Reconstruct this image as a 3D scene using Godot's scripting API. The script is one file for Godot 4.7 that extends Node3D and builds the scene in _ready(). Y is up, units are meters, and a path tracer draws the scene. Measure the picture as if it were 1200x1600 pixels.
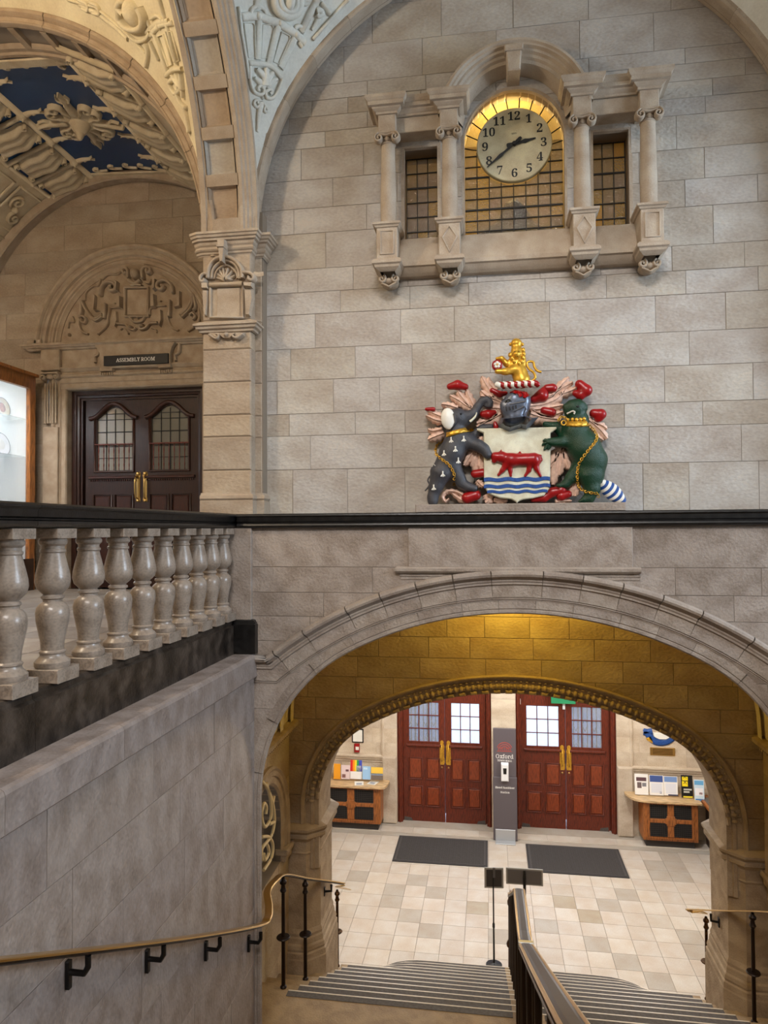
extends Node3D

# ---------------------------------------------------------------- mesh builder
class B:
	var st := SurfaceTool.new()
	var xf := Transform3D.IDENTITY
	var col := Color.WHITE
	var use_col := false
	var gid := 1
	func _init():
		st.begin(Mesh.PRIMITIVE_TRIANGLES)
	func v(p: Vector3):
		if use_col:
			st.set_color(col)
		st.add_vertex(xf * p)
	func tri(a: Vector3, b: Vector3, c: Vector3):
		v(a); v(b); v(c)
	func quad(a: Vector3, b: Vector3, c: Vector3, d: Vector3):
		tri(a, b, c); tri(a, c, d)
	func flat():
		st.set_smooth_group(-1)
	func soft():
		gid += 1
		st.set_smooth_group(gid)
	func box(c: Vector3, s: Vector3, bev := 0.0):
		flat()
		var h := s * 0.5
		if bev <= 0.0:
			var p := []
			for i in 8:
				p.append(c + Vector3(h.x if i & 1 else -h.x, h.y if i & 2 else -h.y, h.z if i & 4 else -h.z))
			quad(p[4], p[6], p[7], p[5]); quad(p[1], p[3], p[2], p[0]); quad(p[0], p[2], p[6], p[4])
			quad(p[5], p[7], p[3], p[1]); quad(p[6], p[2], p[3], p[7]); quad(p[0], p[4], p[5], p[1])
			return
		prism(PackedVector2Array([Vector2(c.x - h.x, c.y - h.y), Vector2(c.x + h.x, c.y - h.y), Vector2(c.x + h.x, c.y + h.y), Vector2(c.x - h.x, c.y + h.y)]), c.z - h.z, c.z + h.z, bev)
	# polygon in xy, from z0 (back) to z1 (front, bevelled)
	func prism(poly: PackedVector2Array, z0: float, z1: float, bev := 0.0, closed := true):
		flat()
		if poly.size() < 3:
			return
		if not Geometry2D.is_polygon_clockwise(poly):
			poly = poly.duplicate(); poly.reverse()
		var n := poly.size()
		var inn := poly
		var zb := z1
		if bev > 0.0:
			inn = inset(poly, bev)
			zb = z1 - bev
		var ix := Geometry2D.triangulate_polygon(inn)
		if ix.is_empty():
			inn = poly
			zb = z1
			bev = 0.0
			ix = Geometry2D.triangulate_polygon(inn)
		for i in range(0, ix.size(), 3):
			face(inn[ix[i]], inn[ix[i + 1]], inn[ix[i + 2]], z1, true)
			if closed:
				face(poly[ix[i]], poly[ix[i + 1]], poly[ix[i + 2]], z0, false)
		for i in n:
			var a := poly[i]
			var b := poly[(i + 1) % n]
			var ia := inn[i]
			var ib := inn[(i + 1) % n]
			if bev > 0.0:
				quad(Vector3(a.x, a.y, zb), Vector3(ia.x, ia.y, z1), Vector3(ib.x, ib.y, z1), Vector3(b.x, b.y, zb))
			quad(Vector3(a.x, a.y, z0), Vector3(a.x, a.y, zb), Vector3(b.x, b.y, zb), Vector3(b.x, b.y, z0))
	func face(a: Vector2, b: Vector2, c: Vector2, z: float, front: bool):
		var cw := (b - a).cross(c - a) < 0.0
		if cw == front:
			tri(Vector3(a.x, a.y, z), Vector3(b.x, b.y, z), Vector3(c.x, c.y, z))
		else:
			tri(Vector3(a.x, a.y, z), Vector3(c.x, c.y, z), Vector3(b.x, b.y, z))
	static func tidy(poly: PackedVector2Array, d := 0.006) -> PackedVector2Array:
		var out := PackedVector2Array()
		for p in poly:
			if out.is_empty() or out[-1].distance_to(p) > d:
				out.append(p)
		if out.size() > 3 and out[0].distance_to(out[-1]) <= d:
			out.remove_at(out.size() - 1)
		return out
	static func inset(poly: PackedVector2Array, d: float) -> PackedVector2Array:
		var out := PackedVector2Array()
		var n := poly.size()
		for i in n:
			var p := poly[i]
			var a := (p - poly[(i + n - 1) % n]).normalized()
			var b := (poly[(i + 1) % n] - p).normalized()
			var na := Vector2(a.y, -a.x)
			var nb := Vector2(b.y, -b.x)
			var m := na + nb
			if m.length() < 0.2:
				m = na
			m = m.normalized()
			var k: float = 1.0 / maxf(0.4, m.dot(na))
			out.append(p + m * d * k)
		return out
	func grid(rows: Array, wrap := false):
		for i in rows.size() - 1:
			var a: PackedVector3Array = rows[i]
			var b: PackedVector3Array = rows[i + 1]
			var n := a.size()
			for j in (n if wrap else n - 1):
				var k := (j + 1) % n
				quad(a[j], b[j], b[k], a[k])
	# profile (radius, y) turned about the y axis through c
	func lathe(prof: PackedVector2Array, n: int, c := Vector3.ZERO, squash := 1.0):
		var m := prof.size()
		for i in m - 1:
			if i == 0 or turn(prof, i) > 0.6:
				soft()
			var r0 := PackedVector3Array(); var r1 := PackedVector3Array()
			for j in n:
				var t := TAU * j / n
				var d := Vector3(cos(t), 0, sin(t) * squash)
				r0.append(c + d * prof[i].x + Vector3(0, prof[i].y, 0))
				r1.append(c + d * prof[i + 1].x + Vector3(0, prof[i + 1].y, 0))
			grid([r0, r1], true)
	static func turn(p: PackedVector2Array, i: int) -> float:
		var a := p[i] - p[i - 1]
		var b := p[i + 1] - p[i]
		return absf(a.angle_to(b))
	# path in a plane, profile (out, up); vertex = m * (px + n.x*out, py + n.y*out, up)
	func mould(path: PackedVector2Array, prof: PackedVector2Array, m := Transform3D.IDENTITY, round_path := false, closed := false, caps := true):
		var n := path.size()
		var nm := PackedVector2Array()
		for i in n:
			var a := Vector2.ZERO
			var b := Vector2.ZERO
			if i > 0 or closed:
				a = (path[i] - path[(i + n - 1) % n]).normalized()
			if i < n - 1 or closed:
				b = (path[(i + 1) % n] - path[i]).normalized()
			if a == Vector2.ZERO: a = b
			if b == Vector2.ZERO: b = a
			var na := Vector2(-a.y, a.x); var nb := Vector2(-b.y, b.x)
			var q := (na + nb).normalized()
			nm.append(q / maxf(0.35, q.dot(na)))
		for i in prof.size() - 1:
			if round_path:
				if i == 0 or turn(prof, i) > 0.5:
					soft()
			else:
				flat()
			var r0 := PackedVector3Array(); var r1 := PackedVector3Array()
			for j in (n + 1 if closed else n):
				var k := j % n
				var a := path[k] + nm[k] * prof[i].x
				var b := path[k] + nm[k] * prof[i + 1].x
				r0.append(m * Vector3(a.x, a.y, prof[i].y))
				r1.append(m * Vector3(b.x, b.y, prof[i + 1].y))
			grid([r0, r1])
		if caps and not closed and prof.size() > 2:
			flat()
			var ix := Geometry2D.triangulate_polygon(prof)
			for e in [0, n - 1]:
				for i in range(0, ix.size(), 3):
					var w := []
					for k in 3:
						var q2: Vector2 = prof[ix[i + k]]
						var a: Vector2 = path[e] + nm[e] * q2.x
						w.append(m * Vector3(a.x, a.y, q2.y))
					tri(w[0], w[1], w[2])
	# round tube along points with radii
	func tube(pts: Array, rad, n := 8, squash := 1.0, ends := true):
		soft()
		var rows := []
		var m := pts.size()
		var up := Vector3(0, 0, 1)
		for i in m:
			var d: Vector3 = (pts[mini(i + 1, m - 1)] - pts[maxi(i - 1, 0)])
			if d.length() < 1e-7: d = Vector3.UP
			d = d.normalized()
			if absf(d.dot(up)) > 0.95:
				up = Vector3(1, 0, 0) if absf(d.x) < 0.9 else Vector3(0, 1, 0)
			var s := d.cross(up).normalized()
			var u := s.cross(d).normalized()
			var r: float = rad[i] if rad is Array else rad
			var row := PackedVector3Array()
			for j in n:
				var t := TAU * j / n
				row.append(pts[i] + s * cos(t) * r + u * sin(t) * r * squash)
			rows.append(row)
		grid(rows, true)
		if ends:
			flat()
			for e in [0, m - 1]:
				var row: PackedVector3Array = rows[e]
				for j in n:
					tri(pts[e], row[j], row[(j + 1) % n])
	func ball(c: Vector3, r: Vector3, n := 10, basis := Basis.IDENTITY):
		soft()
		var rows := []
		for i in n / 2 + 1:
			var a := PI * i / (n / 2)
			var row := PackedVector3Array()
			for j in n:
				var t := TAU * j / n
				row.append(c + basis * Vector3(r.x * sin(a) * cos(t), r.y * cos(a), r.z * sin(a) * sin(t)))
			rows.append(row)
		grid(rows, true)
	func disc(c: Vector3, r: float, z0: float, z1: float, n := 24, bev := 0.0):
		var p := PackedVector2Array()
		for j in n:
			p.append(Vector2(c.x, c.y) + Vector2.from_angle(TAU * j / n) * r)
		prism(p, c.z + z0, c.z + z1, bev)
	# a raised ribbon (rounded strip) along 2D points at height, mapped by f(Vector3)
	func ribbon(pts: PackedVector2Array, w, h: float, f: Callable, base := 0.0, closed := false):
		var n := pts.size()
		soft()
		var rows := []
		for i in (n + 1 if closed else n):
			var k := i % n
			var a := pts[(k + n - 1) % n] if (k > 0 or closed) else pts[k]
			var b := pts[(k + 1) % n] if (k < n - 1 or closed) else pts[k]
			var d := (b - a).normalized()
			var q := Vector2(d.y, -d.x)
			var ww: float = w[k] if w is Array else w
			var row := PackedVector3Array()
			for o in [[-1.0, 0.0], [-0.85, 0.75], [-0.35, 1.0], [0.35, 1.0], [0.85, 0.75], [1.0, 0.0]]:
				var p2: Vector2 = pts[k] + q * ww * o[0]
				row.append(f.call(Vector3(p2.x, p2.y, base + h * o[1])))
			rows.append(row)
		grid(rows)
		if not closed:
			for e in [0, rows.size() - 1]:
				var r: PackedVector3Array = rows[e]
				for j in range(1, 5):
					tri(r[0], r[j], r[j + 1])
	func mesh() -> ArrayMesh:
		st.generate_normals()
		return st.commit()

# ---------------------------------------------------------------- scene helpers
var M := {}
var taken := {}
var rng := RandomNumberGenerator.new()

func numbered(called: String) -> String:
	if not taken.has(called):
		taken[called] = 0
		return called
	taken[called] += 1
	return "%s_%03d" % [called, taken[called]]

func put(node: Node3D, called: String, parent: Node):
	if parent == null or parent == self:
		node.name = numbered(called)
		add_child(node, true)
	else:
		node.name = called
		parent.add_child(node, true)
	return node

func obj(called: String, b: B, mat: Material, parent: Node = null) -> MeshInstance3D:
	return inst(called, b.mesh(), mat, parent)

func inst(called: String, mesh: Mesh, mat: Material, parent: Node = null) -> MeshInstance3D:
	var o := MeshInstance3D.new()
	o.mesh = mesh
	if mat != null:
		o.material_override = mat
	put(o, called, parent)
	return o

func tag(o: Node, label: String, category: String, group := ""):
	o.set_meta("label", label)
	o.set_meta("category", category)
	if group != "":
		o.set_meta("group", group)
	return o

func thing(called: String, label: String, category: String, at := Vector3.ZERO, group := "") -> Node3D:
	var o := Node3D.new()
	put(o, called, null)
	o.position = at
	tag(o, label, category, group)
	return o

func struct(o: Node, label := ""):
	o.set_meta("kind", "structure")
	if label != "":
		o.set_meta("label", label)
	return o

func v2(a: Array) -> PackedVector2Array:
	var p := PackedVector2Array()
	for i in range(0, a.size(), 2):
		p.append(Vector2(a[i], a[i + 1]))
	return p

func rect(x0, y0, x1, y1) -> PackedVector2Array:
	return v2([x0, y0, x1, y0, x1, y1, x0, y1])

func arc(c: Vector2, r: float, a0: float, a1: float, n: int) -> PackedVector2Array:
	var p := PackedVector2Array()
	for i in n + 1:
		p.append(c + Vector2.from_angle(deg_to_rad(lerpf(a0, a1, float(i) / n))) * r)
	return p

func bez(p: PackedVector2Array, n := 6) -> PackedVector2Array:
	# Catmull-Rom through the points
	var out := PackedVector2Array()
	for i in p.size() - 1:
		var a := p[maxi(i - 1, 0)]; var b := p[i]; var c := p[i + 1]; var d := p[mini(i + 2, p.size() - 1)]
		for k in n:
			out.append(b.cubic_interpolate(c, a, d, float(k) / n))
	out.append(p[-1])
	return out

func spiral(c: Vector2, r: float, a0: float, turns: float, n := 22, shrink := 0.12) -> PackedVector2Array:
	var p := PackedVector2Array()
	for i in n + 1:
		var t := float(i) / n
		p.append(c + Vector2.from_angle(a0 + t * turns * TAU) * r * lerpf(1.0, shrink, t))
	return p

const XZ := Transform3D(Basis(Vector3(1, 0, 0), Vector3(0, 0, 1), Vector3(0, 1, 0)), Vector3.ZERO)   # path (x, z), profile (out, y)

# blocks of a wall: each clipped polygon becomes a part; the wall's own mesh is the mortar behind them
func ashlar(called: String, label: String, rows: Array, keep: Array, holes: Array, z: float, depth: float, mats: Array, m := Transform3D.IDENTITY, gap := 0.0011, bev := 0.0014, piece := "stone_block") -> MeshInstance3D:
	var mort := B.new()
	mort.xf = m
	var todo := []
	for r in rows:
		var xs: Array = r[2]
		for i in xs.size() - 1:
			var polys := [rect(xs[i], r[0], xs[i + 1], r[1])]
			for k in keep:
				var nx := []
				for p in polys:
					nx.append_array(Geometry2D.intersect_polygons(p, k))
				polys = nx
			for h in holes:
				var nx := []
				for p in polys:
					nx.append_array(Geometry2D.clip_polygons(p, h))
				polys = nx
			for p in polys:
				if area(p) < 0.0006:
					continue
				mort.prism(p, z - depth, z - 0.006)
				todo.append(p)
	var w := obj(called, mort, M.mortar)
	struct(w, label)
	for p in todo:
		var q: PackedVector2Array = p
		if not Geometry2D.is_polygon_clockwise(q):
			q = q.duplicate(); q.reverse()
		var b := B.new()
		b.xf = m
		b.prism(B.inset(B.tidy(q), gap), z - 0.05, z + rng.randf_range(-0.0012, 0.0012), bev, false)
		obj(piece, b, mats[rng.randi() % mats.size()], w)
	return w

func area(p: PackedVector2Array) -> float:
	var s := 0.0
	for i in p.size():
		s += p[i].cross(p[(i + 1) % p.size()])
	return absf(s) * 0.5

func joints(x0: float, x1: float, lo: float, hi: float, fixed: Array = []) -> Array:
	var xs := [x0]
	var marks := fixed.duplicate()
	marks.append(x1)
	for f in marks:
		while f - xs[-1] > hi * 1.25:
			xs.append(xs[-1] + rng.randf_range(lo, hi))
		if f - xs[-1] < 0.06:
			xs[-1] = f
		else:
			xs.append(f)
	return xs

# ---------------------------------------------------------------- materials
func noise_img(seed_: int, freq: float, oct: int, size := 512, type := FastNoiseLite.TYPE_SIMPLEX_SMOOTH) -> Image:
	var n := FastNoiseLite.new()
	n.seed = seed_; n.frequency = freq; n.fractal_octaves = oct; n.noise_type = type
	return n.get_seamless_image(size, size)

func ramp_tex(seed_: int, freq: float, oct: int, lo: float, hi: float, size := 512, type := FastNoiseLite.TYPE_SIMPLEX_SMOOTH, warm := 0.0) -> ImageTexture:
	var im := noise_img(seed_, freq, oct, size, type)
	var out := Image.create(size, size, false, Image.FORMAT_RGB8)
	for y in size:
		for x in size:
			var g: float = lerpf(lo, hi, im.get_pixel(x, y).r)
			out.set_pixel(x, y, Color(g, g * (1.0 - warm * (1.0 - g)), g * (1.0 - 2.0 * warm * (1.0 - g))))
	return ImageTexture.create_from_image(out)

# stone: fine grain over soft broad stains; stretch > 1 draws the stains out upright
func stone_tex(seed_: int, fine: float, amp: float, coarse: float, camp: float, stretch := 1.0, size := 768) -> ImageTexture:
	var a := noise_img(seed_, fine, 4, size)
	var c := noise_img(seed_ + 40, coarse, 4, size)
	var out := Image.create(size, size, false, Image.FORMAT_RGB8)
	for y in size:
		var yy := int(y / stretch) if stretch >= 1.0 else int(y / stretch) % size
		for x in size:
			var f := a.get_pixel(x, y).r - 0.5
			var k := c.get_pixel(x, yy).r - 0.5
			var g := clampf(0.93 + f * amp + k * camp, 0.0, 1.0)
			out.set_pixel(x, y, Color(g, g * (1.0 + k * 0.05), g * (1.0 + k * 0.10)))
	return ImageTexture.create_from_image(out)

func bump_tex(seed_: int, freq: float, oct: int, strength: float, size := 512, type := FastNoiseLite.TYPE_SIMPLEX_SMOOTH) -> ImageTexture:
	var im := noise_img(seed_, freq, oct, size, type)
	im.convert(Image.FORMAT_RGBA8)
	im.bump_map_to_normal_map(strength)
	return ImageTexture.create_from_image(im)

func mat(c: Color, rough := 0.8, metal := 0.0) -> StandardMaterial3D:
	var m := StandardMaterial3D.new()
	m.albedo_color = c; m.roughness = rough; m.metallic = metal
	return m

func tri_mat(c: Color, rough: float, tex: Texture2D, scale: Vector3, nrm: Texture2D = null, nscale := 0.5, off := Vector3.ZERO, metal := 0.0) -> StandardMaterial3D:
	var m := mat(c, rough, metal)
	m.uv1_triplanar = true; m.uv1_world_triplanar = true
	m.uv1_scale = scale; m.uv1_offset = off
	if tex != null:
		m.albedo_texture = tex
	if nrm != null:
		m.normal_enabled = true; m.normal_texture = nrm; m.normal_scale = nscale
	return m

func make_materials():
	var t_stone := stone_tex(11, 0.09, 0.10, 0.006, 0.16)
	var t_speck := stone_tex(12, 0.12, 0.16, 0.008, 0.24)
	var t_stain := stone_tex(21, 0.10, 0.12, 0.010, 0.26)
	var t_bal := stone_tex(33, 0.07, 0.34, 0.012, 0.34)
	var t_tile := stone_tex(31, 0.10, 0.07, 0.006, 0.06)
	var t_blot := ramp_tex(13, 0.014, 5, 0.15, 1.25, 512, FastNoiseLite.TYPE_SIMPLEX_SMOOTH, 0.1)
	var n_stone := bump_tex(14, 0.09, 4, 3.0)
	var t_wood := ramp_tex(15, 0.02, 5, 0.62, 1.25, 512)
	var t_fur := ramp_tex(16, 0.06, 3, 0.45, 1.3, 512)
	var n_fur := bump_tex(17, 0.06, 3, 8.0)
	var n_glass := bump_tex(18, 0.035, 3, 6.0, 512)
	M.n_glass = n_glass
	M.t_stone = t_stone; M.t_speck = t_speck; M.n_stone = n_stone; M.t_wood = t_wood; M.t_blot = t_blot
	var s := Vector3(0.45, 0.8, 0.45)
	M.wall = []
	for i in 6:
		var c: Color = [Color(0.715, 0.69, 0.655), Color(0.70, 0.67, 0.635), Color(0.725, 0.695, 0.65), Color(0.705, 0.68, 0.65), Color(0.69, 0.655, 0.605), Color(0.715, 0.69, 0.66)][i]
		M.wall.append(tri_mat(c, 0.85, t_stone, s, n_stone, 0.35, Vector3(i * 0.31, i * 0.17, i * 0.43)))
	M.pier = []
	for i in 4:
		var c: Color = [Color(0.68, 0.615, 0.535), Color(0.665, 0.605, 0.53), Color(0.69, 0.62, 0.53), Color(0.67, 0.61, 0.54)][i]
		M.pier.append(tri_mat(c, 0.85, t_stone, s, n_stone, 0.35, Vector3(i * 0.31, i * 0.17, i * 0.43)))
	M.gallery = []
	for i in 4:
		var c: Color = [Color(0.655, 0.58, 0.49), Color(0.635, 0.565, 0.48), Color(0.665, 0.585, 0.495), Color(0.62, 0.55, 0.465)][i]
		M.gallery.append(tri_mat(c, 0.85, t_stone, s, n_stone, 0.35, Vector3(i * 0.31, i * 0.17, i * 0.43)))
	M.parapet = []
	for i in 5:
		var c: Color = [Color(0.61, 0.56, 0.515), Color(0.59, 0.54, 0.495), Color(0.62, 0.57, 0.525), Color(0.575, 0.525, 0.48), Color(0.60, 0.55, 0.505)][i]
		M.parapet.append(tri_mat(c, 0.8, t_speck, Vector3(0.8, 0.8, 0.8), n_stone, 0.4, Vector3(i * 0.31, i * 0.17, i * 0.43)))
	M.stair_stone = []
	for i in 4:
		var c: Color = [Color(0.58, 0.53, 0.50), Color(0.57, 0.52, 0.49), Color(0.59, 0.54, 0.505), Color(0.575, 0.525, 0.495)][i]
		M.stair_stone.append(tri_mat(c, 0.62, t_stain, Vector3(0.8, 0.5, 0.8), n_stone, 0.3, Vector3(i * 0.31, i * 0.17, i * 0.43)))
	M.arch_wall = []
	for i in 4:
		var c: Color = [Color(0.70, 0.62, 0.50), Color(0.675, 0.60, 0.48), Color(0.72, 0.635, 0.51), Color(0.69, 0.605, 0.49)][i]
		M.arch_wall.append(tri_mat(c, 0.85, t_stone, s, n_stone, 0.4, Vector3(i * 0.31, i * 0.17, i * 0.43)))
	M.trim = tri_mat(Color(0.705, 0.645, 0.57), 0.8, t_stone, Vector3(1.3, 1.3, 1.3), n_stone, 0.3)
	M.trim2 = tri_mat(Color(0.665, 0.60, 0.52), 0.8, t_stone, Vector3(1.3, 1.3, 1.3), n_stone, 0.3)
	M.gallery_trim = tri_mat(Color(0.655, 0.575, 0.48), 0.8, t_stone, Vector3(1.6, 1.6, 1.6), n_stone, 0.3)
	M.parch = tri_mat(Color(0.62, 0.57, 0.52), 0.75, t_speck, Vector3(0.9, 0.9, 0.9), n_stone, 0.45)
	M.pier_low = tri_mat(Color(0.66, 0.58, 0.475), 0.8, t_speck, Vector3(0.9, 0.9, 0.9), n_stone, 0.4)
	M.mortar = mat(Color(0.50, 0.45, 0.39), 0.95)
	M.plaster = tri_mat(Color(0.86, 0.86, 0.82), 0.7, t_stone, Vector3(0.8, 0.8, 0.8), n_stone, 0.15)
	M.cream = tri_mat(Color(0.87, 0.82, 0.69), 0.7, t_stone, Vector3(0.8, 0.8, 0.8), n_stone, 0.15)
	M.vault = tri_mat(Color(0.76, 0.69, 0.57), 0.6, t_stone, Vector3(1.2, 1.2, 1.2), n_stone, 0.2)
	M.blue = mat(Color(0.05, 0.19, 0.33), 0.45)
	M.black = tri_mat(Color(0.11, 0.105, 0.103), 0.32, t_blot, Vector3(1.6, 1.6, 1.6), n_stone, 0.12)
	M.black_worn = tri_mat(Color(0.27, 0.235, 0.205), 0.4, t_blot, Vector3(0.9, 0.9, 0.9), n_stone, 0.2)
	M.baluster = tri_mat(Color(0.60, 0.545, 0.49), 0.30, t_bal, Vector3(1.4, 1.4, 1.4), n_stone, 0.1)
	M.flag = []
	for i in 3:
		M.flag.append(tri_mat([Color(0.58, 0.53, 0.475), Color(0.52, 0.475, 0.425), Color(0.61, 0.56, 0.50)][i], 0.5, t_stone, Vector3(1.2, 1.2, 1.2), null, 0.0, Vector3(i * 0.3, 0, i * 0.2)))
	M.tile = []
	for i in 7:
		var c: Color = [Color(0.81, 0.765, 0.71), Color(0.795, 0.75, 0.695), Color(0.82, 0.775, 0.715), Color(0.785, 0.74, 0.685), Color(0.775, 0.73, 0.67), Color(0.715, 0.675, 0.62), Color(0.70, 0.645, 0.56)][i]
		M.tile.append(tri_mat(c, 0.42, t_tile, Vector3(0.6, 0.6, 0.6), null, 0.0, Vector3(i * 0.3, 0, i * 0.2)))
	M.step = tri_mat(Color(0.62, 0.52, 0.375), 0.6, t_speck, Vector3(1.0, 1.0, 1.0), n_stone, 0.2)
	M.strip = tri_mat(Color(0.345, 0.32, 0.30), 0.75, t_speck, Vector3(5, 5, 5), n_stone, 0.5)
	M.nosing = mat(Color(0.82, 0.775, 0.70), 0.4)
	M.oak = tri_mat(Color(0.41, 0.155, 0.075), 0.38, t_wood, Vector3(5.0, 0.7, 5.0), null)
	M.oak_panel = tri_mat(Color(0.53, 0.23, 0.105), 0.4, t_wood, Vector3(6.0, 0.8, 6.0), null, 0.0, Vector3(0.3, 0.2, 0.1))
	M.dark_oak = tri_mat(Color(0.19, 0.095, 0.055), 0.35, t_wood, Vector3(5.0, 0.7, 5.0), null)
	M.dark_panel = tri_mat(Color(0.235, 0.11, 0.065), 0.35, t_wood, Vector3(6.0, 0.7, 6.0), null, 0.0, Vector3(0.3, 0.2, 0.1))
	M.beech = tri_mat(Color(0.83, 0.70, 0.52), 0.4, t_wood, Vector3(0.5, 4.0, 4.0), null)
	M.counter_wood = tri_mat(Color(0.64, 0.38, 0.17), 0.42, t_wood, Vector3(4.0, 0.7, 4.0), null)
	M.case_wood = tri_mat(Color(0.62, 0.38, 0.17), 0.4, t_wood, Vector3(5.0, 0.7, 5.0), null)
	M.brass = mat(Color(0.80, 0.66, 0.40), 0.28, 1.0)
	M.old_brass = tri_mat(Color(0.36, 0.24, 0.11), 0.38, t_blot, Vector3(3, 3, 3), null, 0.0, Vector3.ZERO, 0.85)
	M.gold = tri_mat(Color(0.88, 0.68, 0.24), 0.36, t_speck, Vector3(5, 5, 5), null, 0.0, Vector3.ZERO, 0.6)
	M.iron = mat(Color(0.06, 0.05, 0.045), 0.5, 0.3)
	M.bronze = mat(Color(0.13, 0.075, 0.04), 0.42, 0.5)
	M.lead = mat(Color(0.05, 0.048, 0.045), 0.55, 0.2)
	M.red = tri_mat(Color(0.62, 0.04, 0.06), 0.32, t_stone, Vector3(3, 3, 3))
	M.pink = tri_mat(Color(0.90, 0.76, 0.68), 0.45, t_speck, Vector3(4, 4, 4), n_stone, 0.3)
	M.white = mat(Color(0.88, 0.87, 0.83), 0.4)
	M.shield = tri_mat(Color(0.88, 0.87, 0.77), 0.4, t_stone, Vector3(2, 2, 2))
	M.wave_blue = tri_mat(Color(0.12, 0.30, 0.58), 0.4, t_speck, Vector3(5, 5, 5))
	M.elephant = tri_mat(Color(0.27, 0.275, 0.30), 0.42, t_fur, Vector3(5, 9, 5), n_fur, 0.6)
	M.beaver = tri_mat(Color(0.05, 0.25, 0.16), 0.32, t_fur, Vector3(9, 4, 9), n_fur, 0.9)
	M.steel = tri_mat(Color(0.45, 0.48, 0.54), 0.36, t_speck, Vector3(5, 5, 5), null, 0.0, Vector3.ZERO, 0.6)
	M.hall = []
	for i in 4:
		var c: Color = [Color(0.83, 0.76, 0.665), Color(0.81, 0.74, 0.645), Color(0.845, 0.775, 0.675), Color(0.80, 0.735, 0.65)][i]
		M.hall.append(tri_mat(c, 0.85, t_stone, s, n_stone, 0.3, Vector3(i * 0.31, i * 0.17, i * 0.43)))
	M.case_white = mat(Color(0.92, 0.92, 0.91), 0.5)
	M.black_paint = mat(Color(0.02, 0.02, 0.02), 0.45)
	M.dial = tri_mat(Color(0.85, 0.81, 0.66), 0.35, t_stone, Vector3(1.5, 1.5, 1.5))
	M.mat_carpet = tri_mat(Color(0.30, 0.285, 0.28), 0.95, t_speck, Vector3(9, 9, 9), n_stone, 1.0)
	M.mat_edge = mat(Color(0.20, 0.19, 0.19), 0.8)
	M.panel_grey = mat(Color(0.36, 0.33, 0.345), 0.45)
	M.plastic = mat(Color(0.90, 0.90, 0.90), 0.35)
	M.steel_plate = mat(Color(0.72, 0.73, 0.74), 0.35, 0.5)
	M.frame_grey = mat(Color(0.62, 0.61, 0.58), 0.4, 0.3)
	M.board_dark = mat(Color(0.20, 0.18, 0.17), 0.6)
	M.board_grey = mat(Color(0.36, 0.345, 0.335), 0.6)
	M.sign_black = mat(Color(0.075, 0.07, 0.075), 0.4)
	M.letter = mat(Color(0.92, 0.91, 0.88), 0.5)
	M.grille = mat(Color(0.03, 0.03, 0.03), 0.7)
	M.ivory_iron = mat(Color(0.80, 0.72, 0.54), 0.5)
	var pane := mat(Color(0.92, 0.95, 1.0, 0.14), 0.05)
	pane.transparency = BaseMaterial3D.TRANSPARENCY_ALPHA
	M.pane = pane
	var sheet := mat(Color(0.80, 0.92, 0.88, 0.22), 0.05)
	sheet.transparency = BaseMaterial3D.TRANSPARENCY_ALPHA
	M.shelf_glass = sheet
	M.amber = []
	for i in 6:
		var c: Color = [Color(0.72, 0.60, 0.32, 0.42), Color(0.62, 0.54, 0.36, 0.38), Color(0.52, 0.48, 0.40, 0.34), Color(0.82, 0.64, 0.26, 0.46), Color(0.42, 0.40, 0.38, 0.30), Color(0.95, 0.88, 0.66, 0.62)][i]
		var a := tri_mat(c, 0.12, null, Vector3(3.5, 3.5, 3.5), n_glass, 1.0, Vector3(i * 0.37, i * 0.21, 0))
		a.transparency = BaseMaterial3D.TRANSPARENCY_ALPHA
		a.backlight_enabled = true; a.backlight = Color(c.r, c.g, c.b) * 0.7
		M.amber.append(a)

const CX := 0.19          # centre line of the stair hall
const ZW := -4.40         # parapet face
const ZC := -4.60         # clock wall face
const ZA := -6.70         # assembly room wall
const ZI := -6.40         # inner arch wall
const ZD := -12.97        # entrance doors
const RISER := 0.1641
const TREAD := 0.3145
const NOSE1 := -8.585     # nosing of the lowest step
const LAND := 1.969       # half landing
const GAL := 4.80         # gallery floor

func lamp(called: String, label: String, at: Vector3, radius: float, c: Color, energy: float, glow: float, drop: float):
	var t := thing(called, label, "lamp", at)
	var b := B.new()
	b.ball(Vector3.ZERO, Vector3.ONE * radius, 20)
	var m := mat(Color(1, 1, 1), 0.4)
	m.emission_enabled = true; m.emission = c; m.emission_energy_multiplier = glow
	obj("globe", b, m, t)
	var r := B.new()
	r.lathe(v2([0.0, drop, 0.05, drop, 0.05, drop - 0.03, 0.012, drop - 0.05, 0.012, radius + 0.02, 0.05, radius + 0.015, 0.06, radius - 0.03]), 12)
	obj("rod", r, M.brass, t)
	var l := OmniLight3D.new()
	l.name = "bulb"; l.light_color = c; l.light_energy = energy; l.omni_range = 30.0; l.omni_attenuation = 2.0
	l.light_size = radius; l.shadow_enabled = true
	t.add_child(l, true)
	return t

func area_light(called: String, at: Vector3, size: Vector2, look: Vector3, c: Color, energy: float, parent: Node = null):
	var l := AreaLight3D.new()
	l.name = called
	l.area_size = size
	l.light_color = c; l.light_energy = energy; l.shadow_enabled = true
	l.area_range = 40.0; l.area_attenuation = 2.0
	(self if parent == null else parent).add_child(l, true)
	l.look_at_from_position(at, at + look, Vector3.UP if absf(look.normalized().y) < 0.95 else Vector3.BACK)

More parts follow.
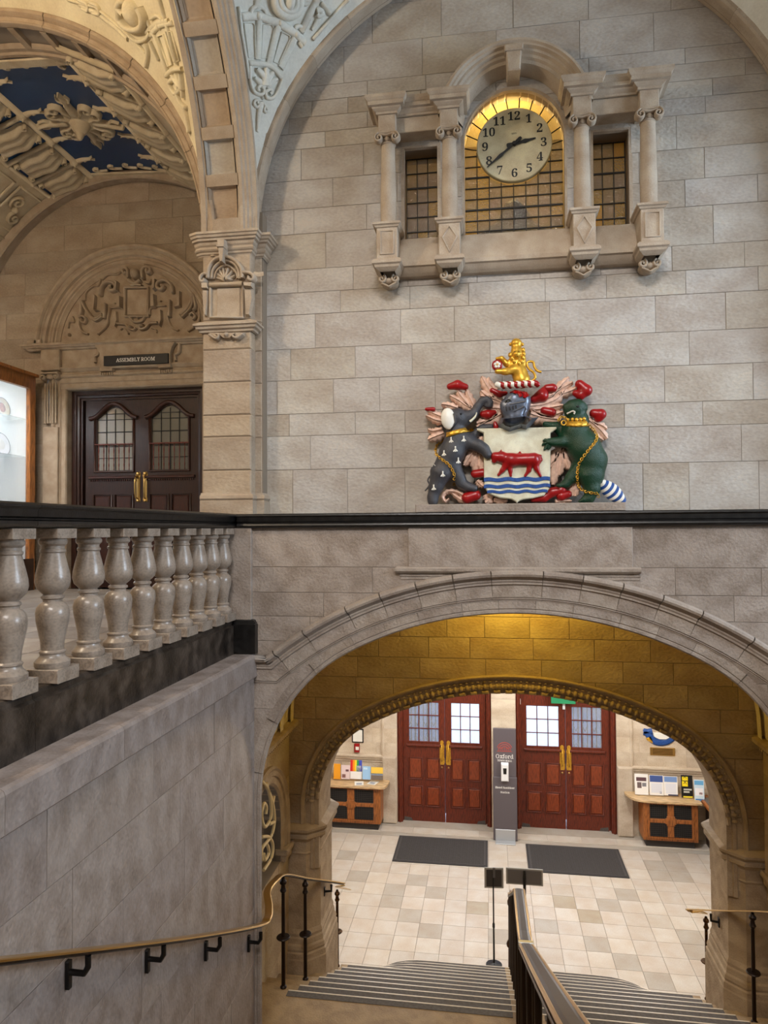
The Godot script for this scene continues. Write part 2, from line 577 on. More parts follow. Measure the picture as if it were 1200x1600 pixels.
func _ready():
	rng.seed = 20240611
	make_materials()
	# ---- camera, sky, lights, exposure
	var cam := Camera3D.new()
	cam.name = "camera"
	cam.position = Vector3(0, 5.4, 0)
	cam.rotation = Vector3(deg_to_rad(1.3825), deg_to_rad(8.5795), deg_to_rad(-0.3391))
	cam.fov = 72.43
	cam.near = 0.05; cam.far = 100.0
	add_child(cam)
	cam.current = true
	var we := WorldEnvironment.new()
	we.name = "environment"
	var env := Environment.new()
	env.background_mode = Environment.BG_SKY
	var sky := Sky.new()
	var sm := ProceduralSkyMaterial.new()
	sm.sky_top_color = Color(0.62, 0.74, 0.90); sm.sky_horizon_color = Color(0.86, 0.92, 0.98)
	sm.ground_bottom_color = Color(0.45, 0.46, 0.48); sm.ground_horizon_color = Color(0.8, 0.84, 0.88)
	sm.sky_energy_multiplier = 2.7; sm.ground_energy_multiplier = 1.5
	sky.sky_material = sm
	env.sky = sky
	env.tonemap_mode = Environment.TONE_MAPPER_LINEAR
	env.tonemap_exposure = 1.0
	env.sdfgi_enabled = true; env.ssao_enabled = true; env.ssil_enabled = true
	we.environment = env
	add_child(we)
	lights()
	shell()
	front_wall()
	parapet()
	left_pier()
	gallery()
	assembly_wall()
	stair_walls()
	stairs()
	passage()
	entrance()
	clock_window()
	clock()
	arms()
	balustrade()
	handrails()
	case_and_plates()
	hall_things()
	details()

func lights():
	# tall stair window in the wall behind the camera
	var rl := thing("stair_window", "wide mullioned clerestory window high in the wall behind the stairs", "window", Vector3(0.19, 10.35, 3.62))
	var fb := B.new()
	fb.box(Vector3(0, 0, 0.0), Vector3(3.2, 1.5, 0.03))
	var gm := mat(Color(0.9, 0.92, 0.95), 0.5)
	gm.emission_enabled = true; gm.emission = Color(0.93, 0.96, 1.0); gm.emission_energy_multiplier = 2.0
	obj("glazing", fb, gm, rl)
	var fr := B.new()
	for i in 6:
		fr.box(Vector3(-1.6 + i * 0.64, 0, -0.03), Vector3(0.06, 1.5, 0.05))
	for i in 5:
		fr.box(Vector3(0, -0.75 + i * 0.375, -0.03), Vector3(3.2, 0.06, 0.05))
	obj("glazing_bars", fr, M.dark_oak, rl)
	area_light("daylight", Vector3(0.19, 10.35, 3.52), Vector2(3.1, 1.4), Vector3(0, -0.5, -1), Color(1.0, 0.97, 0.95), 78.0)
	lamp("pendant_lamp", "white globe pendant in the left gallery vault", Vector3(-3.4, 8.3, -2.0), 0.16, Color(1.0, 0.91, 0.79), 5.0, 3.0, 1.5)
	var sw := thing("side_window", "tall daylight window in the right gallery wall", "window", Vector3(5.70, 6.9, -2.5))
	fb = B.new()
	fb.box(Vector3.ZERO, Vector3(0.03, 2.2, 2.2))
	gm = mat(Color(0.9, 0.92, 0.95), 0.5)
	gm.emission_enabled = true; gm.emission = Color(0.86, 0.93, 1.0); gm.emission_energy_multiplier = 1.5
	obj("glazing", fb, gm, sw)
	fr = B.new()
	for i in 5:
		fr.box(Vector3(-0.03, 0, -1.1 + i * 0.55), Vector3(0.05, 2.2, 0.05))
		fr.box(Vector3(-0.03, -1.1 + i * 0.55, 0), Vector3(0.05, 0.05, 2.2))
	obj("glazing_bars", fr, M.dark_oak, sw)
	area_light("side_daylight", Vector3(5.62, 6.9, -2.5), Vector2(2.1, 2.1), Vector3(-1, -0.05, 0), Color(0.84, 0.92, 1.0), 30.0)

func shell():
	# enclosing building round the stair hall (outside the frame)
	var b := B.new()
	b.box(Vector3(5.9, 5.6, -1.6), Vector3(0.3, 12.4, 11.0)); struct(obj("wall_right", b, M.wall[0]))
	b = B.new()
	b.box(Vector3(-5.75, 5.6, -1.6), Vector3(0.3, 12.4, 11.0)); struct(obj("wall_left", b, M.gallery[0]))
	b = B.new()
	b.box(Vector3(0.0, 5.6, 3.8), Vector3(12, 12.4, 0.3)); struct(obj("wall_back", b, M.wall[1]))
	b = B.new()
	b.box(Vector3(0, 10.15, -3.9), Vector3(12.2, 0.3, 6.7))
	b.box(Vector3(0, 11.75, 1.7), Vector3(12.2, 0.3, 4.6))
	b.box(Vector3(0, 10.9, -0.62), Vector3(12.2, 1.8, 0.14))
	struct(obj("ceiling", b, M.plaster))
	# gallery floor on the right and the stair head under the camera
	b = B.new()
	b.box(Vector3(3.9, GAL - 0.15, -2.4), Vector3(3.8, 0.3, 4.2))
	struct(obj("floor_gallery_right", b, M.flag[0]))
	b = B.new()
	b.box(Vector3(0.19, 3.55, 1.9), Vector3(11.6, 0.3, 3.6))
	struct(obj("floor_stair_head", b, M.flag[1]))
	# right-hand arch of the hall, mirror of the left one, plain
	b = B.new()
	var p := arc(Vector2(2.64, 7.4), 1.78, 0, 180, 36)
	var outer := PackedVector2Array([Vector2(0.70, 10.0), Vector2(4.6, 10.0), Vector2(4.6, 7.4)])
	outer.append_array(p)
	outer.append(Vector2(0.7, 7.4))
	b.xf = Transform3D(Basis(Vector3(0, 0, -1), Vector3(0, 1, 0), Vector3(1, 0, 0)), Vector3.ZERO)
	b.prism(outer, 1.96, 2.28)
	b.xf = Transform3D.IDENTITY
	b.box(Vector3(2.12, 5.9, -4.52), Vector3(0.32, 3.0, 0.2))
	b.box(Vector3(2.12, 5.9, -0.78), Vector3(0.32, 3.0, 0.2))
	struct(obj("wall_arch_right", b, M.trim))
	# rear arch of the hall behind the camera
	b = B.new()
	p = arc(Vector2(CX, 7.4), 1.74, 0, 180, 36)
	outer = PackedVector2Array([Vector2(-1.9, 10.0), Vector2(2.3, 10.0), Vector2(2.3, 7.4)])
	outer.append_array(p)
	outer.append(Vector2(-1.9, 7.4))
	b.prism(outer, -0.86, -0.55)
	struct(obj("wall_arch_rear", b, M.trim))

# a moulded square/rect frame ring in xy (open centre)
func frame_ring(b: B, x0: float, y0: float, x1: float, y1: float, prof: PackedVector2Array, z: float):
	var m := Transform3D(Basis.IDENTITY, Vector3(0, 0, z))
	b.mould(v2([x0, y0, x0, y1, x1, y1, x1, y0]), prof, m, false, true)

func front_wall():
	# ---- ashlar wall with the clock window
	var ys := [5.47, 5.805, 6.035, 6.185, 6.415, 6.63, 6.865, 7.016, 7.175, 7.42, 7.594, 7.791, 8.008, 8.117, 8.227, 8.336, 8.437, 8.689, 8.95, 9.2]
	var fx := {
		5.47: [-1.3197, -0.9408, -0.5517, 1.2352],
		5.805: [-1.1959, -0.6356, 1.0004, 1.5466],
		6.035: [-1.3431, -0.8861, -0.5487, 1.3226],
		6.185: [-1.4284, -1.0347, -0.7197, 1.0983],
		6.415: [-1.333, -0.8841, -0.4989, 0.4937, 1.2493],
		6.63: [-0.5745, 1.0494, 1.4688],
		6.865: [-0.9834, 1.2349],
		7.016: [1.155],
		7.175: [-1.084, 1.4042],
		7.42: [-1.3075],
		7.594: [-1.0333],
		7.791: [-0.8198],
		8.008: [-1.0852],
		8.227: [-1.1787, -0.9257],
		8.437: [-0.9536],
	}
	var rows := []
	for i in ys.size() - 1:
		rows.append([ys[i], ys[i + 1], joints(-1.75, 2.1, 0.34, 0.62, fx.get(ys[i], []))])
	var keep := PackedVector2Array([Vector2(-1.75, 5.4), Vector2(2.12, 5.4), Vector2(2.12, 7.42)])
	keep.append_array(arc(Vector2(CX, 7.42), 1.80, 0, 180, 40))
	keep.append(Vector2(-1.75, 7.42))
	var holes := [rect(0.18 - 0.735, 7.30, 0.18 - 0.49, 7.96), rect(0.18 + 0.49, 7.30, 0.18 + 0.735, 7.96)]
	var mid := PackedVector2Array([Vector2(0.18 - 0.335, 7.30), Vector2(0.18 + 0.335, 7.30), Vector2(0.18 + 0.335, 7.955)])
	mid.append_array(arc(Vector2(0.18, 7.955), 0.335, 3, 177, 20))
	mid.append(Vector2(0.18 - 0.335, 7.955))
	holes.append(mid)
	ashlar("wall_front", "pale ashlar wall round the clock window", rows, [keep], holes, ZC, 0.18, M.wall)
	# ---- moulded wall arch, cut into voussoirs
	var arch := MeshInstance3D.new()
	var core := B.new()
	core.mould(arc(Vector2(CX, 7.42), 1.715, 183, -3, 48), v2([0.12, 0.0, 0.12, 0.17, 0.06, 0.155, 0.004, 0.148, 0.004, 0.06]), Transform3D(Basis.IDENTITY, Vector3(0, 0, ZC)), true)
	arch.mesh = core.mesh(); arch.material_override = M.mortar
	put(arch, "trim_1", self)
	struct(arch, "moulded stone arch over the clock wall")
	var prof := v2([0.125, 0.02, 0.125, 0.175, 0.112, 0.19, 0.098, 0.19, 0.085, 0.178, 0.08, 0.182, 0.07, 0.165, 0.055, 0.165, 0.05, 0.158, 0.044, 0.163, 0.036, 0.158, 0.012, 0.158, 0.0, 0.15, -0.004, 0.13, 0.0, 0.115, 0.0, 0.07, 0.014, 0.055, 0.014, 0.02, 0.03, 0.0])
	var n := 17
	for i in n:
		var a0 := lerpf(184, -4, float(i) / n)
		var a1 := lerpf(184, -4, float(i + 1) / n)
		var b := B.new()
		b.mould(arc(Vector2(CX, 7.42), 1.715, a0 - 0.03, a1 + 0.03, 5), prof, Transform3D(Basis.IDENTITY, Vector3(0, 0, ZC)), true, false, false)
		obj("voussoir", b, M.trim if i % 3 else M.trim2, arch)
	# ---- white plaster vault of the hall
	var v := sail("ceiling_vault", "white moulded plaster vault of the stair hall", Vector3(CX, 7.4, -2.64), 2.52, -1.53, 1.92, -4.45, -0.83, M.plaster)
	plaster_white(v)

func sail(called: String, label: String, c: Vector3, r: float, x0: float, x1: float, z0: float, z1: float, m: Material) -> MeshInstance3D:
	var b := B.new()
	b.soft()
	var rows := []
	var n := 44
	for i in n + 1:
		var row := PackedVector3Array()
		for j in n + 1:
			var x := lerpf(x0, x1, float(j) / n)
			var z := lerpf(z0, z1, float(i) / n)
			var d := Vector2(x - c.x, z - c.z).length()
			row.append(Vector3(x, c.y + sqrt(maxf(0.0, r * r - d * d)), z))
		rows.append(row)
	b.grid(rows)
	var o := obj(called, b, m)
	struct(o, label)
	return o

func on_sphere(c: Vector3, r: float) -> Callable:
	return func(p: Vector3) -> Vector3:
		var a := deg_to_rad(p.x)
		var e := deg_to_rad(p.y)
		return c + Vector3(cos(a) * cos(e), sin(e), sin(a) * cos(e)) * (r - p.z)

# relief pieces: [kind, points, width, height]
func relief(parent: Node, m: Material, f: Callable, items: Array, fat := 1.0):
	for it in items:
		var b := B.new()
		var pts: PackedVector2Array = it[1]
		match it[0]:
			"line": b.ribbon(bez(pts, 5) if it.size() > 5 else pts, it[2] * fat, it[3], f)
			"loop": b.ribbon(pts, it[2], it[3], f, 0.0, true)
			"taper":
				var q := bez(pts, 6)
				var w := []
				for i in q.size():
					w.append(it[2] * fat * (1.0 - 0.75 * i / (q.size() - 1)))
				b.ribbon(q, w, it[3], f)
			"knob":
				var c := pts[0]
				b.soft()
				var rows := []
				for i in 5:
					var a := PI * 0.5 * i / 4
					var row := PackedVector3Array()
					for j in 12:
						var t := TAU * j / 12
						row.append(f.call(Vector3(c.x + cos(t) * it[2] * cos(a), c.y + sin(t) * it[2] * cos(a) * (it[5] if it.size() > 5 else 1.0), it[3] * sin(a))))
					rows.append(row)
				b.grid(rows, true)
			"plate":
				plate(b, pts, it[3], f, it[2])
		obj(it[4], b, m, parent)

# flat raised plate with bevelled rim on a mapped surface
func plate(b: B, pts: PackedVector2Array, h: float, f: Callable, bev: float):
	b.flat()
	var q := pts
	if not Geometry2D.is_polygon_clockwise(q):
		q = q.duplicate(); q.reverse()
	var inn := B.inset(q, bev)
	var ix := Geometry2D.triangulate_polygon(inn)
	for i in range(0, ix.size(), 3):
		b.tri(f.call(Vector3(inn[ix[i]].x, inn[ix[i]].y, h)), f.call(Vector3(inn[ix[i + 1]].x, inn[ix[i + 1]].y, h)), f.call(Vector3(inn[ix[i + 2]].x, inn[ix[i + 2]].y, h)))
	for i in q.size():
		var k := (i + 1) % q.size()
		b.quad(f.call(Vector3(q[i].x, q[i].y, 0)), f.call(Vector3(inn[i].x, inn[i].y, h)), f.call(Vector3(inn[k].x, inn[k].y, h)), f.call(Vector3(q[k].x, q[k].y, 0)))

func plaster_white(v: Node):
	var f := on_sphere(Vector3(CX, 7.4, -2.64), 2.52)
	var w := 0.28
	relief(v, M.plaster, f, [
		["taper", v2([-133.7839, 18.7149, -133.9344, 16.9106, -133.9326, 14.5317]), 0.45, 0.02, "leaf_spike"],
		["line", v2([-133.5212, 18.7934, -133.9919, 18.2877, -134.4726, 17.8499, -134.9614, 18.0645, -134.8644, 18.6036, -134.4287, 18.7378, -134.3627, 18.3213]), 0.16, 0.02, "scroll", 1],
		["line", v2([-133.5212, 18.7934, -133.1055, 18.478, -132.5615, 17.9015, -132.9801, 17.6333, -133.1824, 18.0156, -132.9964, 18.3634, -132.7118, 18.2994]), 0.16, 0.02, "scroll", 1],
		["line", v2([-136.5459, 22.6959, -136.0872, 20.8721, -135.2337, 19.7163, -134.0291, 19.6571, -133.5967, 20.3655, -134.2314, 20.8187, -134.6953, 20.3163, -134.3734, 20.0567]), 0.2, 0.025, "scroll", 1],
		["line", v2([-130.8397, 22.6733, -131.1686, 21.3596, -131.8601, 19.9323, -132.9076, 19.5571, -133.2861, 20.1699, -132.7401, 20.7645, -132.2397, 20.5492, -132.5467, 20.1706]), 0.2, 0.025, "scroll", 1],
		["taper", v2([-133.3763, 21.0072, -133.9186, 22.1279, -135.3315, 22.6732]), 0.75, 0.03, "shell_petal"],
		["taper", v2([-133.3763, 21.0072, -133.5664, 22.2356, -133.9678, 23.3151]), 0.75, 0.035, "shell_petal"],
		["taper", v2([-133.3763, 21.0072, -133.1879, 22.2077, -132.5205, 23.117]), 0.75, 0.03, "shell_petal"],
		["taper", v2([-133.4169, 20.9232, -134.4933, 21.238, -135.4686, 21.4985]), 0.6, 0.025, "shell_petal"],
		["taper", v2([-133.3289, 20.9496, -132.5567, 21.8241, -131.6552, 22.5146]), 0.6, 0.025, "shell_petal"],
		["knob", v2([-133.6498, 19.366]), 0.25, 0.02, "bead"],
		["line", v2([-136.8034, 23.0289, -133.8736, 23.766, -132.3332, 23.5968, -130.8522, 22.7414]), w, 0.022, "strap", 1],
		["line", v2([-139.2995, 28.0116, -136.719, 29.0647, -135.0188, 29.2325, -132.9258, 29.4226, -131.1121, 29.216, -129.4755, 28.9239, -127.7782, 28.3402]), 0.42, 0.022, "strap", 1],
		["line", v2([-136.3142, 28.6677, -135.3196, 23.938]), 0.4, 0.02, "strap"],
		["line", v2([-132.9326, 29.0832, -133.3568, 23.9949]), 0.4, 0.02, "strap"],
		["line", v2([-129.735, 28.3741, -131.2889, 24.0404]), 0.4, 0.02, "strap"],
		["line", v2([-140.0945, 29.0406, -138.8183, 26.3076, -137.2354, 23.3001, -136.3118, 21.0825]), 0.2, 0.02, "strap"],
		["line", v2([-137.2692, 30.8607, -136.8463, 29.8194]), 0.5, 0.02, "strap"],
		["line", v2([-128.8165, 29.4416, -127.3533, 33.0442, -126.7123, 34.3887]), 0.4, 0.02, "strap"],
		["line", v2([-126.5679, 29.0546, -122.9909, 33.3863, -121.3878, 35.1658]), 0.2, 0.02, "strap"],
		["line", v2([-126.1256, 33.742, -124.2577, 32.7789]), 0.25, 0.02, "strap"],
		["line", v2([-128.8972, 28.1185, -128.2152, 27.6751]), 0.22, 0.02, "strap"],
		["loop", v2([-138.6745, 27.5047, -137.2821, 27.9995, -136.8462, 27.8141, -135.7798, 24.0664, -136.9467, 23.6764]), 0.09, 0.014, "panel_bead"],
		["loop", v2([-135.5413, 28.3215, -134.1338, 28.8447, -133.553, 28.4864, -133.6885, 24.663, -134.8359, 24.3026]), 0.09, 0.014, "panel_bead"],
		["loop", v2([-132.105, 28.5187, -130.7244, 28.4413, -130.5256, 28.0179, -131.7546, 24.4708, -132.7019, 24.4731]), 0.09, 0.014, "panel_bead"],
		["knob", v2([-136.5779, 29.1131]), 0.62, 0.035, "boss"],
		["knob", v2([-132.7351, 29.4402]), 0.5, 0.035, "boss"],
		["knob", v2([-129.5306, 28.9089]), 0.5, 0.035, "boss"],
		["line", v2([-137.8076, 28.8183, -137.8316, 29.5406, -136.9563, 30.1787, -135.8899, 30.2112, -135.3723, 29.785]), 0.22, 0.02, "strap", 1],
		["line", v2([-130.0148, 29.5252, -129.5428, 29.9935, -128.7565, 30.0012, -128.447, 29.5388]), 0.22, 0.02, "strap", 1],
		["knob", v2([-135.8848, 26.266]), 0.18, 0.014, "bead"],
		["knob", v2([-132.9895, 26.6929]), 0.18, 0.014, "bead"],
		["knob", v2([-130.5469, 26.2423]), 0.18, 0.014, "bead"],
		["knob", v2([-127.9925, 32.0573]), 0.18, 0.014, "bead"],
		["knob", v2([-138.1655, 28.3973]), 0.18, 0.014, "bead"],
		["knob", v2([-134.5738, 29.2424]), 0.18, 0.014, "bead"],
		["knob", v2([-131.0209, 29.2421]), 0.18, 0.014, "bead"],
		["line", v2([-126.8419, 32.6404, -126.2903, 32.8414, -125.6236, 32.6004, -126.3015, 32.1047, -126.6493, 32.2877]), 0.3, 0.03, "flower", 1],
		["taper", v2([-126.049, 31.8972, -127.022, 30.1739]), 0.4, 0.02, "pendant_leaf"],
		["knob", v2([-132.0595, 32.2827]), 1.1, 0.09, "mask", 1.25],
		["line", v2([-134.6661, 32, -134.0992, 31.1272, -133.0709, 30.6512, -131.5099, 30.7177, -130.3255, 31.457, -129.977, 32.3516, -130.2618, 33.3272]), 0.5, 0.05, "mask_hair", 1],
		["line", v2([-133.8512, 32.2602, -133.3205, 31.5038, -132.4315, 31.1784, -131.2982, 31.3799, -130.7185, 32.1437, -131.0056, 33.1166]), 0.4, 0.06, "mask_hair", 1],
		["line", v2([-130.4081, 31.033, -129.8611, 32.6482, -128.9446, 32.9627, -128.5867, 33.1235]), 0.25, 0.03, "leaf_spray", 1],
	], 1.4)

func parapet():
	# ---- parapet wall over the stair arch
	var y1: float = 5.1567
	var y2: float = 4.9921
	var y3: float = 4.8379
	var top := 5.41
	var rows := [
		[y1, top, [-1.56, -0.5095, 0.8506, 1.75, 2.3]],
		[y2, y1, [-1.56, -0.7406, 0.1, 0.62, 1.0936, 1.5765, 2.3]],
		[y3, y2, [-1.56, -1.0602, 0.0, 0.7, 1.4219, 2.3]],
		[y3 - 0.16, y3, [-1.56, -1.15, 1.0, 1.62, 2.3]],
		[y3 - 0.36, y3 - 0.16, [-1.56, -1.1, 1.4, 2.3]],
		[y3 - 0.6, y3 - 0.36, [-1.56, 1.6, 2.3]],
		[y3 - 1.0, y3 - 0.6, [-1.56, 1.6, 2.3]],
		[LAND - 0.1, y3 - 1.0, [-1.56, 1.6, 2.3]],
	]
	var path := haunched(Vector2(0.163, 2.57), 2.30, 1.085, 1.645, LAND)
	var hole := offset_path(path, 0.08)
	ashlar("wall_front_lower", "weathered stone parapet wall pierced by the wide stair arch", rows, [], [hole], ZW, 0.06, M.parapet)
	# projecting centre panel and its ledge
	var w := B.new()
	w.box(Vector3(0.5 * (-0.5095 + 0.8506), 0.5 * (y1 + top), ZW), Vector3(0.8506 - -0.5095, top - y1 - 0.002, 0.03), 0.004)
	var pn := obj("trim_2", w, M.parapet[2])
	struct(pn, "projecting centre panel of the parapet")
	w = B.new()
	w.mould(v2([-0.5513, ZW, -0.5513, ZW + 0.0001, 0.8928, ZW + 0.0001]), v2([0.0, y1 + 0.004, 0.03, y1 + 0.004, 0.042, y1 - 0.006, 0.042, y1 - 0.022, 0.03, y1 - 0.034, 0.012, y1 - 0.036, 0.012, y1 - 0.055, 0.006, y1 - 0.058, 0.006, y1 - 0.075, 0.0, y1 - 0.08]).duplicate(), XZ)
	obj("ledge", w, M.parch, pn)
	# ---- archivolt in voussoirs
	var arch := MeshInstance3D.new()
	var core := B.new()
	# inner edge band follows the whole opening; the mouldings stop on level returns at the impost
	var iy := 4.40
	var rb := 2.385
	var ax := sqrt(rb * rb - pow(iy - 2.57, 2))
	var a_end := rad_to_deg(atan2(iy - 2.57, -ax))
	var mp := PackedVector2Array([Vector2(-1.56, iy), Vector2(0.163 - ax, iy)])
	mp.append_array(arc(Vector2(0.163, 2.57), rb, a_end - 1.0, 181.0 - a_end, 44))
	mp.append_array(PackedVector2Array([Vector2(0.163 + ax, iy), Vector2(1.93, iy)]))
	core.mould(path, v2([0.09, -0.006, 0.003, -0.02, 0.01, -0.04]), Transform3D(Basis.IDENTITY, Vector3(0, 0, ZW)), true, false, false)
	core.mould(mp, v2([0.18, -0.01, 0.18, 0.03, 0.12, 0.005, 0.01, 0.0]), Transform3D(Basis.IDENTITY, Vector3(0, 0, ZW)), true, false, false)
	arch.mesh = core.mesh(); arch.material_override = M.mortar
	put(arch, "trim_3", self)
	struct(arch, "moulded stone archivolt of the stair arch")
	var edge := v2([0.086, -0.01, 0.086, 0.0, 0.034, 0.0, 0.03, -0.006, 0.024, -0.002, 0.008, -0.002, 0.0, -0.012, 0.004, -0.03, 0.4, -0.45])
	var band := v2([0.188, -0.01, 0.188, 0.04, 0.177, 0.056, 0.163, 0.06, 0.149, 0.054, 0.141, 0.04, 0.129, 0.022, 0.12, 0.026, 0.111, 0.02, 0.101, 0.024, 0.093, 0.012, 0.020, 0.012, 0.016, 0.004, 0.010, 0.01, 0.005, 0.003, 0.0, 0.003, 0.0, -0.01])
	for pc in [[path, edge, 17], [mp, band, 15]]:
		var src: PackedVector2Array = pc[0]
		var m := src.size() - 1
		for i in pc[2]:
			var a := int(round(float(m) * i / pc[2]))
			var z := int(round(float(m) * (i + 1) / pc[2]))
			var sub := src.slice(a, z + 1)
			sub[0] = sub[0].lerp(sub[1], 0.012)
			sub[-1] = sub[-1].lerp(sub[-2], 0.012)
			var b := B.new()
			b.mould(sub, pc[1], Transform3D(Basis.IDENTITY, Vector3(0, 0, ZW)), true, false, false)
			obj("voussoir", b, M.parch if i % 2 else M.parapet[4], arch)
	# ---- black marble rail along the wall
	w = B.new()
	w.mould(v2([-1.63, -4.36, 2.4, -4.36]), rail_profile(), XZ)
	var r := obj("trim_4", w, M.black)
	struct(r, "black marble rail along the parapet top")
	# joints of the rail: a second length of marble
	w = B.new()
	w.box(Vector3(0.5 * (-0.4642 + 0.8184), 0.5 * (5.50 + 5.5531), -4.50), Vector3(0.8184 - -0.4642, 5.5531 - 5.50, 0.2), 0.006)
	struct(obj("trim_5", w, M.parapet[0]), "stone ledge under the coat of arms")

func rail_profile() -> PackedVector2Array:
	# out towards the viewer, y: two tiers of black marble
	return v2([-0.2, 5.502, 0.0, 5.502, 0.008, 5.496, 0.01, 5.488, 0.004, 5.484, 0.0, 5.478, -0.002, 5.452, -0.012, 5.446, -0.012, 5.442, -0.004, 5.436, 0.0, 5.425, -0.004, 5.414, -0.014, 5.409, -0.2, 5.409])

# three-centred arch: crown arc, two haunch arcs, vertical jambs
func haunched(c: Vector2, r: float, rho: float, half: float, foot: float) -> PackedVector2Array:
	var s := (half - rho) / (r - rho)
	var th := asin(s)
	var hc := c + Vector2(-(r - rho) * s, (r - rho) * cos(th))
	var p := PackedVector2Array()
	p.append(Vector2(c.x - half, foot))
	p.append(Vector2(c.x - half, lerpf(foot, hc.y, 0.5)))
	var n := 14
	for i in n:
		p.append(hc + Vector2.from_angle(lerpf(PI, PI / 2 + th, float(i) / n)) * rho)
	for i in 41:
		p.append(c + Vector2.from_angle(lerpf(PI / 2 + th, PI / 2 - th, i / 40.0)) * r)
	hc.x = 2 * c.x - hc.x
	for i in range(1, n + 1):
		p.append(hc + Vector2.from_angle(lerpf(PI / 2 - th, 0, float(i) / n)) * rho)
	p.append(Vector2(c.x + half, lerpf(foot, hc.y, 0.5)))
	p.append(Vector2(c.x + half, foot))
	return p

func offset_path(p: PackedVector2Array, d: float) -> PackedVector2Array:
	var out := PackedVector2Array()
	var n := p.size()
	for i in n:
		var t := (p[mini(i + 1, n - 1)] - p[maxi(i - 1, 0)]).normalized()
		out.append(p[i] + Vector2(-t.y, t.x) * d)
	return out

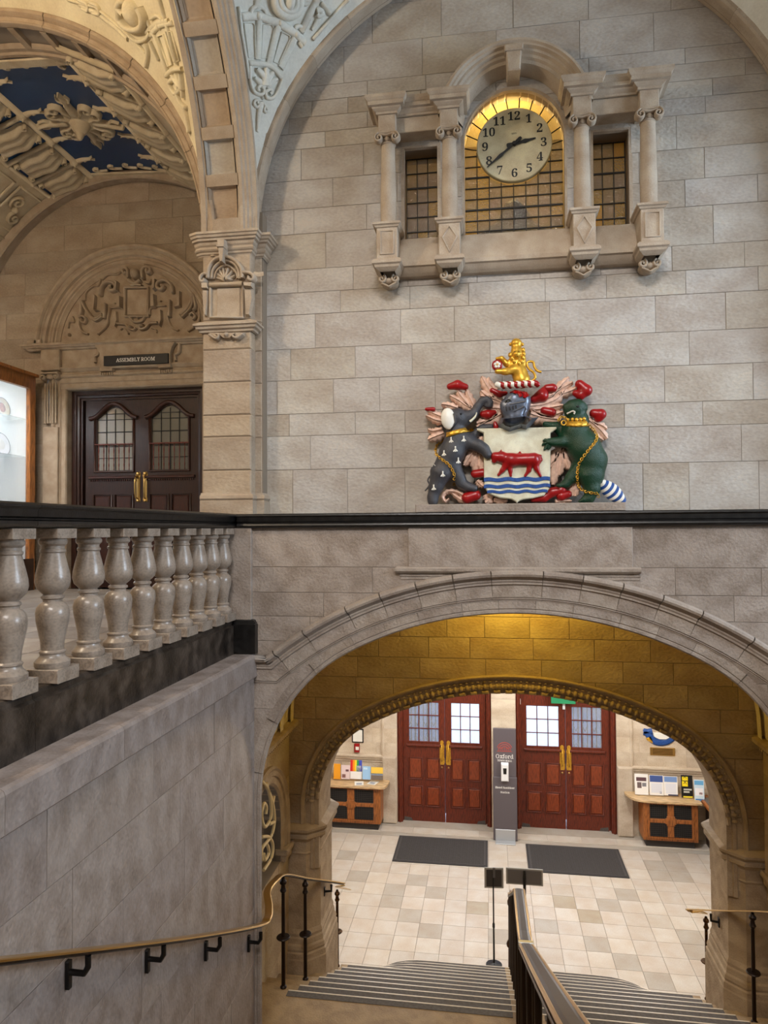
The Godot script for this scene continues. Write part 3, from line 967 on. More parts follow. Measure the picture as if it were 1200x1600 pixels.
func left_pier():
	# ---- pier between the hall and the gallery
	var b := B.new()
	b.box(Vector3(-1.715, 6.45, -4.60), Vector3(0.325, 2.2, 0.30))
	b.box(Vector3(-1.60, 6.45, -4.62), Vector3(0.20, 2.2, 0.22))
	var pier := obj("wall_pier", b, M.mortar)
	struct(pier, "tall stone pier with a shell niche capital")
	var ys := [5.50, 5.62, 5.794, 6.0175, 6.1625, 6.3826, 6.601, 6.7985, 7.3]
	for i in ys.size() - 1:
		b = B.new()
		var g := 0.0 if i == ys.size() - 2 else 0.0015
		var x0 := -1.888
		b.box(Vector3(0.5 * (x0 - 1.552), 0.5 * (ys[i] + ys[i + 1]), -4.57), Vector3(-1.552 - x0, ys[i + 1] - ys[i] - g, 0.30), 0.008)
		obj("stone_block", b, M.pier[[0, 2, 1, 2, 0, 3, 2, 0][i]], pier)
		b = B.new()
		b.box(Vector3(-1.60, 0.5 * (ys[i] + ys[i + 1]), -4.60), Vector3(0.19, ys[i + 1] - ys[i] - g, 0.19), 0.006)
		obj("stone_block", b, M.pier[[3, 0, 1, 3, 0, 3, 1, 0][i]], pier)
	# base
	b = B.new()
	var z := -4.42
	b.mould(v2([-1.90, z, -1.552, z, -1.552, z - 0.08, -1.50, z - 0.08, -1.50, z - 0.2]), v2([0.0, 5.50, 0.018, 5.50, 0.018, 5.5901, 0.012, 5.5944, 0.022, 5.6071, 0.018, 5.6262, 0.004, 5.6347, 0.0, 5.6453]), XZ)
	obj("base_moulding", b, M.pier[0], pier)
	# entablature
	var yt: float = 7.3716
	var path := v2([-1.93, z - 0.02, -1.888, z, -1.552, z, -1.552, z - 0.08, -1.495, z - 0.08, -1.495, z - 0.25])
	b = B.new()
	b.mould(path, v2([0.0, yt, 0.075, yt, 0.075, yt - 0.016, 0.066, yt - 0.02, 0.062, yt - 0.034, 0.05, yt - 0.038, 0.05, yt - 0.052, 0.034, yt - 0.058, 0.03, yt - 0.075, 0.02, yt - 0.085, 0.022, yt - 0.095, 0.03, yt - 0.103, 0.024, yt - 0.112, 0.014, yt - 0.118, 0.012, yt - 0.13, 0.004, yt - 0.134, 0.0, yt - 0.14]), XZ)
	obj("cornice", b, M.trim, pier)
	# corbel table under the niche
	var yb: float = 6.7856
	b = B.new()
	b.mould(v2([-1.888, z - 0.1, -1.888, z, -1.545, z, -1.545, z - 0.1]), v2([0.0, yb, 0.02, yb, 0.03, yb - 0.008, 0.05, yb - 0.018, 0.05, yb - 0.03, 0.038, yb - 0.034, 0.034, yb - 0.05, 0.018, yb - 0.056, 0.016, yb - 0.07, 0.0, yb - 0.074]), XZ)
	obj("corbel_shelf", b, M.trim, pier)
	var f := func(p: Vector3) -> Vector3: return Vector3(p.x, p.y, z + p.z)
	var k := "295,355,8.423"
	relief(pier, M.trim, f, [
		["plate", v2([-1.8382, 6.7147, -1.8248, 6.6911, -1.7822, 6.6712, -1.761, 6.6881, -1.7344, 6.6664, -1.6868, 6.6642, -1.6657, 6.6836, -1.6446, 6.6673, -1.5919, 6.6852, -1.5867, 6.7052]), 0.006, 0.03, "corbel_scroll"],
		["line", v2([-1.8302, 6.6964, -1.7875, 6.6689, -1.7663, 6.6756, -1.7636, 6.6933, -1.7796, 6.6992]), 0.009, 0.045, "scroll", 1],
		["line", v2([-1.5945, 6.6904, -1.634, 6.6669, -1.6604, 6.6732, -1.6657, 6.6887, -1.6498, 6.693]), 0.009, 0.045, "scroll", 1],
		["knob", v2([-1.7132, 6.6909]), 0.022, 0.05, "rosette"],
		# niche frame with arch
		["line", v2([-1.8302, 7.0343, -1.8302, 6.8192, -1.6023, 6.8075, -1.6021, 7.0211]), 0.010, 0.02, "niche_frame"],
		["line", v2([-1.8302, 7.0318, -1.7184, 7.0304, -1.6021, 7.0287]), 0.016, 0.035, "niche_sill"],
		["line", v2([-1.8409, 7.076, -1.8329, 7.1423, -1.7981, 7.1914, -1.7555, 7.2092, -1.7183, 7.212, -1.6758, 7.199, -1.6336, 7.1657, -1.6046, 7.118, -1.5994, 7.0616]), 0.014, 0.045, "niche_arch", 1],
		["line", v2([-1.8168, 7.0746, -1.8088, 7.1305, -1.7768, 7.1696, -1.7183, 7.1889, -1.6653, 7.1677, -1.6336, 7.1249, -1.6231, 7.063]), 0.010, 0.03, "niche_arch", 1],
		["line", v2([-1.8008, 7.0736, -1.7875, 7.119, -1.7608, 7.1481, -1.7183, 7.1608, -1.6812, 7.1431, -1.6495, 7.1105, -1.6389, 7.0691]), 0.008, 0.02, "niche_arch", 1],
		["taper", v2([-1.7183, 7.0585, -1.7821, 7.0776]), 0.017, 0.03, "shell_flute"],
		["taper", v2([-1.7183, 7.0585, -1.7742, 7.1028]), 0.017, 0.035, "shell_flute"],
		["taper", v2([-1.7183, 7.0585, -1.7582, 7.1248]), 0.017, 0.04, "shell_flute"],
		["taper", v2([-1.7183, 7.0585, -1.7316, 7.136]), 0.017, 0.042, "shell_flute"],
		["taper", v2([-1.7183, 7.0585, -1.6971, 7.1339]), 0.017, 0.042, "shell_flute"],
		["taper", v2([-1.7183, 7.0585, -1.668, 7.1142]), 0.017, 0.04, "shell_flute"],
		["taper", v2([-1.7183, 7.0585, -1.6521, 7.0852]), 0.017, 0.03, "shell_flute"],
		["knob", v2([-1.6998, 7.0599]), 0.03, 0.045, "shell_hinge", 0.4],
		["plate", v2([-1.7661, 7.3202, -1.7023, 7.3159, -1.705, 7.2674, -1.7183, 7.1608, -1.7449, 7.1624, -1.7555, 7.2707]), 0.006, 0.075, "keystone"],
		["plate", v2([-1.7661, 7.2791, -1.6996, 7.2747, -1.705, 7.2521, -1.7608, 7.2557]), 0.006, 0.085, "keystone_band"],
		["plate", v2([-1.5942, 6.9952, -1.5338, 6.9866, -1.5287, 6.9254, -1.5498, 6.8099, -1.5839, 6.8116, -1.589, 6.9033]), 0.008, 0.03, "console"],
		["plate", v2([-1.8837, 7.0041, -1.8382, 7.0015, -1.8409, 6.917, -1.8515, 6.8254, -1.8703, 6.8264, -1.8837, 6.945]), 0.008, 0.03, "console"],
		["line", v2([-1.5914, 7.0968, -1.5599, 7.0949, -1.5284, 7.0777, -1.5206, 7.0519, -1.539, 7.0428, -1.5547, 7.0539, -1.552, 7.069]), 0.013, 0.05, "volute", 1],
		["line", v2([-1.8409, 7.1017, -1.8677, 7.1033, -1.8891, 7.084, -1.8864, 7.0582, -1.8676, 7.0545, -1.8596, 7.072]), 0.013, 0.05, "volute", 1],
		["plate", v2([-1.5941, 7.0359, -1.5285, 7.032, -1.5338, 6.9968, -1.5916, 7.0052]), 0.005, 0.04, "console_head"],
		["plate", v2([-1.8864, 7.0505, -1.8382, 7.0476, -1.8382, 7.004, -1.8837, 7.0066]), 0.005, 0.04, "console_head"],
		["plate", v2([-1.7875, 7.0165, -1.6232, 7.0121, -1.6234, 6.8137, -1.7875, 6.8195]), 0.004, 0.006, "niche_panel"],
		["line", v2([-1.5336, 7.0984, -1.4917, 7.0908, -1.463, 7.0941]), 0.014, 0.0, "side_impost"],
	])
	# ---- panelled soffit of the gallery arch
	var ar := B.new()
	var pa := arc(Vector2(2.64, 7.4), 1.78, 182, -2, 60)
	var to := Transform3D(Basis(Vector3(0, 0, -1), Vector3(0, 1, 0), Vector3(1, 0, 0)), Vector3.ZERO)
	ar.mould(pa, v2([0.03, -1.895, 0.03, -1.56]), to, true, false, false)
	var so := obj("trim_6", ar, M.trim2)
	struct(so, "panelled soffit of the arch between stair hall and gallery")
	b = B.new()
	# borders: both sides and archivolt towards the hall
	var pr := arc(Vector2(2.64, 7.4), 1.78, 182, -2, 60)
	b.mould(pr, v2([0.05, -1.90, -0.01, -1.895, -0.01, -1.86, 0.0, -1.852, 0.0, -1.846, 0.012, -1.838, 0.02, -1.835]), to, true, false, false)
	obj("soffit_border", b, M.trim2, so)
	b = B.new()
	b.mould(pr, v2([0.02, -1.645, 0.012, -1.642, 0.0, -1.634, 0.0, -1.628, -0.01, -1.62, -0.01, -1.60, 0.0, -1.59, 0.0, -1.575, 0.012, -1.565, 0.012, -1.55, 0.02, -1.545, 0.028, -1.53, 0.028, -1.515, 0.05, -1.51, 0.065, -1.515, 0.065, -1.60]), to, true, false, false)
	obj("archivolt", b, M.trim, so)
	# rails between the panels and the panels
	for i in 20:
		var a0 := 2.1 + i * 9.25
		if a0 > 176: break
		b = B.new()
		b.mould(arc(Vector2(2.64, 7.4), 1.78, a0 + 0.4, a0 - 2.0, 3), v2([-0.01 + 0.012, -1.85, -0.008, -1.845, -0.008, -1.63, 0.002, -1.62]), to, true)
		obj("soffit_rail", b, M.trim2, so)
		b = B.new()
		var w0 := a0 + 0.4
		var w1 := a0 + 7.25
		panel(b, w0, w1)
		obj("soffit_panel", b, M.wall[4] if i % 2 else M.gallery[2], so)

func panel(b: B, a0: float, a1: float):
	# sunk panel with a sloped rim on the arch of radius 1.78
	b.flat()
	var P := func(a: float, x: float, h: float) -> Vector3:
		var t := deg_to_rad(a)
		return Vector3(x, 7.4 + (1.78 + h) * sin(t), -2.64 - (1.78 + h) * cos(t))
	var q := [[0.0, 0.0, -0.004], [0.3, 0.012, 0.024], [0.5, 0.018, 0.024], [0.7, 0.024, 0.028]]
	for i in 3:
		var u = q[i]; var w = q[i + 1]
		for s in 3:
			var A0: float = lerpf(a0 + u[0], a1 - u[0], s / 3.0); var A1: float = lerpf(a0 + u[0], a1 - u[0], (s + 1) / 3.0)
			var B0: float = lerpf(a0 + w[0], a1 - w[0], s / 3.0); var B1: float = lerpf(a0 + w[0], a1 - w[0], (s + 1) / 3.0)
			for e in [[-1.838, 1.0], [-1.642, -1.0]]:
				b.quad(P.call(A0, e[0] + e[1] * u[1], u[2]), P.call(A1, e[0] + e[1] * u[1], u[2]), P.call(B1, e[0] + e[1] * w[1], w[2]), P.call(B0, e[0] + e[1] * w[1], w[2]))
		for e in [[a0, 1.0], [a1, -1.0]]:
			b.quad(P.call(e[0] + e[1] * u[0], -1.838 + u[1], u[2]), P.call(e[0] + e[1] * u[0], -1.642 - u[1], u[2]), P.call(e[0] + e[1] * w[0], -1.642 - w[1], w[2]), P.call(e[0] + e[1] * w[0], -1.838 + w[1], w[2]))
	for s in 3:
		var B0: float = lerpf(a0 + 0.7, a1 - 0.7, s / 3.0); var B1: float = lerpf(a0 + 0.7, a1 - 0.7, (s + 1) / 3.0)
		b.quad(P.call(B0, -1.814, 0.028), P.call(B1, -1.814, 0.028), P.call(B1, -1.666, 0.028), P.call(B0, -1.666, 0.028))


func gallery():
	var gc := Vector2(-3.64, 7.29)
	# ---- floor of the gallery, flagstones
	var fl := B.new()
	fl.box(Vector3(-3.70, GAL - 0.17, -2.6), Vector3(3.80, 0.3, 8.3))
	var f := obj("floor_gallery", fl, M.mortar)
	struct(f, "pale flagged floor of the left gallery")
	for i in 9:
		for j in 14:
			var b := B.new()
			b.box(Vector3(-5.55 + i * 0.44, GAL - 0.015, -6.45 + j * 0.44), Vector3(0.435, 0.03, 0.435))
			obj("flagstone", b, M.flag[(i + j) % 2 if (i * 7 + j * 3) % 5 else 2], f)
	# ---- near arch of the barrel bay: voussoir face
	var zn := -4.45
	var core := B.new()
	core.mould(arc(gc, 1.745, 182, -2, 48), v2([0.10, -0.05, 0.10, -0.005, 0.006, -0.008, 0.035, -0.02, 0.035, -0.32]), Transform3D(Basis.IDENTITY, Vector3(0, 0, zn)), true, false, false)
	var arch := obj("trim_7", core, M.mortar)
	struct(arch, "moulded stone arch at the mouth of the barrel vaulted bay")
	var n := 15
	var prof := v2([0.10, -0.05, 0.10, 0.03, 0.088, 0.04, 0.07, 0.04, 0.06, 0.028, 0.055, 0.02, 0.05, 0.024, 0.045, 0.014, 0.02, 0.014, 0.012, 0.02, 0.003, 0.014, 0.0, 0.002, 0.0, -0.03, 0.012, -0.04, 0.03, -0.045])
	for i in n:
		var b := B.new()
		b.mould(arc(gc, 1.745, lerpf(182, -2, float(i) / n) - 0.05, lerpf(182, -2, float(i + 1) / n) + 0.05, 5), prof, Transform3D(Basis.IDENTITY, Vector3(0, 0, zn)), true, false, false)
		obj("voussoir", b, M.gallery_trim, arch)
	# coffered soffit of that arch
	var m := Transform3D(Basis.IDENTITY, Vector3(0, 0, zn))
	var b2 := B.new()
	b2.mould(arc(gc, 1.745, 182, -2, 48), v2([0.03, -0.235, 0.012, -0.24, 0.0, -0.255, 0.0, -0.29, -0.015, -0.30, -0.015, -0.335, 0.03, -0.34]), m, true, false, false)
	obj("soffit_border", b2, M.gallery_trim, arch)
	for i in 21:
		var a := 176.0 - i * 8.6
		var b := B.new()
		b.mould(arc(gc, 1.745, a + 0.9, a - 0.9, 2), v2([0.04, -0.04, 0.0, -0.045, 0.0, -0.25, 0.04, -0.255]), m, false)
		obj("soffit_rail", b, M.gallery_trim, arch)
	# spandrel stone between the near arch and the pier, behind the plaster
	# ---- cream plaster vault of the gallery bay
	var v := sail("ceiling_gallery_vault", "cream moulded plaster vault of the left gallery bay", Vector3(-3.64, 7.35, -2.64), 2.53, -5.5, -1.86, -4.49, -0.8, M.cream)
	plaster_cream(v)
	# ---- barrel vault with blue panel
	var bar := B.new()
	bar.mould(arc(gc, 1.75, 182, -2, 64), v2([0.02, -4.74, 0.02, ZA - 0.02]), Transform3D.IDENTITY, true, false, false)
	var bv := obj("ceiling_barrel_vault", bar, M.vault)
	struct(bv, "barrel vault with a dark blue panel and cream strapwork")
	barrel_relief(bv)
	var rib := B.new()
	rib.mould(arc(gc, 1.70, 182, -2, 48), v2([0.06, -6.53, 0.0, -6.54, -0.012, -6.56, 0.0, -6.585, 0.01, -6.60, 0.01, -6.65, 0.02, -6.66, 0.02, ZA]), Transform3D.IDENTITY, true, false, false)
	obj("wall_rib", rib, M.gallery_trim, bv)
	# the gallery's left wall inside the vault
	var lw := B.new()
	lw.box(Vector3(-5.49, 6.0, -4.0), Vector3(0.2, 2.7, 5.6))
	struct(obj("wall_gallery_left", lw, M.gallery[1]), "side wall of the left gallery")

func plaster_cream(v: Node):
	var f := on_sphere(Vector3(-3.64, 7.35, -2.64), 2.53)
	var it := []
	it.append_array([
		["line", v2([-46.1523, 16.4085, -45.6289, 19.2015, -46.7222, 21.7661]), 0.35, 0.03, "leaf_scroll", 1],
		["line", v2([-44.9193, 19.4901, -46.2081, 20.9472, -46.0867, 22.3832, -44.3146, 21.8885, -44.855, 20.9486]), 0.3, 0.03, "scroll", 1],
		["line", v2([-44.6287, 22.0307, -46.9128, 22.4445, -47.3329, 24.1124, -45.0609, 23.6997, -44.8116, 22.7034]), 0.3, 0.03, "scroll", 1],
		["taper", v2([-44.7219, 22.3679, -45.5152, 24.4929]), 0.6, 0.035, "shell_petal"],
		["taper", v2([-44.4091, 22.2263, -44.0552, 24.1188]), 0.6, 0.035, "shell_petal"],
		["taper", v2([-44.3146, 21.8885, -42.6815, 23.4731]), 0.6, 0.035, "shell_petal"],
		["line", v2([-47.7295, 25.3202, -44.9256, 24.9588, -42.0131, 23.7336]), 0.35, 0.025, "strap", 1],
		["line", v2([-43.0928, 24.8325, -41.3947, 29.1781, -39.3209, 32.3443]), 0.3, 0.02, "strap"],
		["line", v2([-46.6689, 25.4485, -46.3182, 30.1066, -46.1096, 32.6025]), 0.35, 0.02, "strap"],
		["line", v2([-47.9951, 27.6454, -48.0054, 30.279]), 0.3, 0.02, "strap"],
		["line", v2([-39.3014, 28.6635, -43.6331, 30.4296, -47.2013, 30.7938]), 0.35, 0.02, "strap", 1],
		["line", v2([-44.9617, 32.0672, -42.7829, 31.4414, -41.89, 30.4257, -42.9022, 30.216]), 0.25, 0.02, "strap", 1],
		["knob", v2([-43.8351, 30.4412]), 0.5, 0.03, "boss"],
		["knob", v2([-42.1459, 27.8376]), 0.2, 0.02, "bead"],
		["loop", v2([-42.2561, 29.0385, -40.7424, 28.2759, -41.9745, 24.873, -43.7709, 25.4442]), 0.12, 0.015, "panel_bead"],
		["loop", v2([-45.3101, 29.7876, -43.5654, 29.2492, -44.626, 25.5518, -46.0731, 25.9182]), 0.12, 0.015, "panel_bead"],
		["knob", v2([-48.6446, 34.4207]), 1.7, 0.09, "mask", 1.2],
		["line", v2([-51.6765, 36.3246, -52.6601, 35.1336, -51.2941, 33.4712, -48.0438, 32.2552, -46.1657, 32.6791, -45.8005, 34.086]), 0.5, 0.06, "mask_hair", 1],
		["line", v2([-49.438, 36.6525, -51.3501, 36.5075, -50.4906, 35.2063]), 0.5, 0.06, "mask_hair", 1],
		["line", v2([-48.0265, 31.6104, -43.6106, 30.8399, -40.0061, 29.3384]), 0.35, 0.02, "strap", 1],
		["line", v2([-61.8347, 40.542, -58.3408, 38.1631, -55.3964, 35.2179, -53.8536, 33.0367]), 0.4, 0.02, "strap"],
		["line", v2([-64.1633, 41.8466, -57.9828, 38.9875, -53.8851, 34.3327, -50.6379, 29.8263]), 0.2, 0.02, "strap"],
		["line", v2([-58.529, 39.7998, -57.2224, 38.8827, -57.7434, 37.9596, -59.3762, 38.6657]), 0.25, 0.03, "scroll", 1],
		["line", v2([-61.1873, 40.9686, -59.5883, 39.9928, -60.2516, 39.2642, -61.4214, 39.9454]), 0.25, 0.03, "scroll", 1],
		["line", v2([-49.5042, 30.6454, -50.0124, 29.5681, -52.257, 28.5217]), 0.35, 0.03, "leaf_scroll", 1],
		["line", v2([-53.2668, 33.4542, -51.6972, 31.8707, -48.9211, 31.0393, -46.765, 31.0488]), 0.3, 0.025, "strap", 1],
	])
	relief(v, M.cream, f, it)

func on_barrel() -> Callable:
	return func(p: Vector3) -> Vector3:
		var a := deg_to_rad(p.x)
		return Vector3(-3.64 + cos(a) * (1.768 - p.z), 7.29 + sin(a) * (1.768 - p.z), p.y)

# barrel coordinates: degrees round the vault, z
func barrel_relief(v: Node):
	var f := on_barrel()
	# in these maps x is in degrees and y in metres; one degree is about 3 cm
	var K := 30.5   # degrees per metre at this radius -> scale x by K to keep shapes
	var s := func(p: Vector3) -> Vector3: return f.call(Vector3(p.x * 32.8, p.y, p.z))
	# blue grounds
	for g in [[73.0, 101.4, -4.80, -6.55], [57.0, 72.0, -4.78, -6.56], [102.4, 117.5, -4.78, -6.56]]:
		var b := B.new()
		b.mould(arc(Vector2(-3.64, 7.29), 1.767, g[1], g[0], 16), v2([0.0, g[2], 0.0, g[3]]), Transform3D.IDENTITY, true, false, false)
		obj("blue_ground", b, M.blue, v)
	var D := 1.0 / 32.8
	var it := []
	for a in [101.6, 72.8, 117.8, 56.5]:
		var w := 0.028 if a > 70 and a < 105 else 0.02
		it.append(["line", v2([a * D, -4.78, a * D, -6.56]), w, 0.03, "rib"])
	# cross bars between cartouches with round nodes
	for zz in [-4.66, -5.05, -5.47, -5.88, -6.25, -6.62]:
		for pr in [[101.6, 117.8, 1.0], [72.8, 56.5, -1.0]]:
			it.append(["line", v2([pr[0] * D, zz, pr[1] * D, zz - 0.02]), 0.022, 0.032, "cross_bar"])
			if zz < -4.7 and zz > -6.5:
				it.append(["knob", v2([pr[0] * D, zz]), 0.045, 0.05, "node"])
				it.append(["knob", v2([pr[0] * D, zz]), 0.02, 0.065, "node_bead"])
				# finial pointing into the blue field
				var q: float = pr[0] * D - pr[2] * 0.04
				var e: float = -pr[2]
				it.append(["taper", v2([q, zz, q + e * 0.05, zz + 0.01, q + e * 0.13, zz]), 0.03, 0.03, "finial"])
				it.append(["knob", v2([q + e * 0.07, zz]), 0.03, 0.035, "finial_bud", 0.7])
				it.append(["taper", v2([q + e * 0.12, zz, q + e * 0.16, zz + 0.028]), 0.012, 0.025, "finial_tip"])
				it.append(["taper", v2([q + e * 0.12, zz, q + e * 0.16, zz - 0.028]), 0.012, 0.025, "finial_tip"])
				it.append(["knob", v2([pr[1] * D, zz - 0.02]), 0.03, 0.04, "node"])
	# ribbed cartouche shells between the bars
	for pr in [[109.7, 1.0], [64.8, -1.0]]:
		for zz in [-4.86, -5.26, -5.675, -6.065, -6.43]:
			cartouche(v, s, pr[0] * D, zz, pr[1])
	# wave edges at both ends of the blue field
	for e in [[-6.50, 1.0], [-4.86, -1.0]]:
		for i in 5:
			var x0 := (76.0 + i * 5.2) * D
			it.append(["line", v2([x0 - 0.06, e[0], x0 + 0.02, e[0] + e[1] * 0.015, x0 + 0.06, e[0] + e[1] * 0.05, x0 + 0.035, e[0] + e[1] * 0.075, x0 + 0.015, e[0] + e[1] * 0.055]), 0.014, 0.022, "wave_scroll", 1])
		it.append(["plate", v2([73.5 * D, e[0] + e[1] * 0.012, 101 * D, e[0] + e[1] * 0.012, 101 * D, e[0] - e[1] * 0.08, 73.5 * D, e[0] - e[1] * 0.08]), 0.006, 0.014, "end_plate"])
	# centre boss with four pairs of scrolls
	var c := Vector2(87.6 * D, -5.67)
	it.append(["knob", PackedVector2Array([c]), 0.10, 0.14, "boss"])
	it.append(["knob", PackedVector2Array([c]), 0.15, 0.06, "boss_collar"])
	it.append(["knob", PackedVector2Array([c]), 0.055, 0.19, "boss_tip"])
	for k in 4:
		var d := Vector2.from_angle(k * PI / 2 + 0.1)
		var t := Vector2(-d.y, d.x)
		it.append(["taper", PackedVector2Array([c + d * 0.12, c + d * 0.24, c + d * 0.30 + t * 0.01, c + d * 0.40]), 0.04, 0.05, "leaf_arm"])
		it.append(["taper", PackedVector2Array([c + d * 0.26, c + d * 0.31 + t * 0.05, c + d * 0.37 + t * 0.04]), 0.014, 0.03, "leaf_tip"])
		it.append(["taper", PackedVector2Array([c + d * 0.26, c + d * 0.31 - t * 0.05, c + d * 0.37 - t * 0.04]), 0.014, 0.03, "leaf_tip"])
		for sgn in [-1.0, 1.0]:
			var dd: Vector2 = (d + t * sgn * 0.75).normalized()
			var cc: Vector2 = c + dd * 0.235
			it.append(["line", PackedVector2Array([c + d * 0.10 + t * sgn * 0.04]) + spiral(cc, 0.062, (-dd).angle() + sgn * 0.5, sgn * 1.25, 18), 0.016, 0.05, "scroll"])
	# cream field below the left cartouches
	for zz in [-4.95, -5.45, -5.95, -6.4]:
		it.append(["line", v2([121 * D, zz + 0.18, 121 * D, zz - 0.18, 136 * D, zz - 0.18, 136 * D, zz + 0.18, 121 * D, zz + 0.18]), 0.014, 0.018, "field_strap"])
		it.append(["line", spiral(Vector2(126 * D, zz + 0.05), 0.085, 0.3, 1.4), 0.014, 0.03, "scroll"])
		it.append(["line", spiral(Vector2(131.5 * D, zz - 0.06), 0.075, 2.6, -1.4), 0.014, 0.03, "scroll"])
		it.append(["knob", v2([128.7 * D, zz]), 0.035, 0.045, "field_bead"])
		it.append(["loop", v2([139 * D, zz + 0.15, 139 * D, zz - 0.15, 150 * D, zz - 0.12, 150 * D, zz + 0.12]), 0.016, 0.02, "field_strap"])
		it.append(["loop", v2([141 * D, zz + 0.09, 141 * D, zz - 0.09, 148 * D, zz - 0.07, 148 * D, zz + 0.07]), 0.012, 0.02, "field_strap"])
	relief(v, M.vault, s, it)

func cartouche(v: Node, f: Callable, cx: float, cz: float, sg: float):
	# a bowed, fluted shell panel with curled ends
	var b := B.new()
	b.soft()
	var rows := []
	var L := 0.20
	var W := 0.135
	for i in 17:
		var u := -1.0 + i / 8.0
		var row := PackedVector3Array()
		for j in 13:
			var w := -1.0 + j / 6.0
			var h := 0.03 + 0.045 * (1.0 - u * u) + 0.010 * cos(w * PI * 3.0)
			if i == 0 or i == 16 or j == 0 or j == 12:
				h = 0.0
			var ww := W * w * (1.0 - 0.12 * u * u) + 0.012 * sin(u * 6.0)
			row.append(f.call(Vector3(cx + L * u * 1.02, cz + ww, h)))
		rows.append(row)
	b.grid(rows)
	var o := obj("cartouche_shell", b, M.vault, v)
	for e in [-1.0, 1.0]:
		for t in [-1.0, 1.0]:
			var c := B.new()
			c.ribbon(spiral(Vector2(cx + e * L * 0.93, cz + t * W * 0.78), 0.028, 0.0, e * t * 1.2, 12), 0.009, 0.06, f)
			obj("curl", c, M.vault, o)

func assembly_wall():
	var cx := -3.60
	# ---- ashlar lunette wall with the doorway
	var rows := []
	var y := 4.7
	var k := 0
	while y < 9.1:
		var h: float = [0.27, 0.19, 0.24, 0.21][k % 4]
		rows.append([y, y + h, joints(-5.45, -1.75, 0.36, 0.62)])
		y += h; k += 1
	var keep := PackedVector2Array([Vector2(-5.45, 4.7), Vector2(-1.8, 4.7), Vector2(-1.8, 7.3)])
	keep.append_array(arc(Vector2(-3.63, 7.3), 1.80, 0, 180, 40))
	keep.append(Vector2(-5.45, 7.3))
	var lun := arc(Vector2(-3.65, 7.30), 0.98, 0, 180, 30)
	ashlar("wall_gallery_end", "brown ashlar end wall with the carved doorway", rows, [keep], [rect(cx - 0.74, 4.6, cx + 0.74, 6.80), lun, rect(cx - 0.98, 6.6, cx + 0.88, 7.32)], ZA, 0.2, M.gallery)
	var G: Material = M.gallery_trim
	var o := Node3D.new()
	put(o, "door_frame_carved", self)
	tag(o, "carved stone door surround with arched tympanum over dark double doors", "door surround")
	var z := ZA
	var id := Transform3D(Basis.IDENTITY, Vector3(0, 0, z))
	# tympanum plate + concentric mouldings
	var b := B.new()
	var half := arc(Vector2(-3.65, 7.30), 0.90, 0, 180, 36)
	b.prism(half, z - 0.1, z - 0.03)
	obj("tympanum", b, G, o)
	b = B.new()
	b.mould(arc(Vector2(-3.65, 7.30), 0.80, 180, 0, 48), v2([0.24, 0.0, 0.24, 0.075, 0.225, 0.09, 0.205, 0.09, 0.19, 0.075, 0.185, 0.06, 0.172, 0.065, 0.16, 0.05, 0.13, 0.05, 0.12, 0.02, 0.105, 0.018, 0.09, 0.03, 0.08, 0.02, 0.06, 0.022, 0.05, 0.005, 0.035, 0.006, 0.02, -0.01, 0.0, -0.02, 0.0, -0.06]), id, true, false, false)
	obj("arch_moulding", b, G, o)
	# cornice under the tympanum
	var yc: float = 7.3347
	b = B.new()
	b.mould(v2([-4.74, z, -4.74, z + 0.02, -2.55, z + 0.02]), v2([0.0, yc + 0.01, 0.085, yc + 0.01, 0.085, yc - 0.012, 0.07, yc - 0.018, 0.06, yc - 0.03, 0.04, yc - 0.036, 0.03, yc - 0.05, 0.0, yc - 0.055]), XZ)
	obj("cornice", b, G, o)
	b = B.new()
	b.box(Vector3(-4.68, yc + 0.035, z + 0.04), Vector3(0.16, 0.05, 0.1), 0.01)
	b.box(Vector3(-4.50, yc - 0.16, z + 0.03), Vector3(0.21, 0.22, 0.1), 0.008)
	obj("impost_block", b, G, o)
	# frieze and architrave
	var ya: float = 7.0838
	b = B.new()
	b.box(Vector3(cx, 0.5 * (yc + 0.03 + 6.8725), z - 0.02), Vector3(1.9, yc + 0.03 - 6.8725, 0.09))
	obj("frieze", b, G, o)
	b = B.new()
	b.mould(v2([-4.41, z, -4.41, z + 0.01, -2.6, z + 0.01]), v2([0.0, ya + 0.012, 0.05, ya + 0.012, 0.05, ya, 0.04, ya - 0.01, 0.03, ya - 0.022, 0.024, ya - 0.03, 0.0, ya - 0.035]), XZ)
	obj("architrave", b, G, o)
	# eared tablet behind the sign with guttae
	b = B.new()
	var f := func(p: Vector3) -> Vector3: return Vector3(p.x, p.y, z + 0.03 + p.z)
	plate(b, v2([-4.0263, 7.3245, -3.1099, 7.3062, -3.1468, 7.2541, -3.1665, 7.1964, -3.1663, 7.0442, -3.3073, 7.0358, -3.3073, 7.0499, -3.7961, 7.0554, -3.796, 7.0269, -3.9484, 7.0282, -3.9492, 7.2186, -3.9877, 7.2798]), 0.05, f, 0.008)
	obj("tablet", b, G, o)
	for c in [[445, 622, 6], [703, 612, 6]]:
		b = B.new()
		for i in 6:
			b.box(Vector3(lerpf(-3.932, -3.8115, i / 5.0) + (0.0 if c[0] < 600 else -3.2872 - -3.9321), 7.0069, z + 0.06), Vector3(0.012, 0.03, 0.03), 0.003)
		obj("guttae", b, G, o)
	for c in [Vector3(-3.9934, 7.2241, -6.66), Vector3(-3.1152, 7.2056, -6.66)]:
		b = B.new()
		b.ribbon(bez(v2([c.x - 0.02, c.y + 0.10, c.x + 0.025, c.y + 0.08, c.x + 0.02, c.y, c.x - 0.02, c.y - 0.03, c.x - 0.015, c.y - 0.09])), 0.014, 0.035, f)
		obj("side_scroll", b, G, o)
	# door architrave: moulded frame round the opening
	b = B.new()
	var x0 := cx - 0.74
	var x1 := cx + 0.74
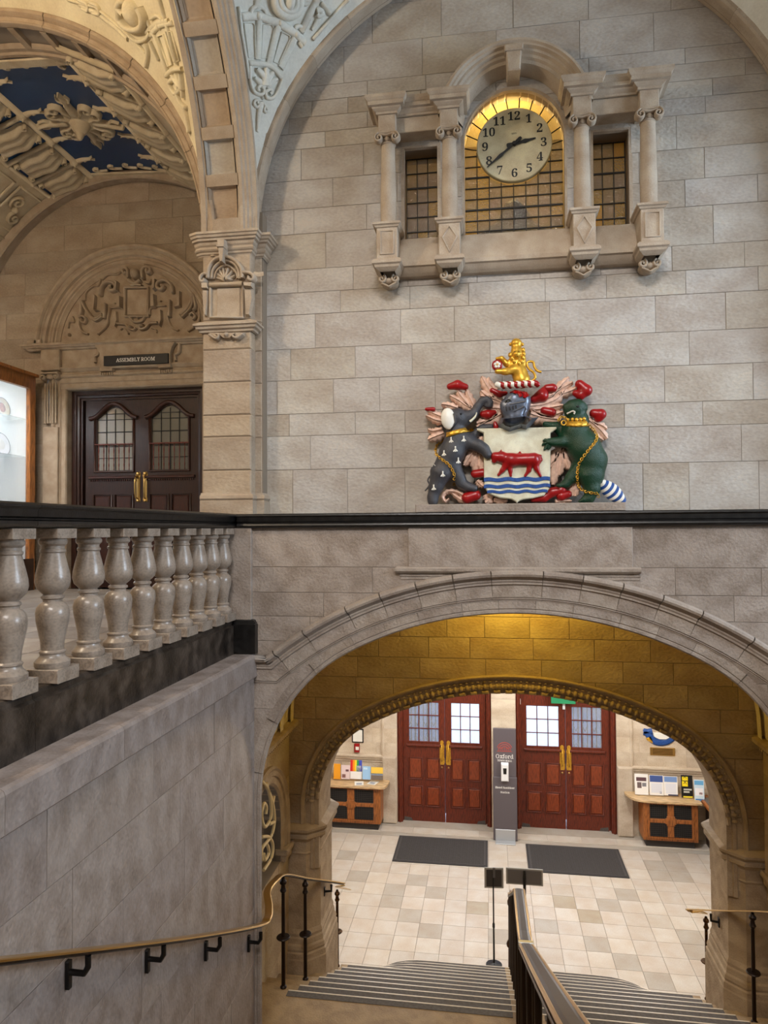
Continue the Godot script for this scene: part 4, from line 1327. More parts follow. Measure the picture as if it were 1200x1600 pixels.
	var yt: float = 6.8659
	b.mould(v2([x0, GAL, x0, yt, x1, yt, x1, GAL]), v2([0.16, -0.02, 0.16, 0.05, 0.15, 0.06, 0.135, 0.06, 0.125, 0.05, 0.12, 0.035, 0.07, 0.035, 0.06, 0.02, 0.03, 0.02, 0.02, 0.035, 0.008, 0.03, 0.0, 0.015, 0.0, -0.2]), id)
	obj("architrave_frame", b, G, o)
	# fluted pilaster on the left (its twin stands behind the pier)
	for px in [-4.50, cx + (cx + 4.50)]:
		b = B.new()
		b.box(Vector3(px, 5.6, z + 0.03), Vector3(0.17, 1.75, 0.07), 0.006)
		var pil := obj("pilaster", b, G, o)
		for i in 5:
			var fl := B.new()
			fl.tube([Vector3(px - 0.06 + i * 0.03, 6.5167, z + 0.062), Vector3(px - 0.06 + i * 0.03, 6.9323, z + 0.062)], 0.011, 6)
			obj("reeding", fl, M.gallery_trim, pil)
		b = B.new()
		var cy2: float = 6.9994
		b.box(Vector3(px, cy2 + 0.035, z + 0.045), Vector3(0.21, 0.02, 0.11), 0.004)
		for e in [-1, 1]:
			b.ribbon(spiral(Vector2(px + e * 0.075, cy2), 0.034, PI / 2, -e * 1.4, 16), 0.009, 0.07, f)
		b.ball(Vector3(px, cy2, z + 0.07), Vector3(0.05, 0.03, 0.03), 8)
		obj("capital", b, G, pil)
	tympanum_relief(o, G, z - 0.03)
	# ---- sign
	var sg := thing("door_sign", "black sign with white lettering ASSEMBLY ROOM over the door", "sign")
	var sp: PackedVector2Array = v2([-3.8832, 7.182, -3.1845, 7.1822, -3.1843, 7.0823, -3.8828, 7.083])
	b = B.new()
	b.prism(rect(sp[0].x, sp[3].y, sp[1].x, sp[0].y), -6.618, -6.595, 0.003)
	obj("board", b, M.sign_black, sg)
	text("lettering", "ASSEMBLY ROOM", Vector3(0.5 * (sp[0].x + sp[1].x), 0.5 * (sp[0].y + sp[3].y), -6.5945), 0.42, M.letter, sg, "Droid Serif", 0.002)
	# ---- double doors
	assembly_doors(cx)

func text(called: String, s: String, at: Vector3, width: float, m: Material, parent: Node, font := "Droid Sans", depth := 0.002, weight := 400, height := 0.0, italic := false):
	var t := TextMesh.new()
	var f := SystemFont.new()
	f.font_names = PackedStringArray([font])
	f.font_weight = weight
	f.font_italic = italic
	t.font = f; t.text = s; t.font_size = 32; t.pixel_size = 0.01; t.depth = 0.02; t.curve_step = 1.5
	t.horizontal_alignment = HORIZONTAL_ALIGNMENT_CENTER
	t.vertical_alignment = VERTICAL_ALIGNMENT_CENTER
	var bb := t.get_aabb()
	var k: float = width / bb.size.x if width > 0.0 else height / bb.size.y
	var o := inst(called, t, m, parent)
	o.scale = Vector3(k, k if height <= 0.0 else height / bb.size.y, depth / 0.02)
	var c := bb.get_center()
	o.position = at - Vector3(c.x * o.scale.x, c.y * o.scale.y, 0)
	return o

func tympanum_relief(o: Node, G: Material, z: float):
	var f := func(p: Vector3) -> Vector3: return Vector3(p.x, p.y, z + p.z)
	var it := [
		["line", v2([-3.7097, 7.9146, -3.4556, 7.8999, -3.4548, 7.6012, -3.7087, 7.6143, -3.7097, 7.9146]), 0.014, 0.03, "tablet_frame"],
		["plate", v2([-3.6955, 7.9004, -3.4696, 7.8874, -3.4689, 7.6152, -3.6946, 7.6269]), 0.006, 0.012, "tablet_face"],
		["knob", v2([-3.5968, 8.048]), 0.05, 0.07, "mask_face", 1.25],
		["line", v2([-3.6603, 7.9851, -3.5965, 7.948, -3.5331, 7.9775]), 0.018, 0.045, "mask_beard", 1],
		["line", v2([-3.646, 7.9309, -3.5824, 7.9338, -3.5189, 7.9208]), 0.012, 0.04, "mask_collar", 1],
		["line", v2([-3.505, 7.9892, -3.5122, 8.0695, -3.4771, 8.1072, -3.4279, 8.0909, -3.4278, 8.051, -3.4629, 8.0532, -3.456, 8.082]), 0.016, 0.05, "scroll", 1],
		["line", v2([-3.6745, 7.9993, -3.6676, 8.0723, -3.689, 8.1097, -3.7245, 8.0959, -3.7101, 8.0549, -3.6818, 8.0665]), 0.016, 0.05, "scroll", 1],
		["line", v2([-3.4207, 7.9842, -3.4416, 7.9455, -3.4838, 7.9613]), 0.012, 0.03, "scroll", 1],
		["line", v2([-3.6466, 8.1445, -3.5971, 8.1547, -3.5336, 8.1441, -3.4913, 8.1281]), 0.014, 0.03, "crest", 1],
		["line", v2([-3.9805, 7.843, -3.9594, 7.9357, -3.888, 7.9785, -3.8165, 7.9475, -3.8163, 7.894, -3.8662, 7.8901, -3.8735, 7.9307, -3.8449, 7.9291]), 0.018, 0.045, "scroll", 1],
		["line", v2([-3.1832, 7.8247, -3.1972, 7.9047, -3.2668, 7.9617, -3.3366, 7.946, -3.3505, 7.8938, -3.3085, 7.8689, -3.2807, 7.8964, -3.3058, 7.9111]), 0.018, 0.045, "scroll", 1],
		["plate", v2([-3.8052, 7.9937, -3.7809, 7.9722, -3.7878, 7.8856, -3.7592, 7.864, -3.8091, 7.8869]), 0.004, 0.045, "strap_end"],
		["plate", v2([-3.3926, 7.9891, -3.3576, 7.9738, -3.3644, 7.8747, -3.3924, 7.8604]), 0.004, 0.05, "strap_end"],
		["plate", v2([-3.7875, 7.8255, -3.7449, 7.8231, -3.7445, 7.6962, -3.7871, 7.6985]), 0.006, 0.045, "side_roll"],
		["plate", v2([-3.4133, 7.8178, -3.3713, 7.8221, -3.364, 7.6826, -3.413, 7.6852]), 0.006, 0.05, "side_roll"],
		["plate", v2([-4.0525, 7.8672, -4.0308, 7.8391, -4.0445, 7.6988, -3.9942, 7.6894, -4.0445, 7.6827, -4.0589, 7.6995]), 0.004, 0.035, "strap_end"],
		["plate", v2([-3.1347, 7.8417, -3.0973, 7.8396, -3.0971, 7.6815, -3.1691, 7.6722, -3.1276, 7.7029]), 0.004, 0.04, "strap_end"],
		["line", v2([-3.8798, 7.7168, -3.9008, 7.6109, -3.9148, 7.5313, -4.0147, 7.4425]), 0.012, 0.025, "strap", 1],
		["line", v2([-4.2245, 7.6275, -4.2241, 7.5467, -4.1876, 7.4776, -4.1226, 7.4503]), 0.012, 0.025, "strap", 1],
		["line", v2([-3.2454, 7.6432, -3.2383, 7.5505, -3.1965, 7.4759, -3.1272, 7.4422]), 0.012, 0.02, "strap", 1],
		["line", v2([-2.9071, 7.691, -2.9002, 7.5726, -2.9344, 7.4826, -3.0237, 7.428]), 0.012, 0.025, "strap", 1],
		["line", v2([-4.1892, 7.8007, -4.1309, 7.6899, -4.0441, 7.6048, -3.9582, 7.6473]), 0.014, 0.04, "drapery_fold", 1],
		["line", v2([-4.1819, 7.7734, -4.1163, 7.6555, -4.0368, 7.5843, -3.9581, 7.6272]), 0.010, 0.035, "drapery_fold", 1],
		["line", v2([-4.1965, 7.8011, -4.1959, 7.6933, -4.2101, 7.6402]), 0.020, 0.04, "drapery_tail", 1],
		["line", v2([-2.9552, 7.7987, -3.0033, 7.683, -3.0998, 7.5895]), 0.018, 0.045, "drapery_fold", 1],
		["line", v2([-2.9552, 7.7987, -2.9826, 7.6688, -3.0859, 7.5691]), 0.012, 0.04, "drapery_fold", 1],
		["line", v2([-2.9594, 7.7989, -2.9345, 7.6793, -2.962, 7.6349]), 0.016, 0.04, "drapery_tail", 1],
		["line", v2([-4.2245, 7.6275, -4.1812, 7.6387, -4.145, 7.6099, -4.1592, 7.5703, -4.1954, 7.5856, -4.1883, 7.6122]), 0.013, 0.035, "scroll", 1],
		["line", v2([-3.0032, 7.5911, -2.9688, 7.609, -2.9413, 7.5748, -2.9619, 7.5496, -2.9826, 7.5703]), 0.013, 0.035, "scroll", 1],
		["line", v2([-3.93, 7.7597, -3.9296, 7.6659, -3.9365, 7.5993]), 0.016, 0.04, "tassel", 1],
		["line", v2([-3.2178, 7.754, -3.2177, 7.6682, -3.2217, 7.5826]), 0.016, 0.04, "tassel", 1],
		["plate", v2([-3.8369, 7.6744, -3.8012, 7.6725, -3.7895, 7.5785, -3.8149, 7.4997, -3.8436, 7.5812]), 0.005, 0.03, "drop"],
		["plate", v2([-3.336, 7.6613, -3.3053, 7.6596, -3.2996, 7.5536, -3.3217, 7.482, -3.347, 7.556]), 0.005, 0.035, "drop"],
		["line", v2([-3.9884, 8.0247, -4.0169, 7.9592, -4.0744, 7.9531, -4.1535, 7.8931, -4.1676, 7.8063]), 0.010, 0.018, "strap", 1],
		["line", v2([-3.7458, 8.1106, -3.7884, 8.0663, -3.8311, 8.0622, -3.9026, 8.0666, -3.9741, 8.0172]), 0.010, 0.018, "strap", 1],
		["line", v2([-3.3789, 8.1011, -3.3298, 8.0517, -3.267, 8.0544, -3.1695, 7.9956, -3.114, 7.9461, -3.0725, 7.9502]), 0.010, 0.018, "strap", 1],
		["line", v2([-3.8798, 7.7168, -3.7871, 7.7119, -3.7302, 7.6821, -3.7158, 7.6147]), 0.009, 0.02, "strap", 1],
		["line", v2([-3.2664, 7.7038, -3.3641, 7.7025, -3.434, 7.6797, -3.4409, 7.6138]), 0.009, 0.02, "strap", 1],
		["line", v2([-3.6591, 7.6118, -3.6166, 7.5564, -3.532, 7.5521, -3.4899, 7.6031]), 0.012, 0.03, "strap", 1],
		["line", v2([-3.8008, 7.5457, -3.7013, 7.5274, -3.6729, 7.4927, -3.6163, 7.47, -3.5882, 7.4885]), 0.012, 0.03, "scroll", 1],
		["line", v2([-3.3497, 7.5297, -3.4336, 7.5273, -3.4756, 7.483, -3.5318, 7.4725, -3.5459, 7.5064, -3.5038, 7.5109]), 0.014, 0.035, "scroll", 1],
		["knob", v2([-3.6475, 7.4981]), 0.024, 0.05, "bead"],
		["knob", v2([-3.5248, 7.5053]), 0.024, 0.05, "bead"],
		["line", v2([-3.765, 7.4772, -3.7296, 7.4955, -3.6727, 7.4328]), 0.008, 0.022, "strap", 1],
		["line", v2([-3.4195, 7.4802, -3.3775, 7.465, -3.3635, 7.4312]), 0.008, 0.022, "strap", 1],
		["knob", v2([-4.3426, 7.4554]), 0.018, 0.03, "bead"],
		["line", v2([-4.3547, 7.5261, -4.3405, 7.5929, -4.2896, 7.5904, -4.3044, 7.6451]), 0.009, 0.018, "strap", 1],
		["knob", v2([-3.83, 7.761]), 0.010, 0.02, "bead"],
		["knob", v2([-3.3223, 7.7571]), 0.010, 0.02, "bead"],
		["knob", v2([-3.5715, 7.5966]), 0.014, 0.03, "bead"],
	]
	for e in it: e[3] *= 1.5
	relief(o, G, f, it)

func assembly_doors(cx: float):
	var z := ZA - 0.12
	# dark recess lining and frame
	var b := B.new()
	b.mould(v2([cx - 0.735, GAL, cx - 0.735, 6.8659 + 0.005, cx + 0.735, 6.8659 + 0.005, cx + 0.735, GAL]), v2([0.0, -0.06, -0.05, -0.06, -0.055, -0.075, -0.075, -0.08, -0.08, -0.1, -0.1, -0.1, -0.1, -0.2]), Transform3D(Basis.IDENTITY, Vector3(0, 0, ZA)))
	var fr := obj("door_case", b, M.dark_oak)
	struct(fr, "dark oak case of the assembly room doors")
	for s in [-1.0, 1.0]:
		var d := thing("assembly_door", "dark oak door leaf with arched leaded glass, %s" % ("left of the brass pulls under the sign" if s < 0 else "half hidden behind the stone pier"), "door", Vector3(cx + 0.02, 0, z), "assembly room double doors")
		var W := 0.632
		var x0 := 0.0 if s > 0 else -W
		var X := func(t: float) -> float: return x0 + t * W if s > 0 else x0 + W - t * W
		# t runs from the meeting stile (0) to the hinge stile (1)
		var gl := 0.17; var gr := 0.80     # glass opening
		var gy0: float = 6.03; var gy1: float = 6.5766
		var top: float = 6.8341
		var mid: float = 0.5 * (gl + gr)
		# body with the arched opening cut out
		var hole := PackedVector2Array([Vector2(X.call(gl), gy0), Vector2(X.call(gr), gy0), Vector2(X.call(gr), gy1)])
		var crown: float = gy1 + 0.12
		var ogee := []
		for i in 11:
			var t := i / 10.0
			ogee.append(Vector2(X.call(lerpf(gr, gl, t)), gy1 + 0.12 * sin(t * PI) ** 1.4))
		for p in ogee.slice(1, 10): hole.append(p)
		hole.append(Vector2(X.call(gl), gy1))
		b = B.new()
		for q in Geometry2D.clip_polygons(rect(x0, gy0 - 0.001, x0 + W, gy1 + 0.0005), hole):
			b.prism(q, -0.04, 0.0)
		# lower door, head
		b.prism(rect(x0, GAL + 0.005, x0 + W, gy0), -0.04, 0.0)
		var head := rect(x0, gy1, x0 + W, top)
		for q in Geometry2D.clip_polygons(head, hole):
			b.prism(q, -0.04, 0.0)
		obj("door_body", b, M.dark_oak, d)
		# hood moulding over the glass
		b = B.new()
		var hp := PackedVector2Array()
		hp.append(Vector2(X.call(gr + 0.12), gy1 + 0.0))
		for i in 13:
			var t := i / 12.0
			hp.append(Vector2(X.call(lerpf(gr + 0.03, gl - 0.03, t)), gy1 + 0.012 + 0.14 * sin(t * PI) ** 1.4))
		hp.append(Vector2(X.call(gl - 0.10), gy1))
		var idz := func(p: Vector3) -> Vector3: return p
		b.ribbon(bez(hp, 4), 0.022, 0.04, idz)
		obj("hood_moulding", b, M.dark_panel, d)
		b = B.new()
		b.ribbon(PackedVector2Array([Vector2(X.call(gl - 0.03), gy1), Vector2(X.call(gl - 0.03), gy0 - 0.015), Vector2(X.call(gr + 0.03), gy0 - 0.015), Vector2(X.call(gr + 0.03), gy1)]), 0.012, 0.018, idz)
		obj("glass_bead", b, M.dark_panel, d)
		# glass with leading
		b = B.new()
		var pane_mat := mat([Color(0.62, 0.60, 0.56, 0.85), Color(0.45, 0.44, 0.40, 0.85)][0 if s < 0 else 1], 0.08)
		pane_mat.transparency = BaseMaterial3D.TRANSPARENCY_ALPHA
		b.prism(hole, -0.026, -0.022)
		obj("pane", b, pane_mat, d)
		b = B.new()
		for i in range(1, 4):
			var x: float = X.call(lerpf(gl, gr, i / 4.0))
			b.box(Vector3(x, 0.5 * (gy0 + gy1 + 0.10), -0.016), Vector3(0.006, gy1 - gy0 + 0.10, 0.008))
		for i in range(1, 5):
			var yy := lerpf(gy0, gy1, [0.0, 0.24, 0.46, 0.74, 0.98][i])
			b.box(Vector3(X.call(mid), yy, -0.016), Vector3(W * (gr - gl), 0.009 if i == 3 else 0.005, 0.008))
		b.box(Vector3(X.call(mid), gy1 + 0.05, -0.016), Vector3(W * (gr - gl) * 0.62, 0.005, 0.008))
		obj("leading", b, M.lead, d)
		# turned spindles across the lower glass
		var ry := lerpf(gy0, gy1, 0.50)
		b = B.new()
		b.box(Vector3(X.call(mid), ry, 0.012), Vector3(W * (gr - gl) + 0.03, 0.014, 0.02), 0.003)
		var gal := obj("spindle_rail", b, M.oak, d)
		for i in 7:
			b = B.new()
			var hh: float = ry - gy0
			b.lathe(v2([0.006, 0, 0.006, hh * 0.05, 0.004, hh * 0.08, 0.008, hh * 0.2, 0.004, hh * 0.3, 0.007, hh * 0.47, 0.004, hh * 0.52, 0.006, hh * 0.55, 0.004, hh * 0.6, 0.008, hh * 0.75, 0.004, hh * 0.9, 0.006, hh]), 8, Vector3(X.call(lerpf(gl, gr, (i + 0.5) / 7.0)), gy0, 0.012))
			obj("spindle", b, M.oak, d)
		# rails, dentils, lower panels
		b = B.new()
		b.box(Vector3(x0 + W * 0.5, gy0 - 0.075, 0.012), Vector3(W * 0.86, 0.028, 0.03), 0.006)
		obj("lock_rail_moulding", b, M.dark_panel, d)
		b = B.new()
		for i in 22:
			b.box(Vector3(x0 + W * (0.1 + 0.8 * i / 21.0), gy0 - 0.105, 0.008), Vector3(0.011, 0.016, 0.018))
		obj("dentils", b, M.dark_panel, d)
		for i in 2:
			b = B.new()
			var xx: float = X.call(0.31 + 0.38 * i)
			b.prism(rect(xx - 0.085, GAL + 0.25, xx + 0.085, gy0 - 0.27), 0.0, 0.014, 0.01)
			obj("raised_panel", b, M.dark_panel, d)
			b = B.new()
			b.ribbon(rect(xx - 0.1, GAL + 0.235, xx + 0.1, gy0 - 0.255), 0.009, 0.014, idz, 0.0, true)
			obj("panel_moulding", b, M.dark_oak, d)
		# brass pull
		var hx: float = X.call(0.062)
		var hy0: float = 5.6963; var hy1: float = 6.0096
		b = B.new()
		b.prism(v2([hx - 0.022, hy0, hx + 0.022, hy0, hx + 0.026, hy0 + 0.03, hx + 0.02, hy0 + 0.05, hx + 0.022, hy1 - 0.06, hx + 0.03, hy1 - 0.04, hx + 0.022, hy1, hx - 0.022, hy1, hx - 0.03, hy1 - 0.04, hx - 0.022, hy1 - 0.06, hx - 0.02, hy0 + 0.05, hx - 0.026, hy0 + 0.03]), 0.0, 0.006, 0.002)
		var pl := obj("pull_plate", b, M.brass, d)
		b = B.new()
		b.tube([Vector3(hx, hy0 + 0.035, 0.006), Vector3(hx + s * 0.01, hy0 + 0.045, 0.04), Vector3(hx + s * 0.012, hy0 + 0.1, 0.05), Vector3(hx + s * 0.012, hy1 - 0.1, 0.05), Vector3(hx + s * 0.01, hy1 - 0.055, 0.04), Vector3(hx, hy1 - 0.045, 0.006)], [0.008, 0.008, 0.009, 0.009, 0.008, 0.008], 8)
		b.ball(Vector3(hx, hy1 - 0.02, 0.015), Vector3(0.022, 0.02, 0.012), 8)
		b.ball(Vector3(hx, hy0 + 0.012, 0.015), Vector3(0.018, 0.014, 0.01), 8)
		obj("pull_handle", b, M.brass, pl)
	# plain lit room behind the glass
	b = B.new()
	b.box(Vector3(cx, 5.7, ZA - 1.6), Vector3(2.4, 2.2, 0.1))
	b.box(Vector3(cx - 1.15, 5.7, ZA - 0.9), Vector3(0.1, 2.2, 1.4))
	b.box(Vector3(cx + 1.15, 5.7, ZA - 0.9), Vector3(0.1, 2.2, 1.4))
	b.box(Vector3(cx, 6.85, ZA - 0.9), Vector3(2.4, 0.1, 1.5))
	b.box(Vector3(cx, 4.65, ZA - 0.9), Vector3(2.4, 0.1, 1.5))
	struct(obj("wall_assembly_lobby", b, M.case_white), "pale lobby behind the assembly room doors")


const SIDE := Transform3D(Basis(Vector3(0, 0, -1), Vector3(0, 1, 0), Vector3(1, 0, 0)), Vector3.ZERO)   # local (-z, y, x): walls that face +x

func stair_walls():
	# ---- left stair wall under the balustrade
	var rows := []
	var ys := [1.6, 2.25, 2.62, 2.96, 3.26, 3.56, 3.86, 4.16, 4.435]
	for i in ys.size() - 1:
		var fixed := []
		if i == 6: fixed = [2.40, 3.3]
		if i == 5: fixed = [1.9, 2.757]
		if i == 4: fixed = [2.4, 3.638]
		rows.append([ys[i], ys[i + 1], joints(-1.2, 4.41, 0.5, 0.8, fixed)])
	ashlar("wall_stair_left", "smooth grey brown stone wall below the balustrade", rows, [], [], -1.526, 0.5, M.stair_stone, SIDE, 0.0010, 0.0012)
	# overhanging capping course
	var b := B.new()
	var w := Node3D.new()
	put(w, "trim_8", self)
	struct(w, "plain stone course below the black base")
	var x := [-1.2, 0.4, 1.3, 2.0, 2.72, 3.54, 4.405]
	for i in 6:
		b = B.new()
		b.xf = SIDE
		b.mould(v2([x[i] + 0.001, 0.0, x[i + 1] - 0.001, 0.0]), v2([-0.3, 4.595, -0.02, 4.595, -0.006, 4.588, 0.0, 4.575, 0.0, 4.452, -0.014, 4.44, -0.03, 4.434]), Transform3D(Basis(Vector3(1, 0, 0), Vector3(0, 0, 1), Vector3(0, 1, 0)), Vector3(0, 0, -1.502)))
		obj("course_stone", b, M.stair_stone[i % 4], w)
	# right stair wall, outside the frame
	b = B.new()
	b.box(Vector3(2.16, 3.1, -1.9), Vector3(0.5, 3.4, 5.0))
	struct(obj("wall_stair_right", b, M.stair_stone[0]), "right stair wall")

func stairs():
	var st := Node3D.new()
	put(st, "stairs", self)
	struct(st, "broad stone stairs with dark anti slip strips")
	var UPW := Transform3D(Basis(Vector3(1, 0, 0), Vector3(0, 0, 1), Vector3(0, 1, 0)), Vector3.ZERO)   # (x, z, y)
	for k in range(1, 13):
		var z := NOSE1 + (k - 1) * TREAD
		var y := k * RISER
		var b := B.new()
		b.xf = UPW
		if k < 12:
			var poly: PackedVector2Array
			if k >= 8:
				poly = v2([-1.9, z, 2.3, z, 2.3, z + TREAD + 0.06, -1.9, z + TREAD + 0.06])
			else:
				poly = step_outline(k)
			b.prism(poly, 0.0, y, 0.006)
		else:
			b.prism(v2([-1.9, z, 2.3, z, 2.3, -3.9, -1.9, -3.9]), LAND - 0.35, y, 0.006)
		var s := obj("step", b, M.step, st)
		for e in [[-1.514, 0.13], [0.35, 1.916]]:
			b = B.new()
			b.xf = UPW
			var x0: float = e[0]
			var x1: float = e[1]
			var pl := rect(x0, z + 0.012, x1, z + 0.068)
			if k <= 4:
				pl = bent_strip(k, x0, x1)
			b.prism(pl, y - 0.002, y + 0.003)
			obj("anti_slip_strip", b, M.strip, s)
		if k <= 12:
			b = B.new()
			b.xf = UPW
			var ln := rect(-1.514, z - 0.003, 1.916, z + 0.007)
			if k <= 4:
				ln = bent_strip(k, -1.6, 2.0, -0.003, 0.007)
			b.prism(ln, y - 0.02, y + 0.002)
			obj("nosing_edge", b, M.nosing, s)
	# flight above the half landing, up to the viewer
	for k in range(13, 23):
		var z := -4.12 + (k - 13) * TREAD
		var b := B.new()
		b.xf = UPW
		b.prism(v2([-1.52, z, 1.92, z, 1.92, z + TREAD + 0.1, -1.52, z + TREAD + 0.1]), LAND - 0.3, k * RISER, 0.006)
		obj("step", b, M.step, st)

func step_outline(k: int) -> PackedVector2Array:
	var z := NOSE1 + (k - 1) * TREAD
	var c := CX + 0.01
	var e := 1.79
	var zb := z + TREAD + 0.06
	if k >= 5:
		return v2([c - e, z, c + e, z, c + e, zb, c - e, zb])
	var out := PackedVector2Array()
	var ce := 0.75
	var h := 0.55 - 0.06 * k
	for i in 11:
		var t := i / 10.0
		out.append(Vector2(c - e + ce * t, z + h * pow(1.0 - t, 2.2)))
	for i in 11:
		var t := 1.0 - i / 10.0
		out.append(Vector2(c + e - ce * t, z + h * pow(1.0 - t, 2.2)))
	out.append(Vector2(c + e, zb + h))
	out.append(Vector2(c - e, zb + h))
	return out

func bent_strip(k: int, x0: float, x1: float, d0 := 0.012, d1 := 0.068) -> PackedVector2Array:
	var z := NOSE1 + (k - 1) * TREAD
	var c := CX + 0.01
	var e := 1.79
	var ce := 0.75
	var h := 0.55 - 0.06 * k
	var n := 14
	var a := PackedVector2Array()
	var d := PackedVector2Array()
	var lim := 0.20 if k > 2 else 0.08
	for i in n + 1:
		var x := lerpf(maxf(x0, c - e + lim), minf(x1, c + e - lim), float(i) / n)
		var t: float = clampf(minf(x - (c - e), (c + e) - x) / ce, 0.0, 1.0)
		var zz := z + h * pow(1.0 - t, 2.2)
		a.append(Vector2(x, zz + d0))
		d.append(Vector2(x, zz + d1))
	d.reverse()
	a.append_array(d)
	return a

func mirror_x() -> Transform3D:
	return Transform3D(Basis(Vector3(-1, 0, 0), Vector3(0, 1, 0), Vector3(0, 0, 1)), Vector3(2 * (CX + 0.01), 0, 0))

func passage():
	# ---- inner wall with the carved arch
	var c := Vector2(CX, 1.115)
	var path := haunched(c, 2.80, 0.85, 1.79, 2.25)
	var rows := []
	var ys := [2.3, 2.62, 2.92, 3.2, 3.42, 3.63, 3.83, 4.03, 4.22, 4.41, 4.60, 4.82, 5.05, 5.3]
	for i in ys.size() - 1:
		rows.append([ys[i], ys[i + 1], joints(-2.1, 2.5, 0.34, 0.6)])
	ashlar("wall_inner_arch", "inner stone wall over the carved arch, lit yellow from above", rows, [], [offset_path(path, 0.08)], ZI, 0.5, M.arch_wall, Transform3D.IDENTITY, 0.0024, 0.002)
	var arch := MeshInstance3D.new()
	var b := B.new()
	b.mould(path, v2([0.17, -0.02, 0.17, 0.02, 0.158, 0.03, 0.145, 0.026, 0.135, 0.012, 0.125, 0.008, 0.12, -0.004, 0.085, -0.012, 0.08, 0.004, 0.07, 0.008, 0.045, 0.004, 0.04, -0.012, 0.0, -0.016, -0.002, -0.03, 0.0, -0.5]), Transform3D(Basis.IDENTITY, Vector3(0, 0, ZI)), true, false, false)
	arch.mesh = b.mesh(); arch.material_override = M.pier_low
	put(arch, "trim_9", self)
	struct(arch, "carved stone arch between the stairs and the entrance hall")
	# carved leaves round the arch
	var cum := [0.0]
	for i in path.size() - 1:
		cum.append(cum[-1] + path[i].distance_to(path[i + 1]))
	var leaf := B.new()
	var step := 0.052
	var s := 0.62
	while s < cum[-1] - 0.62:
		var i := 0
		while cum[i + 1] < s: i += 1
		var p := path[i].lerp(path[i + 1], (s - cum[i]) / (cum[i + 1] - cum[i]))
		var t := (path[i + 1] - path[i]).normalized()
		var nn := Vector2(-t.y, t.x)
		var q := p + nn * 0.062
		leaf.xf = Transform3D(Basis(Vector3(t.x, t.y, 0), Vector3(nn.x, nn.y, 0), Vector3(0, 0, 1)), Vector3(q.x, q.y, ZI - 0.004))
		leaf.ball(Vector3(0, 0.004, 0), Vector3(0.020, 0.030, 0.034), 8)
		leaf.xf = Transform3D(Basis(Vector3(t.x, t.y, 0), Vector3(nn.x, nn.y, 0), Vector3(0, 0, 1)), Vector3(p.x + nn.x * 0.018, p.y + nn.y * 0.018, ZI - 0.014))
		if int(s / step) % 2 == 0:
			leaf.box(Vector3(0, 0, 0.012), Vector3(0.062, 0.03, 0.04), 0.008)
		q = p + nn * 0.112
		leaf.xf = Transform3D(Basis(Vector3(t.x, t.y, 0), Vector3(nn.x, nn.y, 0), Vector3(0, 0, 1)), Vector3(q.x, q.y, ZI + 0.004))
		leaf.ball(Vector3.ZERO, Vector3(0.018, 0.010, 0.014), 6)
		s += step
	var cb := obj("carved_band", leaf, M.pier_low, arch)
	cb.set_meta("kind", "stuff")
	# ---- piers of the inner arch
	for sd in 2:
		var mx := Transform3D.IDENTITY if sd == 0 else mirror_x()
		var UPW := mx * XZ
		var plan := v2([-1.96, -6.37, -1.71, -6.37, -1.60, -6.48, -1.60, -6.95, -1.71, -7.06, -1.96, -7.06])
		var pier := MeshInstance3D.new()
		b = B.new()
		b.xf = UPW
		b.prism(plan, 0.0, 2.42)
		pier.mesh = b.mesh(); pier.material_override = M.pier_low
		put(pier, "wall_pier_lower", self)
		struct(pier, "octagonal stone pier at the foot of the inner arch, %s side" % ["left", "right"][sd])
		b = B.new()
		b.mould(plan, v2([0.0, 2.38, 0.006, 2.385, 0.012, 2.40, 0.004, 2.41, 0.006, 2.50, 0.02, 2.515, 0.03, 2.53, 0.05, 2.545, 0.05, 2.575, 0.04, 2.582, 0.055, 2.60, 0.07, 2.615, 0.07, 2.635, 0.03, 2.65, 0.0, 2.66, -0.12, 2.66]), UPW, false, true)
		obj("capital", b, M.pier_low, pier)
		b = B.new()
		b.mould(plan, v2([0.055, 0.0, 0.055, 1.44, 0.05, 1.455, 0.05, 1.50, 0.036, 1.51, 0.042, 1.53, 0.036, 1.56, 0.024, 1.575, 0.02, 1.62, 0.012, 1.635, 0.014, 1.66, 0.0, 1.70]), UPW, false, true)
		obj("pier_base", b, M.pier_low, pier)
		# ---- side wall of the passage with a small arch, cornice and coved ceiling
		var S := mx * SIDE
		var wrows := []
		for i in 13:
			wrows.append([1.0 + i * 0.21, 1.21 + i * 0.21, joints(4.6, 6.42, 0.35, 0.6)])
		var hole := PackedVector2Array([Vector2(5.24, 2.42), Vector2(6.14, 2.42), Vector2(6.14, 2.78)])
		hole.append_array(arc(Vector2(5.69, 2.78), 0.45, 3, 177, 16))
		hole.append(Vector2(5.24, 2.78))
		ashlar("wall_passage_%s" % ["left", "right"][sd], "side wall of the passage with a small grilled arch", wrows, [], [hole], -1.88, 0.16, M.arch_wall, S)
		b = B.new()
		b.xf = S
		var ap := PackedVector2Array([Vector2(5.24, 2.42)])
		ap.append_array(arc(Vector2(5.69, 2.78), 0.45, 180, 0, 24))
		ap.append(Vector2(6.14, 2.42))
		b.mould(ap, v2([0.16, -0.01, 0.16, 0.03, 0.14, 0.045, 0.12, 0.03, 0.08, 0.03, 0.07, 0.015, 0.02, 0.015, 0.0, 0.0, 0.0, -0.2]), Transform3D(Basis.IDENTITY, Vector3(0, 0, -1.88)), true, false, false)
		var sa := obj("trim_10" if sd == 0 else "trim_11", b, M.pier_low)
		struct(sa, "moulded side arch of the passage")
		b = B.new()
		b.xf = S
		b.box(Vector3(6.24, 2.50, -1.87), Vector3(0.22, 0.05, 0.12), 0.015)
		b.box(Vector3(6.24, 2.44, -1.875), Vector3(0.18, 0.06, 0.08), 0.01)
